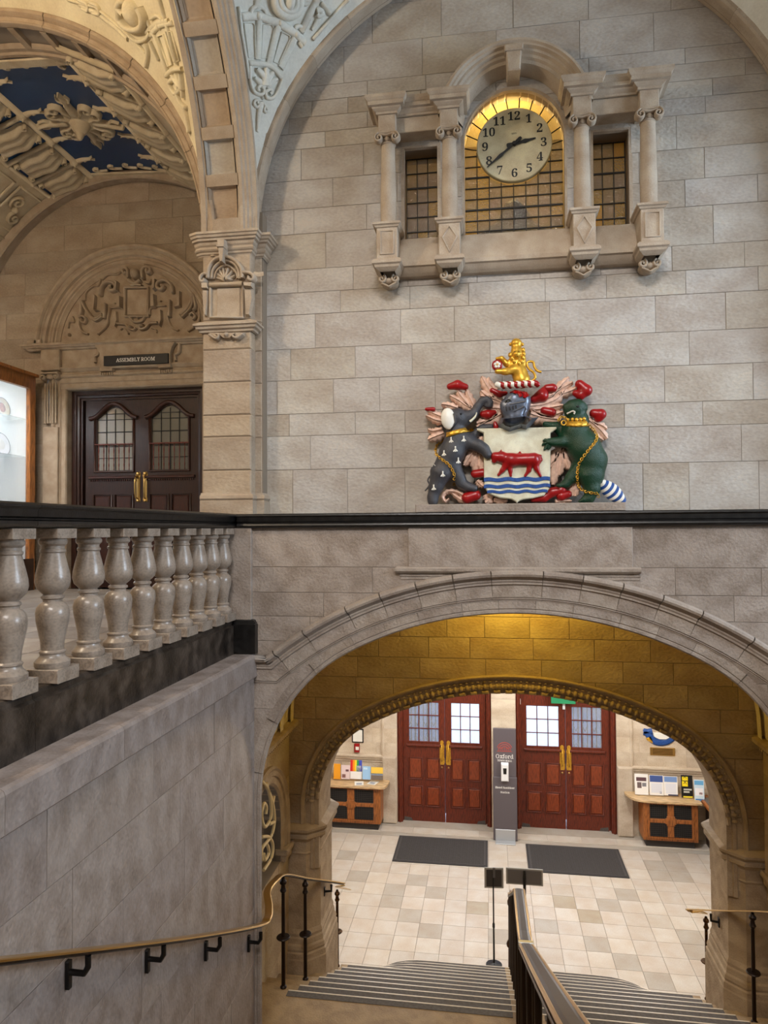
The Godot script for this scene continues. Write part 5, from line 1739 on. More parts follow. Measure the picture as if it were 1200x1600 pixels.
		obj("impost", b, M.pier_low, sa)
		b = B.new()
		b.xf = S
		b.mould(v2([4.6, 0.0, 6.40, 0.0]), v2([0.0, 3.50, 0.02, 3.51, 0.02, 3.53, 0.05, 3.545, 0.05, 3.56, 0.09, 3.575, 0.09, 3.61, 0.07, 3.62, 0.0, 3.63]), Transform3D(Basis(Vector3(1, 0, 0), Vector3(0, 0, 1), Vector3(0, 1, 0)), Vector3(0, 0, -1.88)))
		for i in 40:
			b.box(Vector3(4.65 + i * 0.045, 3.522, -1.855), Vector3(0.022, 0.022, 0.03))
		var co := obj("trim_12" if sd == 0 else "trim_13", b, M.pier_low)
		struct(co, "dentilled cornice of the passage")
		# cove with ribs
		b = B.new()
		b.xf = S
		var cv := PackedVector2Array()
		for i in 13:
			var t := i / 12.0 * PI / 2
			cv.append(Vector2(0.02 + 1.1 * (1 - cos(t)), 3.63 + 1.5 * sin(t)))
		b.mould(v2([4.6, 0.0, 6.40, 0.0]), cv, Transform3D(Basis(Vector3(1, 0, 0), Vector3(0, 0, 1), Vector3(0, 1, 0)), Vector3(0, 0, -1.88)), false, false, false)
		struct(obj("ceiling_cove_%s" % ["left", "right"][sd], b, M.cream), "cream coved ceiling of the passage")
		for i in 5:
			b = B.new()
			b.xf = S
			var cr := PackedVector2Array()
			for q in cv: cr.append(q + Vector2(0.03, -0.02))
			b.mould(v2([5.0 + i * 0.32, 0.0, 5.09 + i * 0.32, 0.0]), cr, Transform3D(Basis(Vector3(1, 0, 0), Vector3(0, 0, 1), Vector3(0, 1, 0)), Vector3(0, 0, -1.88)), false, false, false)
			struct(obj("trim_14", b, M.cream), "rib of the coved ceiling")
	b = B.new()
	b.box(Vector3(CX, 5.2, -5.6), Vector3(4.6, 0.1, 1.8))
	struct(obj("ceiling_passage", b, M.cream), "flat ceiling of the passage")
	# lamp hidden above the stair arch
	var t := thing("ceiling_lamp", "small yellow ceiling lamp above the inner arch", "lamp", Vector3(CX, 5.02, -5.95))
	b = B.new()
	b.ball(Vector3.ZERO, Vector3(0.12, 0.08, 0.12), 16)
	var lm := mat(Color(1, 0.95, 0.8), 0.4)
	lm.emission_enabled = true; lm.emission = Color(1.0, 0.74, 0.24); lm.emission_energy_multiplier = 4.0
	obj("glass_bowl", b, lm, t)
	b = B.new()
	b.lathe(v2([0.0, 0.13, 0.13, 0.13, 0.13, 0.07, 0.10, 0.05]), 16)
	obj("ceiling_rose", b, M.brass, t)
	var l := OmniLight3D.new()
	l.name = "bulb"; l.light_color = Color(1.0, 0.83, 0.32); l.light_energy = 0.95; l.omni_range = 20.0; l.omni_attenuation = 2.0; l.light_size = 0.08; l.shadow_enabled = true
	t.add_child(l, true)
	# ---- iron scroll grille in the left side arch
	var g := thing("iron_grille", "cream painted wrought iron scroll grille in the side arch", "grille")
	var F := func(p: Vector3) -> Vector3: return Vector3(-1.84, p.y, -p.x)
	for it in [[v2([5.4852, 3.3719, 5.636, 3.2555, 5.7731, 3.0765, 5.8219, 2.9278, 5.7715, 2.8411, 5.6673, 2.8222, 5.5016, 2.833]), 1], [v2([5.6027, 3.3094, 5.7036, 3.1458, 5.7234, 2.9892, 5.5676, 2.9692, 5.4837, 3.0859, 5.5359, 3.168, 5.6016, 3.1218, 5.588, 3.0647]), 1], [v2([5.4829, 2.9229, 5.6674, 2.8432, 5.7708, 2.7343, 5.7351, 2.6437, 5.5329, 2.634]), 1], [v2([5.4947, 2.734, 5.4823, 2.8212, 5.5998, 2.8204, 5.6666, 2.7173, 5.566, 2.7009, 5.5337, 2.7673]), 1], [v2([5.7731, 3.0765, 5.809, 3.1275]), 1], [v2([5.8218, 2.9062, 5.6817, 2.9427]), 1]]:
		b = B.new()
		var pts := []
		for q in bez(it[0], 6):
			pts.append(Vector3(-1.84, q.y, -q.x))
		b.tube(pts, 0.014, 7)
		obj("scroll", b, M.ivory_iron, g)
	for i in 9:
		b = B.new()
		b.tube([Vector3(-1.86, 2.42, -5.26 - i * 0.1), Vector3(-1.86, 2.78 + sqrt(maxf(0.0, 0.2025 - pow(i * 0.1 - 0.43, 2))), -5.26 - i * 0.1)], 0.008, 6)
		if i < 3:
			obj("bar", b, M.ivory_iron, g)

func floor_dark(p: Vector2) -> int:
	for q in [Vector3(-2.3769, 0, -11.5081), Vector3(-1.4647, 0, -10.3726), Vector3(-1.4312, 0, -10.1974), Vector3(-0.8346, 0, -10.5526), Vector3(0.083, 0, -9.5366), Vector3(-1.1257, 0, -10.8781), Vector3(-0.8437, 0, -9.5263), Vector3(-1.1394, 0, -9.8471), Vector3(1.9519, 0, -10.7941), Vector3(2.7734, 0, -11.4392), Vector3(2.866, 0, -12.1291), Vector3(2.5506, 0, -9.8392), Vector3(2.4726, 0, -9.4905), Vector3(1.648, 0, -9.1752), Vector3(1.3011, 0, -9.4914), Vector3(1.6356, 0, -10.5726), Vector3(0.7799, 0, -9.8304), Vector3(2.4425, 0, -11.4333), Vector3(2.0053, 0, -8.9492), Vector3(-2.0853, 0, -10.907), Vector3(2.7195, 0, -11.8884)]:
		if Vector2(q.x, q.z).distance_to(p) < 0.17:
			return 5
	for q in [Vector3(-0.2318, 0, -10.1741), Vector3(1.0144, 0, -10.4685), Vector3(1.3288, 0, -10.16)]:
		if Vector2(q.x, q.z).distance_to(p) < 0.17:
			return 6
	return -1

func entrance():
	# ---- tiled floor
	var b := B.new()
	b.box(Vector3(0.2, -0.16, -10.0), Vector3(9.0, 0.3, 6.3))
	var fl := obj("floor", b, M.mortar)
	struct(fl, "pale square tiled floor of the entrance hall")
	var dx := 0.3095
	var dz := 0.3315
	var meshes := []
	for i in 7:
		b = B.new()
		b.xf = XZ
		b.prism(rect(-dx / 2 + 0.0018, -dz / 2 + 0.0018, dx / 2 - 0.0018, dz / 2 - 0.0018), -0.012, 0.0, 0.0015, false)
		meshes.append(b.mesh())
	for i in range(-10, 13):
		for j in range(0, 14):
			var x := -0.377 + (i + 0.5) * dx
			var z := -12.32 + (j + 0.5) * dz
			var near := z > -8.2
			if near and absf(x - CX) < 1.6: continue
			if near and absf(x - CX) > 2.2: continue
			if absf(x - 0.2) > 3.6: continue
			var k := floor_dark(Vector2(x, z))
			if k < 0:
				var r := rng.randf()
				k = 0 if r < 0.32 else 1 if r < 0.6 else 2 if r < 0.86 else 3 if r < 0.97 else 4
			var o := inst("tile", meshes[k], M.tile[k], fl)
			o.position = Vector3(x, 0, z)
	# border slabs along the doors: dark line, pale slabs, sill
	b = B.new()
	b.box(Vector3(0.2, -0.01, -12.39), Vector3(7.6, 0.02, 0.13))
	obj("border_band", b, M.tile[5], fl)
	for i in 13:
		b = B.new()
		b.box(Vector3(-3.45 + i * 0.585, 0.0, -12.575), Vector3(0.582, 0.024, 0.235), 0.003)
		obj("border_slab", b, M.tile[2 if i % 3 else 1], fl)
	b = B.new()
	b.box(Vector3(0.2, 0.0, -12.85), Vector3(7.6, 0.03, 0.31))
	obj("door_sill", b, M.tile[5], fl)
	# ---- walls and ceiling of the hall
	b = B.new()
	b.box(Vector3(0.2, 4.35, -10.0), Vector3(9.0, 0.2, 6.6))
	struct(obj("ceiling_hall", b, M.plaster), "white ceiling of the entrance hall")
	for s in [-1.0, 1.0]:
		b = B.new()
		b.box(Vector3(0.2 + s * 4.2, 2.1, -10.0), Vector3(0.3, 4.6, 6.4))
		struct(obj("wall_hall_%s" % ("left" if s < 0 else "right"), b, M.hall[2]), "side wall of the entrance hall")
	# returns of the inner wall towards the hall
	for s in [-1.0, 1.0]:
		b = B.new()
		b.box(Vector3(0.2 + s * 3.15, 2.1, -6.95), Vector3(2.2, 4.6, 0.2))
		struct(obj("wall_hall_return_%s" % ("left" if s < 0 else "right"), b, M.hall[1]), "hall side of the inner arch wall")
	# back wall, three pieces and lintel, in blocks
	var rows := []
	var y := 0.0
	for i in 16:
		var h: float = [0.30, 0.26, 0.32, 0.28][i % 4]
		rows.append([y, y + h, joints(-4.1, 4.5, 0.5, 0.8)])
		y += h
	ashlar("wall_hall_back", "stone back wall of the entrance hall round the two doorways", rows, [], [rect(-1.72, -0.1, -0.005, 2.62), rect(0.43, -0.1, 2.165, 2.62)], -12.84, 0.3, M.hall)
	for s in [-1.0, 1.0]:
		b = B.new()
		var xa := -4.0 if s < 0 else 2.42
		var xb := -1.99 if s < 0 else 4.3
		b.mould(v2([xa, -12.84, xb, -12.84]), v2([0.0, 1.24, 0.03, 1.235, 0.05, 1.22, 0.05, 1.195, 0.035, 1.18, 0.03, 1.15, 0.015, 1.13, 0.012, 1.10, 0.0, 1.09]), XZ)
		var sl := obj("trim_15" if s < 0 else "trim_16", b, M.hall[1])
		struct(sl, "moulded stone sill course on the hall wall")
		b = B.new()
		b.mould(v2([-1.99 if s < 0 else 2.42, 1.2, -1.99 if s < 0 else 2.42, 3.6]) if s < 0 else v2([2.42, 3.6, 2.42, 1.2]), v2([-0.03, 0.0, -0.03, 0.02, -0.012, 0.035, 0.012, 0.03, 0.02, 0.01, 0.03, 0.0]), Transform3D(Basis.IDENTITY, Vector3(0, 0, -12.84)))
		obj("upright_moulding", b, M.hall[1], sl)
		b = B.new()
		b.box(Vector3(-1.86 if s < 0 else 2.30, 0.62, -12.82), Vector3(0.26, 1.2, 0.12), 0.02)
		obj("plinth_block", b, M.hall[3], sl)
	# ---- door frames and leaves
	for pr in [[-1.707, -0.010, -1.623, -0.846, -0.109, "left"], [0.434, 2.161, 0.514, 1.306, 2.049, "right"]]:
		b = B.new()
		b.mould(v2([pr[0], 0.0, pr[0], 2.58, pr[1], 2.58, pr[1], 0.0]), v2([0.04, 0.0, 0.04, 0.09, -0.01, 0.09, -0.01, 0.10, -0.03, 0.11, -0.05, 0.10, -0.06, 0.08, -0.082, 0.08, -0.082, -0.033, -0.13, -0.035, -0.13, -0.06]), Transform3D(Basis.IDENTITY, Vector3(0, 0, ZD)))
		var fr := obj("door_frame_1" if pr[5] == "left" else "door_frame_2", b, M.oak)
		struct(fr, "brown oak frame of the %s entrance doors" % pr[5])
		b = B.new()
		b.box(Vector3((pr[2] + pr[4]) * 0.5, 2.485, ZD), Vector3(pr[4] - pr[2], 0.06, 0.08), 0.006)
		obj("head_rail", b, M.oak, fr)
		entrance_leaf(pr[2], pr[3] - 0.005, "%s pair, left leaf of the entrance doors" % pr[5], pr[5] == "left", 1.0)
		entrance_leaf(pr[3] + 0.005, pr[4], "%s pair, right leaf of the entrance doors" % pr[5], pr[5] == "right", -1.0)
	# ---- outdoors beyond the doors
	b = B.new()
	b.box(Vector3(0, -0.2, -24.0), Vector3(40, 0.3, 21.6))
	struct(obj("ground_pavement", b, M.flag[1]), "pavement outside the doors")

func entrance_leaf(x0: float, x1: float, where: String, outer: bool, side: float):
	var w := x1 - x0
	var d := thing("entrance_door", "brown panelled oak door with nine small panes, %s" % where, "door", Vector3(x0, 0.012, ZD), "entrance door leaves")
	var top := 2.44
	var g0 := 1.455; var g1 := 2.185
	var a := 0.105; var c := w - 0.105
	var b := B.new()
	for q in Geometry2D.clip_polygons(rect(0, 0, w, 1.2), rect(9, 9, 10, 10)): b.prism(q, -0.03, 0.0)
	b.box(Vector3(w / 2, 0.5 * (1.2 + g0), -0.015), Vector3(w, g0 - 1.2, 0.03))
	b.box(Vector3(a / 2, 0.5 * (g0 + g1), -0.015), Vector3(a, g1 - g0, 0.03))
	b.box(Vector3(0.5 * (c + w), 0.5 * (g0 + g1), -0.015), Vector3(w - c, g1 - g0, 0.03))
	b.box(Vector3(w / 2, 0.5 * (g1 + top), -0.015), Vector3(w, top - g1, 0.03))
	obj("door_body", b, M.oak, d)
	var idz := func(p: Vector3) -> Vector3: return p
	b = B.new()
	b.box(Vector3(w / 2, 1.39, 0.012), Vector3(w - 0.12, 0.045, 0.03), 0.01)
	obj("rail_moulding", b, M.oak, d)
	b = B.new()
	for i in 22:
		b.box(Vector3(0.1 + (w - 0.2) * i / 21.0, 1.345, 0.006), Vector3(0.014, 0.02, 0.014))
	obj("dentils", b, M.oak, d)
	for r in [[0.275, 0.655], [0.765, 1.17]]:
		for k in 2:
			var px := lerpf(0.095, w * 0.545, k)
			var pw := w * 0.5 - 0.15
			b = B.new()
			b.prism(rect(px + 0.03, r[0] + 0.03, px + pw - 0.0, r[1] - 0.03), 0.0, 0.012, 0.008)
			obj("raised_panel", b, M.oak_panel, d)
			b = B.new()
			b.ribbon(rect(px + 0.01, r[0] + 0.01, px + pw + 0.02, r[1] - 0.01), 0.014, 0.018, idz, 0.0, true)
			obj("panel_moulding", b, M.oak, d)
	# glazing bars and panes
	b = B.new()
	for i in 4:
		b.box(Vector3(lerpf(a, c, i / 3.0), 0.5 * (g0 + g1), -0.008), Vector3(0.016, g1 - g0 + 0.016, 0.026), 0.004)
		b.box(Vector3(0.5 * (a + c), lerpf(g0, g1, i / 3.0), -0.008), Vector3(c - a, 0.016, 0.026), 0.004)
	obj("glazing_bars", b, M.oak, d)
	for i in 3:
		for j in 3:
			b = B.new()
			b.box(Vector3(lerpf(a, c, (i + 0.5) / 3.0), lerpf(g0, g1, (j + 0.5) / 3.0), -0.018), Vector3((c - a) / 3.0 - 0.012, (g1 - g0) / 3.0 - 0.012, 0.004))
			obj("pane", b, M.pane, d)
	# brass pull at the meeting stile
	var hx := w - 0.055 if side > 0 else 0.055
	b = B.new()
	b.prism(v2([hx - 0.036, 1.05, hx + 0.036, 1.05, hx + 0.05, 1.09, hx + 0.05, 1.15, hx + 0.042, 1.19, hx + 0.04, 1.33, hx + 0.048, 1.38, hx + 0.03, 1.43, hx + 0.034, 1.46, hx + 0.014, 1.49, hx - 0.014, 1.49, hx - 0.034, 1.46, hx - 0.03, 1.43, hx - 0.048, 1.38, hx - 0.04, 1.33, hx - 0.042, 1.19, hx - 0.05, 1.15, hx - 0.05, 1.09]), 0.0, 0.012, 0.004)
	var pl := obj("pull_plate", b, M.gold, d)
	b = B.new()
	b.tube([Vector3(hx, 1.12, 0.01), Vector3(hx, 1.13, 0.05), Vector3(hx, 1.2, 0.062), Vector3(hx, 1.34, 0.062), Vector3(hx, 1.41, 0.05), Vector3(hx, 1.42, 0.01)], [0.012, 0.012, 0.016, 0.016, 0.012, 0.012], 8)
	obj("pull_handle", b, M.gold, pl)
	b = B.new()
	b.ball(Vector3(hx, 1.0, 0.004), Vector3(0.018, 0.018, 0.012), 8)
	obj("keyhole_cover", b, M.brass, d)
	b = B.new()
	b.prism(v2([0.01, 0.0, 0.17, 0.0, 0.15, 0.055, 0.02, 0.075]) if side > 0 else v2([w - 0.01, 0.0, w - 0.17, 0.0, w - 0.15, 0.055, w - 0.02, 0.075]), 0.0, 0.004)
	obj("kick_patch", b, M.strip, d)


func clock_window():
	var cx := 0.18
	var T: Material = M.trim
	var w := Node3D.new()
	put(w, "window_1", self)
	struct(w, "three light stone clock window with columns, cornice and arched hood")
	var b := B.new()
	var z := ZC
	# reveals of the three lights
	var glz := z - 0.12
	for e in [[-0.735, -0.49], [0.49, 0.735]]:
		b = B.new()
		b.mould(v2([cx + e[0], 7.30, cx + e[0], 7.96, cx + e[1], 7.96, cx + e[1], 7.30]), v2([0.01, 0.0, -0.012, 0.0, -0.014, -0.03, 0.0, -0.04, 0.0, -0.24]), Transform3D(Basis.IDENTITY, Vector3(0, 0, z)), false, true)
		obj("reveal", b, T, w)
	b = B.new()
	var rp := PackedVector2Array([Vector2(cx - 0.335, 7.30)])
	rp.append_array(arc(Vector2(cx, 7.955), 0.335, 180, 0, 32))
	rp.append(Vector2(cx + 0.335, 7.30))
	b.mould(rp, v2([0.01, 0.0, -0.012, 0.0, -0.014, -0.03, 0.0, -0.04, 0.0, -0.2]), Transform3D(Basis.IDENTITY, Vector3(0, 0, z)), true, false, false)
	obj("reveal", b, T, w)
	# sloping sill under the lights
	b = B.new()
	var ys: float = 7.0816
	b.mould(v2([cx - 0.86, z, cx + 0.86, z]), v2([0.0, 7.335, 0.02, 7.325, 0.09, ys + 0.075, 0.10, ys + 0.06, 0.10, ys + 0.035, 0.085, ys + 0.028, 0.07, ys + 0.01, 0.06, ys, 0.04, ys - 0.015, 0.0, ys - 0.02]), XZ)
	obj("sill", b, T, w)
	# pedestals, columns, capitals
	var xs := [-0.815, -0.415, 0.415, 0.815]
	var yb: float = 7.1229     # top of the corbel shelf
	var yp: float = 7.3673     # top of the pedestals
	var yk := 7.925     # underside of the capitals
	for i in 4:
		var x: float = cx + xs[i]
		var zc := z + 0.115
		var pd := B.new()
		pd.box(Vector3(x, 0.5 * (yb + yp), z + 0.10), Vector3(0.135, yp - yb, 0.2), 0.004)
		var ped := obj("pedestal", pd, T, w)
		b = B.new()
		b.mould(v2([x - 0.068, z, x - 0.068, z + 0.20, x + 0.068, z + 0.20, x + 0.068, z]), v2([0.0, yp, 0.022, yp, 0.022, yp - 0.014, 0.012, yp - 0.02, 0.008, yp - 0.03, 0.0, yp - 0.034]), XZ)
		b.mould(v2([x - 0.068, z, x - 0.068, z + 0.20, x + 0.068, z + 0.20, x + 0.068, z]), v2([0.0, yb + 0.012, 0.012, yb + 0.01, 0.026, yb - 0.004, 0.026, yb - 0.022, 0.014, yb - 0.03, 0.01, yb - 0.044, -0.01, yb - 0.06, -0.02, yb - 0.066]), XZ)
		obj("pedestal_moulding", b, T, ped)
		b = B.new()
		var pf := func(p: Vector3) -> Vector3: return Vector3(p.x, p.y, z + 0.2 + p.z)
		if i == 1 or i == 2:
			b.ribbon(v2([x - 0.045, 0.5 * (yb + yp) + 0.002, x, yp - 0.05, x + 0.045, 0.5 * (yb + yp) + 0.002, x, yb + 0.03]), 0.007, 0.008, pf, 0.0, true)
		else:
			b.ribbon(rect(x - 0.042, yb + 0.04, x + 0.042, yp - 0.055), 0.006, 0.008, pf, 0.0, true)
		obj("pedestal_panel", b, T, ped)
		# carved corbel below
		b = B.new()
		b.ball(Vector3(x, yb - 0.10, z + 0.05), Vector3(0.06, 0.035, 0.085), 12)
		for e in [-1, 1]:
			b.ribbon(spiral(Vector2(x + e * 0.045, yb - 0.092), 0.027, PI / 2 + e * 0.4, e * 1.3, 16), 0.009, 0.02, func(p: Vector3) -> Vector3: return Vector3(p.x, p.y, z + 0.115 + p.z))
		b.ribbon(bez(v2([x - 0.05, yb - 0.118, x - 0.02, yb - 0.132, x, yb - 0.142, x + 0.02, yb - 0.132, x + 0.05, yb - 0.118])), 0.008, 0.03, func(p: Vector3) -> Vector3: return Vector3(p.x, p.y, z + 0.10 + p.z))
		obj("corbel", b, M.trim2, ped)
		# column
		b = B.new()
		b.lathe(v2([0.062, yp, 0.062, yp + 0.008, 0.055, yp + 0.014, 0.05, yp + 0.02, 0.052, yp + 0.12, 0.051, yp + 0.2, 0.045, yk - 0.03, 0.044, yk - 0.02, 0.05, yk - 0.016, 0.05, yk - 0.008, 0.043, yk - 0.004, 0.043, yk + 0.05]), 20, Vector3(x, 0, zc))
		var colm := obj("column", b, T, w)
		b = B.new()
		b.box(Vector3(x, yk + 0.046, zc), Vector3(0.13, 0.014, 0.13), 0.004)
		for e in [-1, 1]:
			b.ribbon(spiral(Vector2(x + e * 0.052, yk + 0.012), 0.03, PI / 2, -e * 1.5, 18), 0.009, 0.05, func(p: Vector3) -> Vector3: return Vector3(p.x, p.y, zc + 0.025 + p.z))
		b.ribbon(bez(v2([x - 0.05, yk + 0.036, x, yk + 0.028, x + 0.05, yk + 0.036])), 0.008, 0.05, func(p: Vector3) -> Vector3: return Vector3(p.x, p.y, zc + 0.02 + p.z))
		b.ball(Vector3(x, yk + 0.008, zc + 0.045), Vector3(0.018, 0.016, 0.015), 8)
		obj("capital", b, T, colm)
		# entablature block over the column
		b = B.new()
		b.box(Vector3(x, yk + 0.108, z + 0.085), Vector3(0.115, 0.116, 0.17), 0.004)
		obj("entablature_block", b, T, w)
	# straight entablature over the side lights
	var ye: float = yk + 0.163
	for s in [-1.0, 1.0]:
		var xa: float = cx + s * 0.88
		var xb: float = cx + s * 0.36
		b = B.new()
		b.box(Vector3(0.5 * (xa + xb), yk + 0.115, z + 0.06), Vector3(absf(xa - xb), 0.10, 0.12), 0.004)
		obj("frieze", b, T, w)
		b = B.new()
		var prof := v2([0.0, ye, 0.012, ye, 0.012, ye + 0.014, 0.02, ye + 0.018, 0.034, ye + 0.028, 0.036, ye + 0.036, 0.058, ye + 0.038, 0.058, ye + 0.062, 0.064, ye + 0.066, 0.074, ye + 0.08, 0.076, ye + 0.098, 0.0, ye + 0.104])
		var pth := v2([cx - 0.873, z, cx - 0.873, z + 0.17, cx - 0.757, z + 0.17, cx - 0.757, z + 0.125, cx - 0.473, z + 0.125, cx - 0.473, z + 0.17, cx - 0.357, z + 0.17, cx - 0.357, z + 0.02])
		if s > 0:
			var q := PackedVector2Array()
			for i in range(pth.size() - 1, -1, -1):
				q.append(Vector2(2 * cx - pth[i].x, pth[i].y))
			pth = q
		b.mould(pth, prof, XZ)
		obj("cornice", b, T, w)
	# arched hood
	b = B.new()
	b.mould(arc(Vector2(cx, 8.03), 0.36, 176, 4, 40), v2([0.125, 0.0, 0.125, 0.15, 0.115, 0.17, 0.10, 0.172, 0.09, 0.16, 0.08, 0.158, 0.07, 0.14, 0.055, 0.138, 0.045, 0.12, 0.03, 0.115, 0.02, 0.10, 0.0, 0.095, -0.01, 0.06, -0.03, 0.02, -0.03, 0.0]), Transform3D(Basis.IDENTITY, Vector3(0, 0, z)), true, false, false)
	obj("arched_hood", b, T, w)
	b = B.new()
	b.prism(v2([cx - 0.04, 8.30, cx + 0.04, 8.30, cx + 0.052, 8.45, cx - 0.052, 8.45]), z, z + 0.17, 0.008)
	b.prism(v2([cx - 0.056, 8.42, cx + 0.056, 8.42, cx + 0.06, 8.46, cx - 0.06, 8.46]), z, z + 0.185, 0.006)
	obj("keystone", b, T, w)
	# ---- leaded glass
	var r2 := RandomNumberGenerator.new()
	r2.seed = 77
	var cc := Vector2(0.186, 7.955)
	for e in [[-0.72, -0.503, 3, 6], [0.503, 0.72, 3, 6]]:
		for i in 3:
			for j in 6:
				var q := rect(lerpf(cx + e[0], cx + e[1], i / 3.0) + 0.003, lerpf(7.325, 7.93, j / 6.0) + 0.003, lerpf(cx + e[0], cx + e[1], (i + 1) / 3.0) - 0.003, lerpf(7.325, 7.93, (j + 1) / 6.0) - 0.003)
				glass(q, glz, r2, w, [1, 2, 4, 1, 2, 0][r2.randi() % 6] if e[0] < 0 else [0, 1, 0, 3, 1, 2][r2.randi() % 6])
		lead(w, cx + e[0], cx + e[1], 7.325, 7.93, 3, 6, glz)
	var nx := 8
	var ny := 9
	var hw := 0.322
	var y0 := 7.327
	var ph := 0.0735
	var open := PackedVector2Array([Vector2(cx - hw, y0), Vector2(cx + hw, y0), Vector2(cx + hw, 7.90)])
	open.append(Vector2(cx + hw, 7.955))
	open.append_array(arc(Vector2(cx, 7.955), hw, 4, 176, 24))
	open.append(Vector2(cx - hw, 7.955))
	var ring_in := arc(cc, 0.25, 0, 354, 60)
	# rectangular quarries below, radial ones round the dial
	for j in ny:
		for i in nx:
			var q := rect(lerpf(cx - hw, cx + hw, float(i) / nx) + 0.0025, y0 + ph * j + 0.0025, lerpf(cx - hw, cx + hw, float(i + 1) / nx) - 0.0025, y0 + ph * (j + 1) - 0.0025)
			for p in Geometry2D.clip_polygons(q, ring_in):
				if Geometry2D.is_polygon_clockwise(p) and false: continue
				if j >= 8 and i > 0 and i < 7: continue
				if area(p) > 0.0003:
					var tone: int = [1, 2, 0, 4, 1, 2][r2.randi() % 6]
					if i == 0: tone = [3, 0, 0, 1][mini(j, 3)] if j < 5 else 1
					if i == 1 and j > 1: tone = 0
					glass(p, glz, r2, w, tone)
	for k in 11:
		var sw := 180.0 / 11.0
		var seg := arc(Vector2(cx, 7.985), hw, 180.0 - sw * k - 0.5, 180.0 - sw * (k + 1) + 0.5, 4)
		seg.append_array(arc(cc, 0.25, 180.0 - sw * (k + 1) + 0.4, 180.0 - sw * k - 0.4, 4))
		for p in Geometry2D.intersect_polygons(seg, open):
			glass(p, glz, r2, w, 5)
	var lb := B.new()
	for i in range(1, nx):
		var x := lerpf(cx - hw, cx + hw, float(i) / nx)
		var yt: float = 7.955 - sqrt(maxf(0.0, 0.248 * 0.248 - pow(x - cc.x, 2))) if absf(x - cc.x) < 0.248 else 7.90
		lb.box(Vector3(x, 0.5 * (y0 + yt), glz + 0.004), Vector3(0.006, yt - y0, 0.008))
	for j in range(1, 9):
		var y := y0 + ph * j
		var half: float = sqrt(maxf(0.0, 0.248 * 0.248 - pow(y - cc.y, 2)))
		for s in [[cx - hw, cc.x - half], [cc.x + half, cx + hw]]:
			lb.box(Vector3(0.5 * (s[0] + s[1]), y, glz + 0.004), Vector3(s[1] - s[0], 0.011 if j % 3 == 0 else 0.006, 0.009))
	for k in range(0, 12):
		var d := Vector2.from_angle(deg_to_rad(180.0 - 180.0 / 11.0 * k))
		var p0 := cc + d * 0.247
		var p1 := Vector2(cx, 7.975) + d * 0.325
		lb.tube([Vector3(p0.x, p0.y, glz + 0.004), Vector3(p1.x, p1.y, glz + 0.004)], 0.004, 6)
	obj("lead_came", lb, M.lead, w)
	# space behind the glass: back wall, dark clock housing and a small lamp
	b = B.new()
	b.box(Vector3(cx, 7.9, z - 1.0), Vector3(2.4, 2.2, 0.1))
	b.box(Vector3(cx - 1.2, 7.9, z - 0.6), Vector3(0.1, 2.2, 0.9))
	b.box(Vector3(cx + 1.2, 7.9, z - 0.6), Vector3(0.1, 2.2, 0.9))
	b.box(Vector3(cx, 9.0, z - 0.6), Vector3(2.4, 0.1, 0.9))
	b.box(Vector3(cx, 6.85, z - 0.6), Vector3(2.4, 0.1, 0.9))
	obj("clock_chamber", b, M.gallery[3], w)
	b = B.new()
	b.prism(v2([cx - 0.24, 7.0, cx + 0.27, 7.0, cx + 0.27, 7.38, cx + 0.14, 7.47, cx + 0.08, 7.58, cx + 0.02, 7.64, cx - 0.05, 7.62, cx - 0.10, 7.50, cx - 0.22, 7.42]), z - 0.36, z - 0.17, 0.02)
	var hs := obj("clock_weight_housing", b, M.black_paint)
	tag(hs, "dark gabled housing seen through the leaded glass below the dial", "clock case")
	var t := thing("window_lamp", "bright little lamp behind the top of the clock window", "lamp", Vector3(cx - 0.05, 8.20, z - 0.30))
	b = B.new()
	b.ball(Vector3.ZERO, Vector3.ONE * 0.035, 10)
	var m := mat(Color(1, 1, 1), 0.4)
	m.emission_enabled = true; m.emission = Color(1.0, 0.9, 0.7); m.emission_energy_multiplier = 6.0
	obj("globe", b, m, t)
	var l := OmniLight3D.new()
	l.name = "bulb"; l.light_color = Color(1.0, 0.85, 0.52); l.light_energy = 0.4; l.omni_range = 8.0; l.omni_attenuation = 2.0; l.light_size = 0.03; l.shadow_enabled = true
	t.add_child(l, true)

func glass(q: PackedVector2Array, z: float, r2: RandomNumberGenerator, parent: Node, tone: int):
	var b := B.new()
	var h := Vector3(r2.randf_range(-0.004, 0.004), r2.randf_range(-0.004, 0.004), 0)
	b.prism(q, z - 0.003, z)
	obj("quarry", b, M.amber[tone], parent)

func lead(parent: Node, x0: float, x1: float, y0: float, y1: float, nx: int, ny: int, z: float):
	var b := B.new()
	for i in nx + 1:
		b.box(Vector3(lerpf(x0, x1, float(i) / nx), 0.5 * (y0 + y1), z + 0.004), Vector3(0.006, y1 - y0, 0.008))
	for j in ny + 1:
		b.box(Vector3(0.5 * (x0 + x1), lerpf(y0, y1, float(j) / ny), z + 0.004), Vector3(x1 - x0, 0.011 if j == 4 else 0.006, 0.009))
	obj("lead_came", b, M.lead, parent)

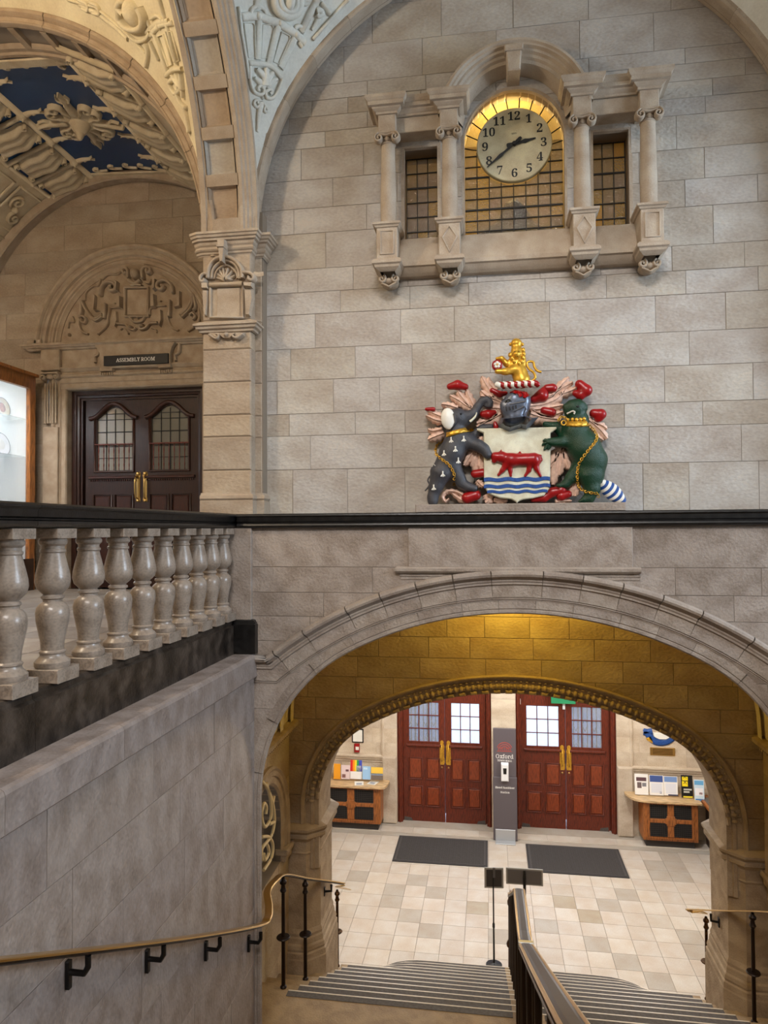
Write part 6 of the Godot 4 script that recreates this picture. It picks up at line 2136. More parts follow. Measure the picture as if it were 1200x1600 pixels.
func clock():
	var c := Vector3(0.186, 7.955, ZC - 0.095)
	var t := thing("wall_clock", "round cream clock dial with black numerals set in the leaded window", "clock", c)
	var b := B.new()
	b.disc(Vector3.ZERO, 0.248, -0.015, 0.02, 64, 0.005)
	obj("dial", b, M.dial, t)
	for i in 12:
		var n := 12 if i == 0 else i
		var a := deg_to_rad(90.0 - 30.0 * i)
		text("numeral", str(n), Vector3(cos(a) * 0.192, sin(a) * 0.192, 0.021), 0.0, M.black_paint, t, "Droid Serif", 0.002, 700, 0.058)
	text("maker_mark", "GENTS", Vector3(0, 0.072, 0.021), 0.034, M.board_grey, t, "Droid Sans", 0.001)
	# hands: hour just before three, minute near eight
	for h in [["hour_hand", 11.0, 0.145, 0.042, 0.016, 0.028], ["minute_hand", 219.0, 0.235, 0.05, 0.012, 0.034]]:
		b = B.new()
		var L: float = h[2]
		var hp := v2([-h[3] * 1.2, -h[4] * 0.6, -h[3], -h[4], 0.0, -h[4] * 0.7, L * 0.35, -h[4] * 0.55, L * 0.5, -h[4] * 0.95, L * 0.7, -h[4] * 0.5, L * 0.96, -h[4] * 0.3, L, 0.0, L * 0.96, h[4] * 0.3, L * 0.7, h[4] * 0.5, L * 0.5, h[4] * 0.95, L * 0.35, h[4] * 0.55, 0.0, h[4] * 0.7, -h[3], h[4], -h[3] * 1.2, h[4] * 0.6])
		b.prism(hp, h[5] - 0.003, h[5], 0.001)
		var o := obj(h[0], b, M.black_paint, t)
		o.rotation.z = deg_to_rad(h[1])
	b = B.new()
	b.disc(Vector3.ZERO, 0.014, 0.02, 0.042, 16, 0.003)
	obj("hub", b, M.black_paint, t)


# ---------------------------------------------------------------- smooth bodies: tapered capsules joined by a smooth minimum, meshed as surface nets
class Field:
	var lo := Vector3.ZERO
	var n := Vector3i.ZERO
	var cell := 0.006
	var f := PackedFloat32Array()
	func front(x: float, y: float) -> float:
		var i := clampi(int((x - lo.x) / cell), 0, n.x - 1)
		var j := clampi(int((y - lo.y) / cell), 0, n.y - 1)
		for k in range(n.z - 1, -1, -1):
			if f[(k * n.y + j) * n.x + i] < 0.0:
				return lo.z + (k + 0.6) * cell
		return lo.z
	func build(bones: Array, cell_: float, soft: float) -> ArrayMesh:
		cell = cell_
		var a := Vector3.INF
		var b := -Vector3.INF
		for q in bones:
			for e in [[q[0], q[1]], [q[2], q[3]]]:
				a = a.min(e[0] - Vector3.ONE * (e[1] + 0.02)); b = b.max(e[0] + Vector3.ONE * (e[1] + 0.02))
		lo = a
		var s := (b - a) / cell
		n = Vector3i(int(s.x) + 2, int(s.y) + 2, int(s.z) + 2)
		f.resize(n.x * n.y * n.z)
		f.fill(1.0)
		for q in bones:
			var p0: Vector3 = q[0]; var p1: Vector3 = q[2]
			var r0: float = q[1]; var r1: float = q[3]
			var pad := maxf(r0, r1) + soft * 1.2
			var i0 := Vector3i(((p0.min(p1) - Vector3.ONE * pad - lo) / cell).max(Vector3.ZERO))
			var i1 := Vector3i(((p0.max(p1) + Vector3.ONE * pad - lo) / cell + Vector3.ONE).min(Vector3(n - Vector3i.ONE)))
			var d := p1 - p0
			var dd := maxf(d.dot(d), 1e-9)
			for k in range(i0.z, i1.z + 1):
				for j in range(i0.y, i1.y + 1):
					var row := (k * n.y + j) * n.x
					for i in range(i0.x, i1.x + 1):
						var p := lo + Vector3(i, j, k) * cell
						var t := clampf((p - p0).dot(d) / dd, 0.0, 1.0)
						var v := p.distance_to(p0 + d * t) - lerpf(r0, r1, t)
						var o := f[row + i]
						if o < 0.9:
							var h := maxf(soft - absf(o - v), 0.0) / soft
							v = minf(o, v) - h * h * soft * 0.25
						f[row + i] = v
		return net()
	func net() -> ArrayMesh:
		var ids := PackedInt32Array()
		ids.resize(n.x * n.y * n.z)
		ids.fill(-1)
		var verts := PackedVector3Array()
		var ex := [[0, 1], [2, 3], [4, 5], [6, 7], [0, 2], [1, 3], [4, 6], [5, 7], [0, 4], [1, 5], [2, 6], [3, 7]]
		var off := [0, 1, n.x, n.x + 1, n.x * n.y, n.x * n.y + 1, n.x * n.y + n.x, n.x * n.y + n.x + 1]
		for k in n.z - 1:
			for j in n.y - 1:
				var row := (k * n.y + j) * n.x
				for i in n.x - 1:
					var at := row + i
					var mask := 0
					for c in 8:
						if f[at + off[c]] < 0.0: mask |= 1 << c
					if mask == 0 or mask == 255: continue
					var sum := Vector3.ZERO
					var cnt := 0
					for e in ex:
						var a: int = e[0]; var b: int = e[1]
						if ((mask >> a) & 1) != ((mask >> b) & 1):
							var fa := f[at + off[a]]; var fb := f[at + off[b]]
							var t := fa / (fa - fb)
							var pa := Vector3(a & 1, (a >> 1) & 1, (a >> 2) & 1)
							var pb := Vector3(b & 1, (b >> 1) & 1, (b >> 2) & 1)
							sum += pa.lerp(pb, t); cnt += 1
					ids[at] = verts.size()
					verts.append(lo + (Vector3(i, j, k) + sum / cnt) * cell)
		var idx := PackedInt32Array()
		var sx := 1; var sy := n.x; var sz := n.x * n.y
		for k in range(1, n.z - 1):
			for j in range(1, n.y - 1):
				for i in range(1, n.x - 1):
					var at := (k * n.y + j) * n.x + i
					var a := f[at] < 0.0
					for ax in 3:
						var st: int = [sx, sy, sz][ax]
						var u: int = [sy, sz, sx][ax]
						var v: int = [sz, sx, sy][ax]
						var b := f[at + st] < 0.0
						if a == b: continue
						var q := [ids[at], ids[at - u], ids[at - u - v], ids[at - v]]
						if q[0] < 0 or q[1] < 0 or q[2] < 0 or q[3] < 0: continue
						if a: q.reverse()
						idx.append_array(PackedInt32Array([q[0], q[1], q[2], q[0], q[2], q[3]]))
		var nr := PackedVector3Array()
		nr.resize(verts.size())
		for t in range(0, idx.size(), 3):
			var g := (verts[idx[t + 2]] - verts[idx[t]]).cross(verts[idx[t + 1]] - verts[idx[t]])
			for e in 3: nr[idx[t + e]] += g
		for i in nr.size(): nr[i] = nr[i].normalized()
		var arr := []
		arr.resize(Mesh.ARRAY_MAX)
		arr[Mesh.ARRAY_VERTEX] = verts; arr[Mesh.ARRAY_NORMAL] = nr; arr[Mesh.ARRAY_INDEX] = idx
		var m := ArrayMesh.new()
		m.add_surface_from_arrays(Mesh.PRIMITIVE_TRIANGLES, arr)
		return m

# chains: [points (x, y), radii in zoomed pixels, depth offsets]; u = metres per zoomed pixel
func chain_bones(chains: Array, u: float, z: float, flat := 1.0) -> Array:
	var out := []
	for c in chains:
		var p: PackedVector2Array = c[0]
		for i in maxi(1, p.size() - 1):
			var k := mini(i + 1, p.size() - 1)
			out.append([Vector3(p[i].x, p[i].y, z + c[2][i] * u), c[1][i] * u, Vector3(p[k].x, p[k].y, z + c[2][k] * u), c[1][k] * u])
	return out

func surface_line(b: B, F: Field, pts: PackedVector2Array, w: float, h: float, lift := 0.0):
	b.ribbon(pts, w, h, func(p: Vector3) -> Vector3: return Vector3(p.x, p.y, F.front(p.x, p.y) + lift + p.z))

func links(b: B, pts: PackedVector2Array, zf: Callable, size: float):
	# a chain of small oval links
	var q := bez(pts, 10)
	var s := 0.0
	var nxt := 0.0
	var odd := 0
	for i in q.size() - 1:
		var l := q[i].distance_to(q[i + 1])
		while nxt <= s + l:
			var c := q[i].lerp(q[i + 1], (nxt - s) / maxf(l, 1e-6))
			var d := (q[i + 1] - q[i]).normalized()
			var t := Vector2(-d.y, d.x)
			var ring := []
			var z: float = zf.call(c.x, c.y) + size * 0.5
			for k in 9:
				var a := TAU * k / 8
				var o := d * cos(a) * size * 1.15
				var e := t * sin(a) * size * 0.8
				ring.append(Vector3(c.x + o.x + (e.x if odd == 0 else e.x * 0.5), c.y + o.y + (e.y if odd == 0 else e.y * 0.5), z + (0.0 if odd == 0 else sin(a) * size * 0.7)))
			b.tube(ring, size * 0.30, 5, 1.0, false)
			odd = 1 - odd
			nxt += size * 1.55
		s += l

func arms():
	var t := thing("coat_of_arms", "carved and painted coat of arms with elephant and beaver on the stone ledge", "coat of arms")
	var z := -4.50
	var u := 0.00070
	# ---- shield
	var sp: PackedVector2Array = v2([-0.0744, 6.0334, 0.4183, 6.0295, 0.4194, 6.0175, 0.3828, 5.992, 0.3774, 5.7184, 0.3707, 5.6442, 0.3374, 5.6015, 0.2668, 5.5856, 0.2078, 5.5791, 0.184, 5.5697, 0.1721, 5.5578, 0.158, 5.57, 0.1368, 5.5823, 0.0654, 5.5905, -0.0037, 5.618, -0.032, 5.6646, -0.0325, 6.003, -0.0721, 6.0211])
	var b := B.new()
	b.prism(sp, -4.53, -4.46, 0.006)
	var sh := obj("shield", b, M.shield, t)
	for w in [[752, 778], [788, 812], [818, 838]]:
		b = B.new()
		var up := PackedVector2Array(); var dn := PackedVector2Array()
		var l0: Vector3 = Vector3(-0.0341, 5.7052, -4.46)
		var x0: float = -0.0333; var x1: float = 0.3755
		if w[0] > 800: x0 += 0.02; x1 -= 0.016
		for i in 25:
			var k := i / 24.0
			var y := lerpf(5.7265, 5.6138, (w[0] - 745.0) / 93.0) + 0.004 * sin(k * 22.0)
			up.append(Vector2(lerpf(x0, x1, k), y))
			dn.append(Vector2(lerpf(x0, x1, k), y - 0.001 * (w[1] - w[0]) * 0.92 - 0.001 * sin(k * 25.0)))
		dn.reverse()
		up.append_array(dn)
		b.prism(up, -4.465, -4.455, 0.001)
		obj("blue_wave", b, M.wave_blue, sh)
	# ---- red ox
	var F := Field.new()
	var ox := chain_bones([
		[v2([0.0737, 5.8438, 0.1389, 5.8279, 0.2217, 5.8286, 0.2747, 5.8299]), [34, 44, 38, 42], [0, 0, 0, 0]],
		[v2([0.0797, 5.8497, 0.0404, 5.8505, 0.0318, 5.8228]), [34, 27, 15], [4, 6, 8]],
		[v2([0.103, 5.7948, 0.0813, 5.7638, 0.0584, 5.7352]), [22, 13, 9], [4, 4, 4]],
		[v2([0.1267, 5.7943, 0.1323, 5.7604, 0.1344, 5.729]), [22, 12, 9], [0, 0, 0]],
		[v2([0.2509, 5.7979, 0.247, 5.7631, 0.223, 5.7275]), [24, 13, 9], [0, 0, 0]],
		[v2([0.2863, 5.8129, 0.294, 5.7695, 0.317, 5.7247]), [28, 15, 9], [4, 4, 4]],
		[v2([0.2868, 5.8609, 0.3196, 5.8506, 0.3252, 5.8265, 0.3132, 5.8087]), [6, 5, 5, 6], [0, 0, 0, 0]],
		[v2([0.1891, 5.8655, 0.1927, 5.875]), [8, 7], [0, 0]],
		[v2([0.0681, 5.8742, 0.0778, 5.8945]), [4, 3], [8, 8]],
			], 0.00098, -4.455)
	inst("ox", F.build(ox, 0.0042, 0.012), M.red, sh)
	# ---- elephant
	F = Field.new()
	inst("elephant", F.build(chain_bones([
		[v2([-0.2094, 6.0457, -0.203, 5.9751, -0.2317, 5.8913, -0.2922, 5.7728]), [90, 105, 115, 100], [0, 0, 0, 0]],
		[v2([-0.1404, 5.9595, -0.2104, 5.926]), [80, 100], [10, 0]],
		[v2([-0.2299, 6.1063, -0.1949, 6.1087, -0.1462, 6.0862]), [75, 82, 48], [10, 20, 20]],
		[v2([-0.1669, 6.1149, -0.1251, 6.1172, -0.0937, 6.1303, -0.069, 6.1752, -0.0409, 6.2108, -0.0097, 6.2196, 0.0108, 6.2007, 0.0072, 6.1784, -0.0122, 6.1776]), [48, 44, 38, 32, 28, 25, 22, 19, 15], [20, 25, 25, 25, 25, 25, 25, 25, 25]],
		[v2([-0.1127, 5.9413, -0.0609, 5.9225, -0.0299, 5.9008, -0.0082, 5.8653]), [62, 50, 44, 42], [30, 50, 60, 70]],
		[v2([-0.0983, 5.9935, -0.0425, 6.0411, 0.0128, 6.048]), [42, 34, 28], [-20, -20, -10]],
		[v2([-0.31, 5.752, -0.3388, 5.6679, -0.359, 5.6047, -0.3592, 5.5765]), [98, 62, 46, 48], [10, 10, 10, 15]],
		[v2([-0.2255, 5.7927, -0.1877, 5.7218, -0.174, 5.6865, -0.136, 5.6649, -0.0944, 5.6538]), [78, 50, 44, 38, 36], [-5, 0, 0, 10, 20]],
	], u, z), 0.006, 0.022), M.elephant, t)
	var el := t.get_node("elephant")
	b = B.new()
	var ez := z + 0.06
	b.ball(Vector3(-0.2536, 6.0958, ez + 0.01), Vector3(0.046, 0.07, 0.022), 16, Basis(Vector3(0, 0, 1), 0.12))
	var ear := obj("ear", b, M.white, el)
	ear.set_meta("label", "white painted ear")
	b = B.new()
	surface_line(b, F, v2([-0.2944, 6.1281, -0.2698, 6.1484, -0.2419, 6.1545, -0.2143, 6.1186, -0.2078, 6.0694, -0.2359, 6.0316, -0.2637, 6.0429, -0.2844, 6.0716, -0.2945, 6.114]), 0.007, 0.018)
	obj("ear_rim", b, M.elephant, el)
	b = B.new()
	var tk := []
	for q in bez(v2([-0.1176, 6.0773, -0.0933, 6.0975, -0.0793, 6.118, -0.0743, 6.1353]), 4): tk.append(Vector3(q.x, q.y, z + 0.045))
	b.tube(tk, [0.008, 0.008, 0.008, 0.007, 0.007, 0.007, 0.006, 0.006, 0.005, 0.004, 0.004, 0.003, 0.002], 6)
	obj("tusk", b, M.shield, el)
	b = B.new()
	surface_line(b, F, bez(v2([-0.378, 5.7333, -0.3887, 5.7089, -0.3749, 5.6807, -0.3926, 5.6564, -0.4068, 5.6391]), 4), 0.006, 0.012)
	var tl := []
	for q in bez(v2([-0.376, 5.7413, -0.3919, 5.7131, -0.3821, 5.6845, -0.3965, 5.6598, -0.4109, 5.6437]), 4): tl.append(Vector3(q.x, q.y, z))
	b = B.new()
	b.tube(tl, 0.005, 6)
	obj("tail", b, M.elephant, el)
	b = B.new()
	b.ball(Vector3(-0.1718, 6.1245, F.front(-0.1718, 6.1245)), Vector3(0.008, 0.006, 0.006), 8)
	obj("eye", b, M.black_paint, el)
	for q in v2([-0.2359, 5.9604, -0.1563, 5.9654, -0.2087, 5.9004, -0.2818, 5.8776, -0.3521, 5.8126, -0.192, 5.8303, -0.2898, 5.745, -0.3497, 5.6622]):
		b = B.new()
		surface_line(b, F, v2([q.x, q.y + 0.018, q.x, q.y, q.x - 0.012, q.y - 0.016]), 0.0042, 0.006, 0.001)
		surface_line(b, F, v2([q.x, q.y + 0.006, q.x + 0.001, q.y - 0.018]), 0.004, 0.006, 0.001)
		surface_line(b, F, v2([q.x, q.y, q.x + 0.013, q.y - 0.014]), 0.004, 0.006, 0.001)
		obj("ermine_spot", b, M.white, el)
	b = B.new()
	surface_line(b, F, bez(v2([-0.2948, 5.9968, -0.2495, 5.9991, -0.1939, 6.0116, -0.1315, 6.0295, -0.097, 6.0425])), 0.016, 0.012)
	obj("collar", b, M.gold, el)
	b = B.new()
	var rg := []
	var rc: Vector2 = v2([-0.1156, 6.0297])[0]
	for i in 17:
		rg.append(Vector3(rc.x + cos(TAU * i / 16) * 0.015, rc.y + sin(TAU * i / 16) * 0.017, F.front(rc.x, rc.y) + 0.016))
	b.tube(rg, 0.0045, 6, 1.0, false)
	links(b, v2([-0.2943, 5.978, -0.3328, 5.9545, -0.347, 5.9164, -0.3368, 5.8812, -0.2988, 5.842, -0.254, 5.8063, -0.23, 5.771, -0.2192, 5.7396, -0.2237, 5.7014, -0.2322, 5.6772]), func(x, y): return F.front(x, y), 0.009)
	obj("chain", b, M.gold, el)
	# ---- beaver
	var G := Field.new()
	inst("beaver", G.build(chain_bones([
		[v2([0.5618, 6.0725, 0.5343, 5.9977, 0.5862, 5.9004, 0.6314, 5.8173, 0.6369, 5.7284]), [85, 118, 145, 135, 105], [0, 0, 0, 0, 0]],
		[v2([0.5461, 6.1486, 0.5227, 6.1459, 0.4926, 6.1331]), [82, 72, 40], [15, 20, 25]],
		[v2([0.4962, 6.1605, 0.4762, 6.1577]), [36, 24], [30, 35]],
		[v2([0.5222, 6.1046, 0.4923, 6.1076]), [40, 22], [20, 28]],
		[v2([0.5926, 6.154, 0.5959, 6.147]), [22, 22], [20, 20]],
		[v2([0.4936, 5.9403, 0.4468, 5.9346, 0.4066, 5.9335, 0.3663, 5.9366]), [70, 46, 36, 32], [30, 55, 60, 65]],
		[v2([0.4609, 5.9928, 0.4212, 6.0387, 0.3542, 6.0544]), [50, 36, 27], [-10, -15, -10]],
		[v2([0.617, 5.7219, 0.6324, 5.6398, 0.6153, 5.5855, 0.5821, 5.5722]), [112, 66, 42, 32], [15, 20, 20, 25]],
		[v2([0.5514, 5.771, 0.5075, 5.7101, 0.4738, 5.6729, 0.4369, 5.6618]), [72, 50, 34, 22], [0, 10, 15, 20]],
	], u, z), 0.006, 0.022), M.beaver, t)
	var bv := t.get_node("beaver")
	for c in [v2([0.3624, 5.9408, 0.3458, 5.9481, 0.3324, 5.9429]), v2([0.3589, 5.9307, 0.3389, 5.9243, 0.3274, 5.913]), v2([0.3654, 5.9168, 0.3499, 5.9001, 0.3384, 5.8833]), v2([0.3753, 5.9132, 0.3685, 5.8963, 0.3617, 5.8862]), v2([0.569, 5.567, 0.5526, 5.5638, 0.5427, 5.5606]), v2([0.432, 5.6603, 0.4189, 5.6639, 0.4122, 5.6572])]:
		b = B.new()
		var pp := []
		for q in c: pp.append(Vector3(q.x, q.y, z + 0.05))
		b.tube(pp, [0.014, 0.011, 0.004], 6)
		obj("claw", b, M.beaver, bv)
	b = B.new()
	surface_line(b, G, bez(v2([0.4814, 6.1096, 0.498, 6.116, 0.5146, 6.1223, 0.5277, 6.115, 0.5243, 6.1049])), 0.005, 0.006)
	obj("lips", b, M.white, bv)
	b = B.new()
	for q in v2([0.5446, 6.1486]):
		b.ball(Vector3(q.x, q.y, G.front(q.x, q.y)), Vector3(0.011, 0.007, 0.006), 8)
	obj("eye", b, M.black_paint, bv)
	b = B.new()
	surface_line(b, G, bez(v2([0.4773, 6.0483, 0.5235, 6.0402, 0.563, 6.0391, 0.6025, 6.0448])), 0.019, 0.012)
	for q in v2([0.4908, 6.0718, 0.5139, 6.0698, 0.537, 6.0671, 0.56, 6.0677, 0.5831, 6.0712]):
		b.ball(Vector3(q.x, q.y, G.front(q.x, q.y) + 0.006), Vector3(0.012, 0.013, 0.008), 8)
	obj("collar", b, M.gold, bv)
	b = B.new()
	rg = []
	rc = v2([0.4577, 6.0478])[0]
	for i in 17:
		rg.append(Vector3(rc.x + cos(TAU * i / 16) * 0.014, rc.y + sin(TAU * i / 16) * 0.014, z + 0.08))
	b.tube(rg, 0.0045, 6, 1.0, false)
	links(b, v2([0.6011, 6.0399, 0.64, 6.0185, 0.6603, 5.974, 0.6454, 5.927, 0.5989, 5.8706, 0.5589, 5.814, 0.5419, 5.7601, 0.5411, 5.6992, 0.5569, 5.6516, 0.5893, 5.6241, 0.6218, 5.6136, 0.6543, 5.6098, 0.6748, 5.5859]), func(x, y): return maxf(G.front(x, y), z + 0.01), 0.009)
	links(b, v2([0.4302, 6.0686, 0.437, 6.0821, 0.4569, 6.0849, 0.4766, 6.0741]), func(_x, _y): return z + 0.07, 0.008)
	obj("chain", b, M.gold, bv)
	# striped tail
	var a0: Vector2 = v2([0.6806, 5.684])[0]
	var a1: Vector2 = v2([0.8166, 5.563])[0]
	for i in 10:
		b = B.new()
		var rows := []
		b.soft()
		for k in 4:
			var s := (i + k / 3.0) / 10.0
			var c := a0.lerp(a1, s)
			var d := (a1 - a0).normalized()
			var tn := Vector2(-d.y, d.x)
			var hw := 0.008 + 0.042 * pow(sin(clampf(s * 0.86 + 0.06, 0, 1) * PI), 0.7)
			var row := PackedVector3Array()
			for q in 11:
				var e := -1.0 + q / 5.0
				var p := c + tn * hw * e + d * 0.012 * (1.0 - e * e)
				row.append(Vector3(p.x, p.y, -4.49 + 0.028 * sqrt(1.0 - e * e)))
			rows.append(row)
		b.grid(rows)
		obj("tail_stripe", b, M.white if i % 2 == 0 else M.wave_blue, bv)
	# ---- helmet
	var Hf := Field.new()
	inst("helmet", Hf.build(chain_bones([
		[v2([0.1609, 6.2065, 0.2084, 6.2049]), [48, 46], [20, 10]],
		[v2([0.1308, 6.165, 0.1962, 6.169]), [46, 50], [20, 10]],
		[v2([0.1479, 6.0977, 0.1778, 6.1089]), [44, 48], [10, 10]],
		[v2([0.0951, 6.1783, 0.1066, 6.1354]), [16, 20], [30, 30]],
	], 0.00122, -4.48), 0.006, 0.02), M.steel, t)
	var hm := t.get_node("helmet")
	b = B.new()
	surface_line(b, Hf, v2([0.073, 6.1841, 0.1297, 6.1702, 0.2241, 6.1851]), 0.006, 0.006)
	surface_line(b, Hf, v2([0.0936, 6.1111, 0.1588, 6.1271, 0.2214, 6.1552]), 0.006, 0.006)
	surface_line(b, Hf, v2([0.0828, 6.2079, 0.1065, 6.2192, 0.1417, 6.1879]), 0.005, 0.006)
	surface_line(b, Hf, v2([0.2301, 6.2029, 0.2353, 6.1368, 0.2173, 6.1013]), 0.006, 0.006)
	obj("visor_rim", b, M.steel, hm)
	for q in [[498, 388, 500, 412], [513, 390, 516, 411], [530, 389, 533, 408], [547, 387, 549, 404], [563, 383, 565, 400]]:
		b = B.new()
		var k: float = 1.0
		surface_line(b, Hf, v2([lerpf(-0.4975, 0.6857, q[0] / 1000.0), lerpf(6.6239, 5.4209, q[1] / 1000.0), lerpf(-0.4975, 0.6857, q[2] / 1000.0), lerpf(6.6239, 5.4209, q[3] / 1000.0)]), 0.0035, 0.003)
		obj("visor_slot", b, M.black_paint, hm)
	b = B.new()
	surface_line(b, Hf, bez(v2([0.1003, 6.1868, 0.1241, 6.2005, 0.1358, 6.1905, 0.1038, 6.1843])), 0.004, 0.003)
	obj("eye_slot", b, M.black_paint, hm)
	b = B.new()
	var gf := func(p: Vector3) -> Vector3: return Vector3(p.x, p.y, -4.47 + p.z)
	plate(b, v2([0.0798, 6.0981, 0.2247, 6.1119, 0.2717, 6.0924, 0.3129, 6.096, 0.2832, 6.0656, 0.2355, 6.0151, 0.2002, 6.0245, 0.1705, 6.0168, 0.1289, 6.0047, 0.0933, 6.0189, 0.0602, 6.0502]), 0.075, gf, 0.02)
	obj("gorget", b, M.steel, hm)
	b = B.new()
	for c in [v2([0.1306, 6.2545, 0.1602, 6.2631, 0.1955, 6.2606, 0.2305, 6.2426, 0.2455, 6.2204]), v2([0.1778, 6.2589, 0.1951, 6.2282, 0.2009, 6.2159]), v2([0.213, 6.2516, 0.2245, 6.2272, 0.222, 6.2092]), v2([0.1601, 6.2619, 0.1659, 6.2496, 0.1599, 6.2378])]:
		surface_line(b, Hf, c, 0.012, 0.010)
	obj("helmet_cap", b, M.red, hm)
	# ---- torse: twisted bar
	for i in 12:
		b = B.new()
		var p0: Vector2 = v2([0.0551, 6.2898])[0]
		var p1: Vector2 = v2([0.3002, 6.2929])[0]
		var c0 := p0.lerp(p1, i / 12.0); var c1 := p0.lerp(p1, (i + 1.1) / 12.0)
		b.tube([Vector3(c0.x - 0.004, c0.y + 0.010, -4.405), Vector3(lerpf(c0.x, c1.x, 0.5), c0.y, -4.392), Vector3(c1.x + 0.004, c1.y - 0.010, -4.405)], [0.017, 0.020, 0.017], 8)
		obj("torse_twist", b, M.red if i % 2 else M.white, t)
	# ---- lion
	var L := Field.new()
	inst("lion", L.build(chain_bones([
		[v2([0.2093, 6.3302, 0.1921, 6.3854, 0.1833, 6.4464]), [44, 38, 30], [0, 0, 0]],
		[v2([0.179, 6.4952, 0.1791, 6.5073]), [34, 32], [10, 10]],
		[v2([0.1765, 6.4832, 0.1765, 6.4783]), [14, 12], [38, 38]],
		[v2([0.1513, 6.4599, 0.1629, 6.4291]), [18, 20], [10, 10]],
		[v2([0.2167, 6.4693, 0.2163, 6.4329]), [16, 18], [5, 5]],
		[v2([0.1625, 6.3927, 0.1088, 6.379, 0.0551, 6.3811]), [24, 17, 13], [20, 35, 40]],
		[v2([0.1626, 6.4048, 0.1154, 6.4371, 0.0858, 6.4688, 0.0559, 6.4701]), [20, 15, 12, 9], [0, 5, 10, 10]],
		[v2([0.1771, 6.5439, 0.1773, 6.5585]), [26, 30], [5, 5]],
	], 0.0012, -4.46), 0.005, 0.016), M.gold, t)
	var li := t.get_node("lion")
	b = B.new()
	var lt := []
	for q in bez(v2([0.233, 6.3293, 0.2683, 6.3243, 0.2921, 6.3452, 0.2842, 6.3757, 0.2515, 6.4073, 0.2424, 6.4379, 0.2614, 6.4492, 0.2814, 6.4424, 0.2893, 6.4118, 0.3079, 6.3869, 0.3313, 6.3799]), 5): lt.append(Vector3(q.x, q.y, -4.47))
	b.tube(lt, 0.008, 7)
	obj("tail", b, M.gold, li)
	for i in 5:
		b = B.new()
		var q: Vector2 = v2([0.1401, 6.5575, 0.158, 6.5664, 0.1782, 6.5704, 0.1983, 6.5646, 0.2148, 6.5541])[i]
		b.ball(Vector3(q.x, q.y, -4.45), Vector3(0.010, 0.012, 0.010), 8)
		obj("crown_point", b, M.gold, li)
	b = B.new()
	for c in [v2([0.1626, 6.5006, 0.1685, 6.5003]), v2([0.1874, 6.4995, 0.1932, 6.4992]), v2([0.1658, 6.4678, 0.1858, 6.467])]:
		surface_line(b, L, c, 0.003, 0.003)
	obj("face_marks", b, M.bronze, li)
	b = B.new()
	for i in 9:
		var q: Vector2 = v2([0.1393, 6.5101, 0.1426, 6.4858, 0.1507, 6.4612, 0.1623, 6.4426, 0.2186, 6.5127, 0.2219, 6.4884, 0.2181, 6.4644, 0.2096, 6.4406, 0.1917, 6.4293])[i]
		b.ball(Vector3(q.x, q.y, L.front(q.x, q.y) + 0.002), Vector3(0.013, 0.018, 0.010), 8)
	obj("mane", b, M.gold, li)
	# rose held by the lion
	var ro: Vector2 = v2([0.0564, 6.4228])[0]
	b = B.new()
	b.disc(Vector3(ro.x, ro.y, -4.43), 0.033, -0.02, 0.02, 20, 0.008)
	var rs := obj("rose", b, M.red, t)
	b = B.new()
	for i in 5:
		var d := Vector2.from_angle(TAU * i / 5 + PI / 2) * 0.013
		b.ball(Vector3(ro.x + d.x, ro.y + d.y, -4.408), Vector3(0.010, 0.010, 0.006), 8)
	obj("petals", b, M.white, rs)
	b = B.new()
	b.ball(Vector3(ro.x, ro.y, -4.402), Vector3(0.006, 0.006, 0.005), 8)
	obj("rose_heart", b, M.gold, rs)
	# ---- mantling: acanthus leaves in pink with red rolled ends
	var fz := func(p: Vector3) -> Vector3: return Vector3(p.x, p.y, -4.56 + p.z)
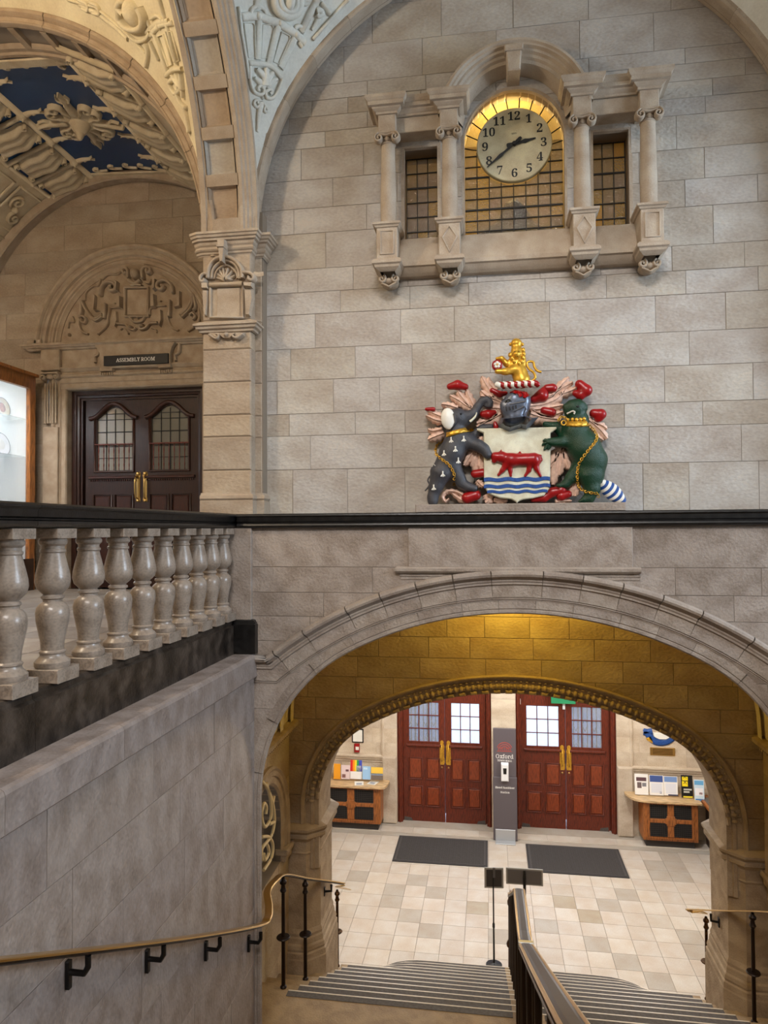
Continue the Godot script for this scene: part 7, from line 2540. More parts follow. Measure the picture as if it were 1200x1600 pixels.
	for lf in [
		[v2([-0.0801, 6.1601, -0.1349, 6.1866, -0.1897, 6.2256, -0.2449, 6.2585]), 0.045], [v2([-0.1105, 6.1735, -0.1711, 6.2497, -0.1953, 6.2878]), 0.040], [v2([-0.0861, 6.1727, -0.1221, 6.248, -0.14, 6.2982]), 0.035],
		[v2([-0.1963, 6.1762, -0.2577, 6.1968, -0.3009, 6.2044]), 0.035], [v2([-0.283, 6.1168, -0.3448, 6.1435, -0.3943, 6.17]), 0.035], [v2([-0.2956, 6.0923, -0.345, 6.1062, -0.4008, 6.1328]), 0.032], [v2([-0.2838, 6.0175, -0.3459, 5.9943, -0.3895, 5.9767]), 0.045], [v2([-0.296, 6.0427, -0.358, 6.0319, -0.389, 6.0452]), 0.03],
		[v2([0.0841, 6.2041, -0.0003, 6.2439, -0.0485, 6.2826]), 0.05], [v2([0.0361, 6.2426, -0.0117, 6.3183, -0.0416, 6.3749]), 0.045], [v2([0.0486, 6.2791, 0.0066, 6.3299, 0.0033, 6.367]), 0.035], [v2([0.036, 6.2303, -0.0245, 6.2447, -0.0489, 6.2455]), 0.035],
		[v2([0.0833, 6.1305, 0.0105, 6.0958, -0.0748, 6.0736]), 0.06], [v2([0.0594, 6.1558, 0.0227, 6.1077, -0.075, 6.049]), 0.05], [v2([0.1077, 6.1542, 0.0354, 6.1688, -0.0376, 6.1465]), 0.045],
		[v2([0.2517, 6.1741, 0.3469, 6.1832, 0.4301, 6.217, 0.4779, 6.276]), 0.05], [v2([0.2753, 6.149, 0.3704, 6.1582, 0.4649, 6.1733]), 0.05], [v2([0.3472, 6.2076, 0.4306, 6.2655, 0.5253, 6.3167]), 0.05], [v2([0.3948, 6.2303, 0.4546, 6.3011, 0.5022, 6.3479]), 0.04], [v2([0.4421, 6.2408, 0.5129, 6.2626, 0.56, 6.2851]), 0.04],
		[v2([0.2631, 6.125, 0.346, 6.0981, 0.4521, 6.0828]), 0.06], [v2([0.2753, 6.149, 0.3698, 6.1095, 0.4644, 6.1309]), 0.045], [v2([0.3355, 6.2202, 0.3948, 6.2303, 0.4308, 6.2777]), 0.035],
		[v2([0.6158, 6.078, 0.6846, 6.0159, 0.73, 5.9547]), 0.05], [v2([0.6038, 6.0543, 0.661, 5.9805, 0.7068, 5.9433]), 0.045], [v2([0.6388, 6.0653, 0.6965, 6.0396, 0.7308, 6.0147]), 0.035],
		[v2([0.4501, 5.9134, 0.414, 5.8416, 0.3661, 5.782]), 0.05], [v2([0.4617, 5.901, 0.4488, 5.8046, 0.4362, 5.7324]), 0.05], [v2([0.4617, 5.901, 0.4841, 5.816, 0.507, 5.7673]), 0.045], [v2([0.4261, 5.8776, 0.413, 5.757, 0.4002, 5.6726]), 0.05],
		[v2([-0.0884, 5.9138, -0.1256, 5.853, -0.1565, 5.8043]), 0.045], [v2([-0.0765, 5.8889, -0.0893, 5.8153, -0.0837, 5.766]), 0.045], [v2([-0.0643, 5.8886, -0.0528, 5.8146, -0.0411, 5.7652]), 0.04], [v2([-0.0391, 5.9864, -0.064, 5.9255, -0.0584, 5.8639]), 0.04],
		[v2([-0.14, 5.5947, -0.2009, 5.6325, -0.2622, 5.6395, -0.297, 5.6091, -0.2812, 5.5743, -0.2564, 5.5937]), 0.022], [v2([-0.1279, 5.5823, -0.1768, 5.5829, -0.2377, 5.6268]), 0.03], [v2([-0.0781, 5.7045, -0.0541, 5.6795, -0.036, 5.667]), 0.035], [v2([-0.0183, 5.6177, -0.0065, 5.5808, -0.0248, 5.5627]), 0.045], [v2([0.0298, 5.5865, 0.0779, 5.5737, 0.114, 5.5794]), 0.035],
		[v2([0.5295, 5.6946, 0.5405, 5.6464, 0.5341, 5.5984]), 0.045], [v2([0.5175, 5.6708, 0.5111, 5.6227, 0.5166, 5.5986]), 0.035], [v2([0.4107, 5.5637, 0.4578, 5.5692, 0.5104, 5.5686]), 0.03]]:
		b = B.new()
		var q := bez(lf[0], 6)
		var w := []
		for i in q.size():
			var s := float(i) / (q.size() - 1)
			w.append(lf[1] * 0.55 * (0.35 + 1.3 * sin(PI * (0.15 + 0.75 * s))) * (1.0 - 0.35 * s) * (1.0 + 0.22 * sin(i * 2.1)))
		b.ribbon(q, w, 0.055, fz)
		var mid := []
		b.ribbon(q, 0.004, 0.066, fz)
		obj("mantling_leaf", b, M.pink, t)
	for kn in [[v2([-0.2444, 6.3144, -0.1951, 6.3225, -0.1461, 6.3083]), [18, 26, 18]], [v2([-0.3968, 6.1726, -0.3508, 6.1711]), [10, 12]], [v2([-0.0317, 6.1278, -0.0014, 6.1269, 0.0351, 6.1381]), [20, 24, 14]], [v2([0.2879, 6.2157, 0.3357, 6.2384, 0.3479, 6.2685]), [22, 34, 20]], [v2([0.3658, 6.28, 0.4013, 6.2812]), [22, 24]], [v2([0.566, 6.2994, 0.6064, 6.2593, 0.571, 6.2303, 0.542, 6.2434]), [24, 30, 24, 18]], [v2([0.3465, 6.1407, 0.3936, 6.127]), [20, 24]], [v2([0.6511, 6.1131, 0.6915, 6.1058, 0.6796, 6.0822]), [24, 28, 22]], [v2([-0.0899, 5.7477, -0.0412, 5.7529]), [22, 24]], [v2([-0.14, 5.5947, -0.085, 5.6125]), [30, 28]], [v2([0.2691, 5.5775, 0.3403, 5.5888, 0.3938, 5.6243, 0.4468, 5.6357]), [12, 22, 24, 26]], [v2([0.4464, 5.5995, 0.4875, 5.611]), [26, 20]], [v2([0.0243, 6.28, 0.0725, 6.2537, 0.1087, 6.2585]), [14, 16, 12]], [v2([0.0405, 6.0703, 0.0463, 6.0456]), [10, 14]]]:
		var K := Field.new()
		var zs := []
		for i in kn[1].size(): zs.append(0)
		inst("mantling_roll", K.build(chain_bones([[kn[0], kn[1], zs]], 0.0012, -4.50), 0.006, 0.01), M.red, t)


func balustrade():
	var t := thing("balustrade", "stone balustrade with turned vase balusters and black marble rail along the gallery", "balustrade")
	# rail in lengths of marble
	var zs := [1.0, -1.2, -2.35, -3.45, -4.50]
	for i in 4:
		var b := B.new()
		b.mould(v2([zs[i + 1] + 0.001, 0.0, zs[i] - 0.001, 0.0]), v2([-0.21, 5.503, 0.012, 5.503, 0.02, 5.495, 0.02, 5.487, 0.012, 5.483, 0.006, 5.478, 0.004, 5.452, -0.008, 5.446, -0.008, 5.442, 0.004, 5.436, 0.006, 5.425, -0.002, 5.414, -0.014, 5.409, -0.18, 5.409, -0.19, 5.425, -0.2, 5.442, -0.21, 5.48]), Transform3D(Basis(Vector3(0, 0, 1), Vector3(-1, 0, 0), Vector3(0, 1, 0)), Vector3(-1.645, 0, 0)) * Transform3D(Basis(Vector3(1, 0, 0), Vector3(0, -1, 0), Vector3(0, 0, 1)), Vector3.ZERO))
		obj("marble_rail", b, M.black, t)
	# black base in lengths
	for i in 4:
		var b := B.new()
		var m := Transform3D(Basis(Vector3(0, 0, 1), Vector3(-1, 0, 0), Vector3(0, 1, 0)), Vector3(-1.645, 0, 0)) * Transform3D(Basis(Vector3(1, 0, 0), Vector3(0, -1, 0), Vector3(0, 0, 1)), Vector3.ZERO)
		b.mould(v2([zs[i + 1] + 0.001, 0.0, zs[i] - 0.001, 0.0]), v2([-0.23, 4.815, -0.03, 4.815, -0.022, 4.812, -0.014, 4.80, -0.012, 4.785, 0.0, 4.775, 0.0, 4.594, -0.23, 4.594]), m)
		obj("marble_base", b, M.black_worn if i > 0 else M.black, t)
	# end post against the wall
	var b := B.new()
	b.box(Vector3(-1.615, 5.11, -4.42), Vector3(0.16, 0.60, 0.10), 0.004)
	obj("end_post", b, M.parapet[1], t)
	b = B.new()
	b.mould(v2([-1.70, -4.40, -1.66, -4.345, -1.50, -4.345, -1.50, -4.42]), v2([0.0, 4.60, 0.0, 4.785, -0.012, 4.795, -0.014, 4.812, -0.03, 4.818, -0.05, 4.818]), XZ)
	b.box(Vector3(-1.58, 4.70, -4.40), Vector3(0.15, 0.2, 0.08))
	obj("end_base", b, M.black, t)
	# balusters
	var h := 0.594
	var y0 := 4.815
	var prof := v2([0.0, 0.052, 0.062, 0.052, 0.066, 0.060, 0.066, 0.074, 0.06, 0.082, 0.052, 0.088, 0.046, 0.096, 0.045, 0.104, 0.049, 0.108, 0.049, 0.114, 0.042, 0.12, 0.044, 0.15, 0.052, 0.19, 0.061, 0.235, 0.063, 0.262, 0.059, 0.285, 0.045, 0.302, 0.036, 0.308, 0.036, 0.316, 0.043, 0.321, 0.043, 0.329, 0.034, 0.336, 0.044, 0.345, 0.059, 0.36, 0.066, 0.385, 0.064, 0.41, 0.055, 0.45, 0.046, 0.485, 0.043, 0.498, 0.048, 0.502, 0.048, 0.51, 0.043, 0.514, 0.043, 0.525, 0.052, 0.534, 0.054, 0.545, 0.05, 0.552, 0.05, 0.556])
	b = B.new()
	b.lathe(prof, 28)
	var turned := b.mesh()
	b = B.new()
	b.box(Vector3(0, 0.026, 0), Vector3(0.14, 0.052, 0.14), 0.002)
	var plinth := b.mesh()
	b = B.new()
	b.box(Vector3(0, 0.575, 0), Vector3(0.125, 0.038, 0.125), 0.002)
	var cap := b.mesh()
	for bz in [-1.5, -1.76, -2.02, -2.28, -2.536, -2.786, -3.027, -3.257, -3.478, -3.695, -3.902, -4.102, -4.289]:
		var o := inst("baluster", turned, M.baluster, t)
		o.position = Vector3(-1.705, y0, bz)
		inst("plinth", plinth, M.baluster, o)
		inst("cap", cap, M.baluster, o)

func sweep(b: B, pts: Array, prof: PackedVector2Array):
	# sweep a closed profile (side, up) along points; side stays level
	var rows := []
	for i in pts.size():
		var d: Vector3 = (pts[mini(i + 1, pts.size() - 1)] - pts[maxi(i - 1, 0)]).normalized()
		var s := d.cross(Vector3.UP).normalized()
		var u := s.cross(d).normalized()
		var row := PackedVector3Array()
		for p in prof:
			row.append(pts[i] + s * p.x + u * p.y)
		rows.append(row)
	b.flat()
	b.grid(rows, true)
	for e in [0, pts.size() - 1]:
		var r: PackedVector3Array = rows[e]
		for j in range(1, r.size() - 1):
			b.tri(r[0], r[j], r[j + 1])

func curve3(p: Array, n := 6) -> Array:
	var out := []
	for i in p.size() - 1:
		for k in n:
			out.append((p[i] as Vector3).cubic_interpolate(p[i + 1], p[maxi(i - 1, 0)], p[mini(i + 2, p.size() - 1)], float(k) / n))
	out.append(p[-1])
	return out

func rail_post(parent: Node, at: Vector3, top: float, m: Material):
	var h := top - at.y
	var b := B.new()
	b.lathe(v2([0.0, 0.0, 0.026, 0.0, 0.026, 0.008, 0.016, 0.02, 0.0155, h * 0.42, 0.02, h * 0.43, 0.02, h * 0.44, 0.015, h * 0.46, 0.014, h - 0.12, 0.02, h - 0.115, 0.026, h - 0.1, 0.018, h - 0.085, 0.016, h - 0.06, 0.028, h - 0.045, 0.028, h - 0.03, 0.016, h - 0.015, 0.012, h]), 12, at)
	var p := obj("post", b, m, parent)
	b = B.new()
	b.lathe(v2([0.0, h * 0.445, 0.05, h * 0.447, 0.055, h * 0.455, 0.05, h * 0.463, 0.0, h * 0.466]), 16, at)
	obj("collar_disc", b, m, p)

func handrails():
	var brass_prof := v2([-0.026, -0.002, -0.026, 0.004, -0.02, 0.007, 0.02, 0.007, 0.026, 0.004, 0.026, -0.002, 0.012, -0.005, -0.012, -0.005])
	# ---- left wall rail, turning into the passage
	var t := thing("brass_handrail", "long brass handrail on dark brackets along the left stair wall", "handrail")
	var b := B.new()
	var path := curve3([Vector3(-1.44, 4.71, -0.8), Vector3(-1.44, 4.135, -1.9), Vector3(-1.44, 3.494, -3.13), Vector3(-1.44, 2.96, -4.20), Vector3(-1.445, 2.885, -4.42), Vector3(-1.50, 2.85, -4.62), Vector3(-1.585, 2.83, -4.85), Vector3(-1.60, 2.79, -5.1), Vector3(-1.62, 2.68, -5.40), Vector3(-1.62, 2.35, -6.02), Vector3(-1.56, 2.07, -6.55), Vector3(-1.47, 1.89, -6.88)], 8)
	sweep(b, path, brass_prof)
	obj("rail", b, M.brass, t)
	b = B.new()
	var under := []
	for p in path: under.append(p + Vector3(0, -0.012, 0))
	sweep(b, under, v2([-0.012, 0.0, -0.012, 0.008, 0.012, 0.008, 0.012, 0.0, 0.0, -0.006]))
	obj("rail_core", b, M.bronze, t)
	for z in [-1.2, -1.78, -2.36, -2.95, -3.60, -4.27]:
		b = B.new()
		var y: float = 4.135 - 0.521 * (-1.9 - z)
		b.tube([Vector3(-1.44, y - 0.02, z), Vector3(-1.44, y - 0.06, z), Vector3(-1.455, y - 0.085, z), Vector3(-1.51, y - 0.085, z)], 0.012, 6)
		b.box(Vector3(-1.517, y - 0.095, z), Vector3(0.016, 0.10, 0.022), 0.003)
		obj("bracket", b, M.iron, t)
	rail_post(t, Vector3(-1.635, 11 * RISER, -5.395), 2.66, M.bronze)
	rail_post(t, Vector3(-1.625, 9 * RISER, -6.02), 2.33, M.bronze)
	b = B.new()
	b.tube([Vector3(-1.53, 2.0, -6.62), Vector3(-1.53, 1.94, -6.62), Vector3(-1.60, 1.93, -6.62)], 0.012, 6)
	b.box(Vector3(-1.597, 1.93, -6.62), Vector3(0.012, 0.08, 0.03), 0.003)
	obj("bracket", b, M.iron, t)
	t = thing("brass_handrail", "short brass rail on a post beyond the left pier", "handrail")
	rail_post(t, Vector3(-1.62, 5 * RISER, -7.28), 1.61, M.old_brass)
	b = B.new()
	sweep(b, [Vector3(-1.50, 1.80, -7.0), Vector3(-1.57, 1.72, -7.15), Vector3(-1.62, 1.64, -7.28), Vector3(-1.62, 1.30, -7.9)], brass_prof)
	obj("rail", b, M.brass, t)
	# ---- right rail
	t = thing("brass_handrail", "brass handrail on slim posts by the right pier", "handrail")
	b = B.new()
	path = curve3([Vector3(2.04, 2.86, -5.0), Vector3(2.04, 2.50, -5.7), Vector3(2.03, 2.345, -6.0), Vector3(1.97, 2.05, -6.55), Vector3(1.88, 1.74, -7.14), Vector3(1.86, 1.70, -7.2)], 6)
	sweep(b, path, brass_prof)
	obj("rail", b, M.brass, t)
	b = B.new()
	sweep(b, [Vector3(1.87, 1.71, -7.16), Vector3(1.98, 1.69, -7.24), Vector3(2.04, 1.63, -7.30), Vector3(2.05, 1.40, -7.75)], brass_prof)
	obj("rail", b, M.brass, t)
	rail_post(t, Vector3(2.035, 9 * RISER, -6.0), 2.335, M.bronze)
	rail_post(t, Vector3(2.045, 5 * RISER, -7.28), 1.61, M.old_brass)
	b = B.new()
	b.tube([Vector3(1.93, 1.93, -6.72), Vector3(1.93, 1.87, -6.72), Vector3(2.0, 1.86, -6.72)], 0.012, 6)
	b.box(Vector3(1.995, 1.86, -6.72), Vector3(0.012, 0.08, 0.03), 0.003)
	obj("bracket", b, M.iron, t)
	# ---- centre railing
	t = thing("centre_railing", "brass edged centre railing dividing the stairs", "railing")
	var cp := [Vector3(0.19, 4.62, -0.95), Vector3(0.187, 4.18, -1.8), Vector3(0.183, 3.62, -2.92), Vector3(0.18, 3.06, -4.05), Vector3(0.181, 2.99, -4.3), Vector3(0.183, 2.83, -5.1), Vector3(0.186, 2.76, -5.25), Vector3(0.2, 1.95, -6.8), Vector3(0.21, 1.10, -8.43), Vector3(0.215, 1.03, -8.60)]
	b = B.new()
	sweep(b, cp, v2([-0.03, -0.022, -0.03, 0.008, -0.016, 0.013, 0.016, 0.013, 0.03, 0.008, 0.03, -0.022]))
	obj("rail_top", b, M.bronze, t)
	for s in [-1.0, 1.0]:
		b = B.new()
		var e := []
		for p in cp: e.append(p + Vector3(s * 0.034, 0.006, 0))
		b.tube(e, 0.0075, 8)
		obj("brass_edge", b, M.brass, t)
		b = B.new()
		e = []
		for p in cp: e.append(p + Vector3(s * 0.036, -0.02, 0))
		b.tube(e, 0.006, 8)
		obj("brass_edge", b, M.old_brass, t)
	b = B.new()
	b.box(Vector3(0.18, 3.066, -4.05), Vector3(0.085, 0.03, 0.03), 0.008)
	obj("brass_collar", b, M.steel_plate, t)
	# posts on the lower flight, the landing and the upper flight
	var posts := []
	for k in range(1, 12, 2):
		var z := NOSE1 + (k - 1) * TREAD + 0.16
		posts.append(Vector3(0.195 + 0.018 * (12 - k) / 11.0, k * RISER, z))
	for z in [-4.95, -4.5, -4.15]: posts.append(Vector3(0.182, LAND, z))
	for k in range(13, 21, 2): posts.append(Vector3(0.183, k * RISER, -4.12 + (k - 13) * TREAD + 0.16))
	for p in posts:
		var top := 0.0
		for i in cp.size() - 1:
			if p.z <= cp[i].z and p.z >= cp[i + 1].z:
				top = lerpf(cp[i].y, cp[i + 1].y, (cp[i].z - p.z) / (cp[i].z - cp[i + 1].z))
		for s in [-1.0, 1.0]:
			b = B.new()
			b.lathe(v2([0.0, 0.0, 0.022, 0.0, 0.022, 0.012, 0.013, 0.02, 0.013, top - p.y - 0.02]), 10, p + Vector3(s * 0.022, 0, 0))
			obj("post", b, M.bronze, t)
	# newel at the foot
	b = B.new()
	b.lathe(v2([0.0, 0.0, 0.05, 0.0, 0.05, 0.03, 0.032, 0.05, 0.03, 0.30, 0.048, 0.32, 0.052, 0.35, 0.04, 0.38, 0.028, 0.40, 0.026, 0.80, 0.036, 0.82, 0.036, 0.86, 0.028, 0.88, 0.0, 1.0]), 16, Vector3(0.205, 0.02, -8.72))
	obj("newel", b, M.old_brass, t)

func case_and_plates():
	# ---- lit display case in the gallery
	var xf := -4.62
	var z0 := -6.52
	var z1 := -4.9
	var yb := GAL
	var yt: float = 6.9768
	var t := thing("display_case", "oak framed display case with white lit interior in the gallery", "display case")
	var b := B.new()
	b.box(Vector3(xf - 0.60, 0.5 * (yb + yt), 0.5 * (z0 + z1)), Vector3(0.03, yt - yb, z1 - z0))
	b.box(Vector3(xf - 0.3, 0.5 * (yb + yt), z0 + 0.015), Vector3(0.6, yt - yb, 0.03))
	b.box(Vector3(xf - 0.3, 0.5 * (yb + yt), z1 - 0.015), Vector3(0.6, yt - yb, 0.03))
	b.box(Vector3(xf - 0.3, yb + 0.30, 0.5 * (z0 + z1)), Vector3(0.6, 0.03, z1 - z0))
	b.box(Vector3(xf - 0.3, yt - 0.02, 0.5 * (z0 + z1)), Vector3(0.6, 0.03, z1 - z0))
	obj("white_lining", b, M.case_white, t)
	b = B.new()
	for zp in [z0 + 0.03, z1 - 0.03]:
		b = B.new()
		b.box(Vector3(xf, 0.5 * (yb + yt), zp), Vector3(0.05, yt - yb, 0.085), 0.006)
		obj("frame_post", b, M.case_wood, t)
	b = B.new()
	b.box(Vector3(xf + 0.001, yt - 0.065, 0.5 * (z0 + z1)), Vector3(0.05, 0.13, z1 - z0), 0.006)
	b.box(Vector3(xf + 0.012, yt + 0.01, 0.5 * (z0 + z1)), Vector3(0.09, 0.03, z1 - z0 + 0.04), 0.006)
	obj("frame_head", b, M.case_wood, t)
	b = B.new()
	b.box(Vector3(xf + 0.001, yb + 0.16, 0.5 * (z0 + z1)), Vector3(0.05, 0.32, z1 - z0), 0.006)
	obj("frame_plinth", b, M.dark_oak, t)
	b = B.new()
	b.box(Vector3(xf - 0.012, 0.5 * (yb + yt) + 0.1, 0.5 * (z0 + z1)), Vector3(0.006, yt - yb - 0.45, z1 - z0 - 0.1))
	obj("glass_front", b, M.pane, t)
	var s1: float = 6.5411
	var s2: float = 6.1554
	for y in [s1, s2, 5.45]:
		b = B.new()
		b.box(Vector3(xf - 0.31, y, 0.5 * (z0 + z1)), Vector3(0.52, 0.008, z1 - z0 - 0.08))
		obj("glass_shelf", b, M.shelf_glass, t)
	b = B.new()
	b.box(Vector3(xf - 0.12, yt - 0.05, 0.5 * (z0 + z1)), Vector3(0.05, 0.02, z1 - z0 - 0.2))
	var lm := mat(Color(1, 1, 1), 0.5)
	lm.emission_enabled = true; lm.emission = Color(0.95, 0.97, 1.0); lm.emission_energy_multiplier = 3.0
	obj("light_strip", b, lm, t)
	area_light("case_light", Vector3(xf - 0.14, yt - 0.065, 0.5 * (z0 + z1)), Vector2(0.06, z1 - z0 - 0.2), Vector3(-0.35, -1, 0), Color(0.97, 0.98, 1.0), 5.5, t)
	# plates on the shelves
	for p in [[Vector3(-4.85, 6.2726, -6.3455), 0.115, s2, "white plate with a thin black rim on the lower glass shelf", M.plastic], [Vector3(-4.86, 6.7423, -6.3722), 0.10, s1 + 0.004, "brown and cream plate leaning on the upper glass shelf", M.cream]]:
		var c: Vector3 = p[0]
		var r: float = p[1]
		var o := thing("display_plate", p[3], "plate", Vector3(c.x, p[2] + 0.004 + r * 0.98, c.z))
		b = B.new()
		b.lathe(v2([0.0, 0.008, r * 0.55, 0.008, r * 0.68, 0.016, r * 0.98, 0.022, r, 0.018, r * 0.7, 0.008, r * 0.55, 0.0, 0.0, 0.0]), 36)
		obj("dish", b, p[4], o)
		b = B.new()
		b.lathe(v2([r * 0.965, 0.0235, r * 1.0, 0.0245, r * 1.005, 0.02, r * 0.98, 0.018]), 36)
		obj("rim", b, M.black_paint, o)
		b = B.new()
		b.lathe(v2([0.0, 0.0095, r * 0.5, 0.0095]), 30)
		obj("painted_centre", b, M.counter_wood if is_equal_approx(p[2], s1 + 0.004) else M.white, o)
		o.rotation = Vector3(0, 0, deg_to_rad(-78))
	var o: MeshInstance3D = tag(put(MeshInstance3D.new(), "folded_card", null), "small folded white card lying on the case floor", "card")
	b = B.new()
	b.prism(v2([0, 0, 0.10, 0.03, 0.2, 0.0, 0.2, 0.003, 0.1, 0.033, 0, 0.003]), -0.06, 0.06)
	o.mesh = b.mesh(); o.material_override = M.white
	o.position = Vector3(-5.0, 5.455, -5.75)
	o.rotation.y = 0.5

func leaflet(called: String, label: String, r: PackedVector2Array, z: float, base: Color, bands: Array, group: String, tilt := 0.0):
	# r: two corners (left top, right bottom) on the plane z; bands: [y0, y1, x0, x1, colour] in 0..1 of the sheet
	var w := absf(r[1].x - r[0].x)
	var h := absf(r[0].y - r[1].y)
	var o := thing(called, label, "leaflet", Vector3(r[0].x + w / 2, r[1].y, z), group)
	var b := B.new()
	b.box(Vector3(0, h / 2, 0), Vector3(w, h, 0.004))
	obj("sheet", b, mat(base, 0.5), o)
	for k in bands:
		b = B.new()
		b.box(Vector3(-w / 2 + w * 0.5 * (k[2] + k[3]), h * 0.5 * (k[0] + k[1]), 0.0026), Vector3(w * (k[3] - k[2]), h * (k[1] - k[0]), 0.0012))
		obj("print", b, mat(k[4], 0.5), o)
	o.rotation.x = -tilt
	return o

func counter(called: String, label: String, x0: float, x1: float, zf: float, top_l: float, top_r: float, round_l: bool):
	var t := thing(called, label, "counter", Vector3(0, 0, 0), "oak leaflet counters")
	var b := B.new()
	b.box(Vector3(0.5 * (x0 + x1), 0.44, zf - 0.2), Vector3(x1 - x0, 0.62, 0.4), 0.004)
	obj("carcass", b, M.counter_wood, t)
	b = B.new()
	b.box(Vector3(0.5 * (x0 + x1) , 0.065, zf - 0.23), Vector3(x1 - x0 - 0.1, 0.13, 0.36))
	obj("plinth", b, M.board_dark, t)
	b = B.new()
	b.xf = XZ
	var zc := zf + 0.07
	var zb := -12.80
	var poly := PackedVector2Array()
	if round_l:
		poly = v2([top_l, zb, top_r, zb, top_r, zc])
		poly.append_array(bez(v2([top_l + 0.30, zc, top_l + 0.14, zc - 0.05, top_l + 0.05, zc - 0.16, top_l, zb + 0.1]), 5))
	else:
		poly = v2([top_r, zb, top_l, zb, top_l, zc])
		poly.append_array(bez(v2([top_r - 0.12, zc, top_r - 0.04, zc - 0.03, top_r, zc - 0.14, top_r + 0.02, zb + 0.1]), 5))
	b.prism(poly, 0.775, 0.81, 0.006)
	obj("top", b, M.beech, t)
	# two grilled doors with a cross frame
	var xm := 0.5 * (x0 + x1)
	var w := x1 - x0
	for i in 2:
		for j in 2:
			var gx0 := x0 + 0.12 * w if i == 0 else xm + 0.06 * w
			var gx1 := xm - 0.06 * w if i == 0 else x1 - 0.12 * w
			var gy0 := 0.20 if j == 0 else 0.50
			var gy1 := 0.43 if j == 0 else 0.73
			b = B.new()
			b.box(Vector3(0.5 * (gx0 + gx1), 0.5 * (gy0 + gy1), zf + 0.001), Vector3(gx1 - gx0, gy1 - gy0, 0.006))
			var g := obj("grille", b, M.grille, t)
			b = B.new()
			for k in 9:
				b.box(Vector3(lerpf(gx0, gx1, (k + 0.5) / 9.0), 0.5 * (gy0 + gy1), zf + 0.006), Vector3(0.004, gy1 - gy0, 0.004))
			for k in 7:
				b.box(Vector3(0.5 * (gx0 + gx1), lerpf(gy0, gy1, (k + 0.5) / 7.0), zf + 0.006), Vector3(gx1 - gx0, 0.004, 0.004))
			obj("grille_wire", b, M.board_dark, g)
	b = B.new()
	b.box(Vector3(xm, 0.465, zf + 0.012), Vector3(0.13, 0.16, 0.025), 0.006)
	b.box(Vector3(xm, 0.465, zf + 0.011), Vector3(0.17, 0.10, 0.023), 0.006)
	obj("cross_boss", b, M.counter_wood, t)
	b = B.new()
	b.box(Vector3(xm, 0.465, zf + 0.004), Vector3(w * 0.76, 0.07, 0.016), 0.004)
	b.box(Vector3(xm, 0.465, zf + 0.004), Vector3(w * 0.12, 0.53, 0.016), 0.004)
	obj("cross_frame", b, M.counter_wood, t)
	b = B.new()
	frame_ring(b, x0 + 0.1 * w, 0.185, x1 - 0.1 * w, 0.745, v2([0.02, 0.0, 0.02, 0.012, 0.0, 0.012, 0.0, 0.0]), zf)
	obj("door_edge", b, M.counter_wood, t)
	return t

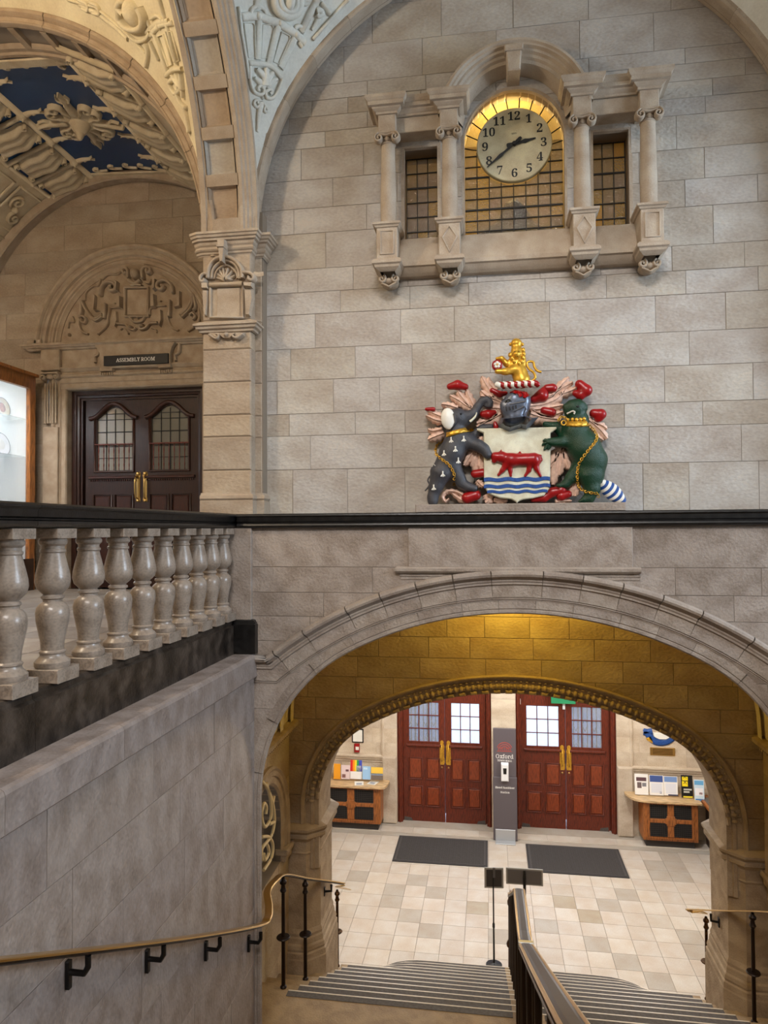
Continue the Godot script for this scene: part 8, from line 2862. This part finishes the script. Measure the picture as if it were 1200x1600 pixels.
func hall_things():
	# ---- ceiling lights of the hall
	for p in [Vector3(-1.3, 4.22, -9.6), Vector3(1.7, 4.22, -9.6), Vector3(0.2, 4.22, -11.4)]:
		var t := thing("ceiling_light", "white square ceiling light in the entrance hall, %s" % ("left" if p.x < 0 else "right" if p.x > 1 else "nearest the doors"), "light", p)
		var b := B.new()
		b.box(Vector3(0, 0.0, 0), Vector3(0.9, 0.03, 0.9), 0.004)
		var m := mat(Color(1, 1, 1), 0.5)
		m.emission_enabled = true; m.emission = Color(0.98, 0.97, 0.97); m.emission_energy_multiplier = 2.0
		obj("diffuser", b, m, t)
		b = B.new()
		b.mould(v2([-0.46, -0.46, -0.46, 0.46, 0.46, 0.46, 0.46, -0.46]), v2([0.0, 0.03, 0.02, 0.03, 0.02, -0.02, 0.0, -0.02]), XZ, false, true)
		obj("frame", b, M.frame_grey, t)
		area_light("panel_light", p + Vector3(0, -0.03, 0), Vector2(0.85, 0.85), Vector3(0, -1, 0), Color(0.98, 0.97, 0.97), 3.4, t)
	lamp("hall_pendant", "white globe pendant in the left half of the entrance hall", Vector3(-1.7, 3.35, -10.6), 0.18, Color(0.98, 0.97, 0.97), 3.7, 2.5, 0.9)
	lamp("hall_pendant", "white globe pendant in the right half of the entrance hall", Vector3(2.1, 3.35, -10.6), 0.18, Color(0.98, 0.97, 0.97), 4.4, 2.5, 0.9)
	# ---- mats
	for e in [[Vector3(-1.617, 0, -12.3248), Vector3(-0.0817, 0, -11.3724), "left doors"], [Vector3(0.5588, 0, -12.2917), Vector3(2.0795, 0, -11.323), "right doors"]]:
		var a: Vector3 = e[0]
		var c: Vector3 = e[1]
		var t := thing("door_mat", "dark grey ribbed door mat before the %s" % e[2], "mat", Vector3(0.5 * (a.x + c.x), 0, 0.5 * (a.z + c.z)), "entrance mats")
		var b := B.new()
		b.box(Vector3(0, 0.007, 0), Vector3(absf(a.x - c.x), 0.012, absf(a.z - c.z)), 0.002)
		obj("rubber_edge", b, M.mat_edge, t)
		b = B.new()
		b.box(Vector3(0, 0.012, 0), Vector3(absf(a.x - c.x) - 0.06, 0.012, absf(a.z - c.z) - 0.06))
		obj("carpet", b, M.mat_carpet, t)
		var ribs := B.new()
		for i in 42:
			ribs.box(Vector3(0, 0.0195, (i / 41.0 - 0.5) * (absf(a.z - c.z) - 0.12)), Vector3(absf(a.x - c.x) - 0.12, 0.004, 0.008))
		var rb := obj("ribs", ribs, M.mat_carpet, t)
		rb.set_meta("kind", "stuff")
	# ---- hand sanitiser station
	var t := thing("sanitiser_station", "tall grey hand sanitiser stand between the doors with white dispenser", "sanitiser stand", Vector3(0.22, 0, -12.40))
	var b := B.new()
	b.box(Vector3(0, 0.965, -0.02), Vector3(0.39, 1.91, 0.05), 0.004)
	obj("board", b, M.panel_grey, t)
	b = B.new()
	b.box(Vector3(0, 0.55, 0.012), Vector3(0.41, 1.08, 0.03), 0.004)
	obj("lower_panel", b, M.panel_grey, t)
	b = B.new()
	b.prism(v2([-0.17, 0.0, 0.17, 0.0, 0.17, 0.20, -0.17, 0.20]), 0.03, 0.04, 0.004)
	b.box(Vector3(0, 0.008, 0.10), Vector3(0.34, 0.012, 0.16), 0.004)
	obj("foot_plate", b, M.steel_plate, t)
	b = B.new()
	b.box(Vector3(0.0, 1.19, 0.05), Vector3(0.125, 0.30, 0.10), 0.015)
	var dp := obj("dispenser", b, M.plastic, t)
	b = B.new()
	b.prism(v2([-0.025, 1.17, 0.025, 1.17, 0.03, 1.27, -0.03, 1.27]), 0.10, 0.104)
	obj("window", b, M.black_paint, dp)
	text("script_name", "Oxford", Vector3(0, 1.445, 0.0065), 0.30, M.letter, t, "Droid Serif", 0.002, 400, 0.0, true)
	text("building_name", "TOWN HALL", Vector3(0, 1.37, 0.0065), 0.25, M.letter, t, "Droid Serif", 0.002, 700)
	text("station_line", "Hand Sanitiser", Vector3(0, 0.915, 0.0285), 0.33, M.letter, t, "Droid Serif", 0.002, 700)
	text("station_line", "Station", Vector3(0, 0.835, 0.0285), 0.155, M.letter, t, "Droid Serif", 0.002, 700)
	var lg := mat(Color(0.62, 0.27, 0.24), 0.5)
	b = B.new()
	var pf := func(p: Vector3) -> Vector3: return Vector3(p.x, p.y, 0.005 + p.z)
	for i in 3:
		b.ribbon(arc(Vector2(0, 1.55), 0.13 - i * 0.035, 20, 160, 14), 0.008, 0.002, pf)
	for i in 7:
		b.box(Vector3(-0.10 + i * 0.033, 1.565, 0.0055), Vector3(0.012, 0.06, 0.003))
	b.box(Vector3(0, 1.53, 0.0055), Vector3(0.26, 0.012, 0.003))
	obj("town_hall_emblem", b, lg, t)
	# ---- sign stands
	var s1 := thing("sign_stand", "slim black stand with a portrait framed sign at the stair foot", "sign stand", Vector3(0.003, 0, -8.88), "sign stands at the stair foot")
	b = B.new()
	b.lathe(v2([0.0, 0.0, 0.10, 0.0, 0.10, 0.008, 0.03, 0.02, 0.012, 0.03, 0.011, 0.45, 0.016, 0.46, 0.016, 0.50, 0.009, 0.52, 0.009, 1.16]), 16)
	obj("pole", b, M.black_paint, s1)
	b = B.new()
	b.box(Vector3(0.01, 1.06, -0.012), Vector3(0.235, 0.25, 0.016), 0.004)
	var f1 := obj("frame", b, M.frame_grey, s1)
	b = B.new()
	b.box(Vector3(0.01, 1.06, -0.002), Vector3(0.19, 0.205, 0.006))
	obj("back_board", b, M.board_dark, f1)
	b = B.new()
	b.box(Vector3(0.01, 1.13, 0.004), Vector3(0.03, 0.12, 0.012))
	obj("clip", b, M.board_grey, f1)
	s1.rotation.y = 0.1
	var s2 := thing("sign_stand", "black stand with a wide landscape framed sign behind the centre railing", "sign stand", Vector3(0.385, 0, -8.90), "sign stands at the stair foot")
	b = B.new()
	b.lathe(v2([0.0, 0.0, 0.10, 0.0, 0.10, 0.008, 0.03, 0.02, 0.012, 0.03, 0.014, 0.80, 0.018, 0.90, 0.02, 1.08, 0.014, 1.17]), 16)
	obj("pole", b, M.black_paint, s2)
	b = B.new()
	b.box(Vector3(0.0, 1.085, -0.02), Vector3(0.45, 0.20, 0.016), 0.004)
	var f2 := obj("frame", b, M.frame_grey, s2)
	b = B.new()
	b.box(Vector3(0.0, 1.085, -0.010), Vector3(0.41, 0.165, 0.006))
	obj("back_board", b, M.board_grey, f2)
	# ---- counters
	counter("leaflet_counter", "oak counter with black mesh doors and leaflets left of the doors", -3.05, -1.97, -12.44, -3.2, -1.86, false)
	counter("leaflet_counter", "oak counter with black mesh doors and leaflets right of the doors", 2.52, 3.40, -12.44, 2.27, 3.45, true)
	t = thing("side_desk", "low oak desk with a tilted board by the right hall wall", "desk")
	b = B.new()
	b.box(Vector3(3.75, 0.80, -12.1), Vector3(0.55, 0.04, 1.3), 0.006)
	obj("desk_top", b, M.counter_wood, t)
	b = B.new()
	b.box(Vector3(3.80, 0.39, -12.1), Vector3(0.42, 0.78, 1.2), 0.006)
	obj("desk_body", b, M.dark_oak, t)
	b = B.new()
	b.box(Vector3(3.72, 0.826, -12.2), Vector3(0.40, 0.012, 0.8))
	obj("blotter", b, M.board_grey, t)
	var W := Color(0.93, 0.92, 0.90)
	var gL := "leaflets on the left counter"
	var gR := "leaflets on the right counter"
	leaflet("leaflet", "orange leaflet half hidden by the stone pier", v2([-2.8614, 1.1088, -2.7358, 0.8389]), -12.60, Color(0.92, 0.62, 0.12), [], gL, 0.12)
	leaflet("leaflet", "pale pink leaflet with small pictures beside the rainbow one", v2([-2.7195, 1.0905, -2.5589, 0.8472]), -12.60, Color(0.88, 0.80, 0.80), [[0.1, 0.35, 0.1, 0.5, Color(0.5, 0.35, 0.35)], [0.55, 0.7, 0.5, 0.85, Color(0.45, 0.3, 0.32)]], gL, 0.12)
	leaflet("leaflet", "tall rainbow coloured leaflet on the left counter", v2([-2.5562, 1.1821, -2.3412, 0.8505]), -12.62, W, [[0.4, 1.0, 0.0, 0.2, Color(0.85, 0.15, 0.15)], [0.4, 1.0, 0.2, 0.38, Color(0.95, 0.55, 0.1)], [0.4, 1.0, 0.38, 0.55, Color(0.95, 0.85, 0.2)], [0.4, 1.0, 0.55, 0.72, Color(0.2, 0.6, 0.3)], [0.4, 1.0, 0.72, 1.0, Color(0.25, 0.3, 0.7)], [0.4, 0.7, 0.5, 0.9, Color(0.9, 0.9, 0.92)]], gL, 0.12)
	leaflet("leaflet", "plain light blue leaflet on the left counter", v2([-2.3262, 1.0883, -2.1772, 0.8579]), -12.60, Color(0.62, 0.78, 0.92), [[0.75, 0.9, 0.1, 0.6, Color(0.8, 0.9, 0.97)]], gL, 0.12)
	leaflet("leaflet", "landscape leaflet with yellow sky at the counter's right end", v2([-2.1625, 1.0851, -1.9472, 0.8709]), -12.58, Color(0.95, 0.78, 0.30), [[0.0, 0.5, 0.0, 1.0, Color(0.45, 0.40, 0.36)], [0.35, 0.5, 0.0, 1.0, Color(0.6, 0.65, 0.72)]], gL, 0.12)
	for p in [[Vector3(-2.372, 0.815, -12.5108), 0.2, "left"], [Vector3(-2.1255, 0.815, -12.576), -0.3, "right"]]:
		var o := thing("flyer", "small white flyer lying flat on the left counter, %s of the two" % p[2], "leaflet", p[0], "flyers lying on the left counter")
		b = B.new()
		b.box(Vector3(0, 0, 0), Vector3(0.16, 0.003, 0.20))
		obj("sheet", b, M.white, o)
		b = B.new()
		b.box(Vector3(0, 0.002, 0.03), Vector3(0.10, 0.002, 0.08))
		obj("print", b, mat(Color(0.6, 0.62, 0.66), 0.5), o)
		o.rotation.y = p[1]
	leaflet("leaflet", "white poster leaflet with dark photographs on the right counter", v2([2.4216, 1.1675, 2.6443, 0.8253]), -12.60, W, [[0.66, 0.84, 0.12, 0.86, Color(0.36, 0.25, 0.27)], [0.32, 0.6, 0.18, 0.5, Color(0.42, 0.36, 0.36)], [0.4, 0.58, 0.55, 0.85, Color(0.5, 0.5, 0.52)]], gR, 0.1)
	leaflet("leaflet", "white leaflet with dark blue heading and crest", v2([2.6624, 1.1579, 2.8926, 0.8286]), -12.60, W, [[0.66, 0.98, 0.04, 0.96, Color(0.25, 0.34, 0.58)], [0.12, 0.6, 0.12, 0.88, Color(0.86, 0.87, 0.90)], [0.1, 0.2, 0.72, 0.86, Color(0.3, 0.35, 0.55)]], gR, 0.1)
	leaflet("leaflet", "white leaflet with pale blue torn heading", v2([2.8974, 1.1504, 3.1219, 0.8356]), -12.60, W, [[0.7, 0.98, 0.04, 0.96, Color(0.46, 0.58, 0.78)], [0.1, 0.62, 0.12, 0.88, Color(0.87, 0.88, 0.91)], [0.0, 0.06, 0.3, 1.0, Color(0.2, 0.25, 0.4)]], gR, 0.1)
	leaflet("leaflet_rack", "black leaflet rack with yellow crossed cards", v2([3.1698, 1.193, 3.3561, 0.8261]), -12.56, Color(0.05, 0.05, 0.05), [[0.76, 0.93, 0.10, 0.6, Color(0.95, 0.85, 0.10)], [0.5, 0.73, 0.08, 0.58, Color(0.95, 0.85, 0.10)], [0.33, 0.4, 0.2, 0.9, Color(0.75, 0.75, 0.72)], [0.22, 0.29, 0.2, 0.7, Color(0.80, 0.80, 0.76)], [0.0, 0.07, 0.15, 0.95, Color(0.9, 0.82, 0.2)]], gR, 0.1)
	leaflet("leaflet", "light blue and white leaflet nearest the right pier", v2([3.3675, 1.1411, 3.5266, 0.7956]), -12.52, Color(0.80, 0.88, 0.93), [[0.75, 0.95, 0.05, 0.95, Color(0.40, 0.66, 0.84)], [0.25, 0.6, 0.1, 0.9, Color(0.93, 0.93, 0.95)], [0.3, 0.4, 0.5, 0.8, Color(0.55, 0.2, 0.25)], [0.02, 0.1, 0.1, 0.9, Color(0.25, 0.5, 0.75)]], gR, 0.1)
	# crosses on the yellow cards
	var rk := get_node("leaflet_rack")
	for y in [0.84, 0.615]:
		b = B.new()
		for s in [-1.0, 1.0]:
			b.tube([Vector3(-0.055, y * 0.41 - 0.03 * s, 0.005), Vector3(-0.005, y * 0.41 + 0.03 * s, 0.005)], 0.004, 5)
		obj("cross_mark", b, M.black_paint, rk)
	# ---- plaque and painted badge on the right wall
	t = thing("brass_plaque", "engraved brass plaque on the wall right of the doors", "plaque")
	var pr: PackedVector2Array = v2([2.7284, 1.5676, 3.142, 1.5733, 3.14, 1.4413, 2.7265, 1.4349])
	b = B.new()
	b.prism(rect(pr[0].x, pr[3].y, pr[1].x, pr[0].y), -12.84, -12.82, 0.004)
	obj("plate", b, M.brass, t)
	b = B.new()
	for i in 4:
		b.box(Vector3(0.5 * (pr[0].x + pr[1].x), lerpf(pr[3].y, pr[0].y, 0.2 + i * 0.2), -12.8195), Vector3((pr[1].x - pr[0].x) * 0.8, 0.010, 0.002))
	obj("engraving", b, M.bronze, t)
	t = thing("painted_badge", "painted blue, white and gold ship badge above the brass plaque", "badge")
	var fz := func(p: Vector3) -> Vector3: return Vector3(p.x, p.y, -12.84 + p.z)
	relief(t, M.wave_blue, fz, [
		["line", v2([2.6221, 1.8298, 2.6787, 1.8201, 2.7121, 1.7743, 2.79, 1.6833, 2.9025, 1.6526, 3.0155, 1.6804, 3.1063, 1.7425]), 0.06, 0.03, "blue_ribbon", 1],
		["line", v2([2.622, 1.818, 2.7016, 1.8327, 2.7698, 1.847]), 0.05, 0.03, "blue_ribbon", 1],
	])
	relief(t, M.white, fz, [["plate", v2([2.7694, 1.8235, 3.0852, 1.8353, 3.0842, 1.7651, 2.9935, 1.7147, 2.8808, 1.7104, 2.791, 1.7538]), 0.01, 0.04, "white_field"]])
	relief(t, M.gold, fz, [["line", v2([2.7117, 1.7508, 2.7449, 1.6933, 2.7331, 1.6623]), 0.06, 0.03, "gold_mount", 1]])
	# ---- fire call point, framed notice
	t = thing("fire_call_point", "small red fire alarm call point on the wall left of the doors", "fire alarm")
	pr = v2([-2.5143, 1.4271, -2.4179, 1.2739])
	b = B.new()
	b.prism(rect(pr[0].x, pr[1].y, pr[1].x, pr[0].y), -12.85, -12.79, 0.008)
	obj("housing", b, M.red, t)
	b = B.new()
	b.box(Vector3(0.5 * (pr[0].x + pr[1].x) + 0.01, 0.5 * (pr[0].y + pr[1].y), -12.788), Vector3(0.06, 0.06, 0.006))
	obj("press_panel", b, M.white, t)
	t = thing("framed_notice", "white notice in a thin dark frame above the fire alarm", "notice")
	pr = v2([-2.5605, 1.6995, -2.3441, 1.4453])
	b = B.new()
	b.prism(rect(pr[0].x, pr[1].y, pr[1].x, pr[0].y), -12.85, -12.82, 0.003)
	obj("frame", b, M.sign_black, t)
	b = B.new()
	b.prism(rect(pr[0].x + 0.02, pr[1].y + 0.02, pr[1].x - 0.02, pr[0].y - 0.02), -12.83, -12.817)
	obj("sheet", b, M.white, t)
	# ---- green exit sign over the right doors
	t = thing("exit_sign", "green exit sign above the right pair of doors", "sign")
	b = B.new()
	var gm := mat(Color(0.12, 0.50, 0.32), 0.5)
	var ep: Vector3 = Vector3(1.2585, 2.3743, -12.78)
	b.box(ep, Vector3(0.42, 0.17, 0.03), 0.004)
	obj("panel", b, gm, t)
	b = B.new()
	b.box(Vector3(ep.x, 2.66, -12.82), Vector3(0.46, 0.04, 0.10), 0.004)
	for e in [-0.18, 0.18]:
		b.box(Vector3(ep.x + e, 0.5 * (ep.y + 2.66), -12.795), Vector3(0.012, 2.66 - ep.y, 0.012))
	obj("hanger", b, M.frame_grey, t)
	# ---- contact sensors at the door heads
	for p in [[Vector3(1.2818, 2.205, -12.92), "between the right doors"], [Vector3(0.501, 2.2719, -12.92), "at the top left of the right doors"]]:
		var o := thing("door_sensor", "tiny white door sensor %s" % p[1], "sensor", p[0])
		b = B.new()
		b.box(Vector3.ZERO, Vector3(0.045, 0.10, 0.03), 0.005)
		obj("case", b, M.plastic, o)
	# ---- leaded screens of the porch outside, seen through the outer panes
	for e in [[-1.95, -0.86, "left"], [1.30, 2.45, "right"]]:
		t = thing("porch_screen", "blue grey leaded glass porch screen outside the %s doors" % e[2], "glass screen", Vector3(e[0], 0, -13.45))
		var w: float = e[1] - e[0]
		b = B.new()
		b.box(Vector3(w / 2, 1.5, 0), Vector3(w, 3.0, 0.006))
		var pm := mat(Color(0.36, 0.47, 0.66, 0.72), 0.1)
		pm.transparency = BaseMaterial3D.TRANSPARENCY_ALPHA
		obj("glass", b, pm, t)
		b = B.new()
		var r3 := RandomNumberGenerator.new()
		r3.seed = 5 if w > 1.1 else 9
		for i in 14:
			var x := w * (i + 0.5) / 14.0
			b.box(Vector3(x, 1.5, 0.008), Vector3(0.02 if i % 3 else 0.035, 3.0, 0.012))
		for i in 7:
			var x := w * (i + 0.5) / 7.0
			for y in [1.3, 1.75, 2.2]:
				b.tube([Vector3(x, y - 0.12, 0.012), Vector3(x + 0.05, y, 0.012), Vector3(x, y + 0.12, 0.012), Vector3(x - 0.05, y, 0.012), Vector3(x, y - 0.12, 0.012)], 0.008, 5)
		obj("leading", b, M.lead, t)
		b = B.new()
		for x in [0.0, w]:
			b.box(Vector3(x, 1.5, 0), Vector3(0.06, 3.0, 0.06))
		obj("frame", b, M.dark_oak, t)

func details():
	# white nosing edges are part of the steps; small marks on the wall
	pass
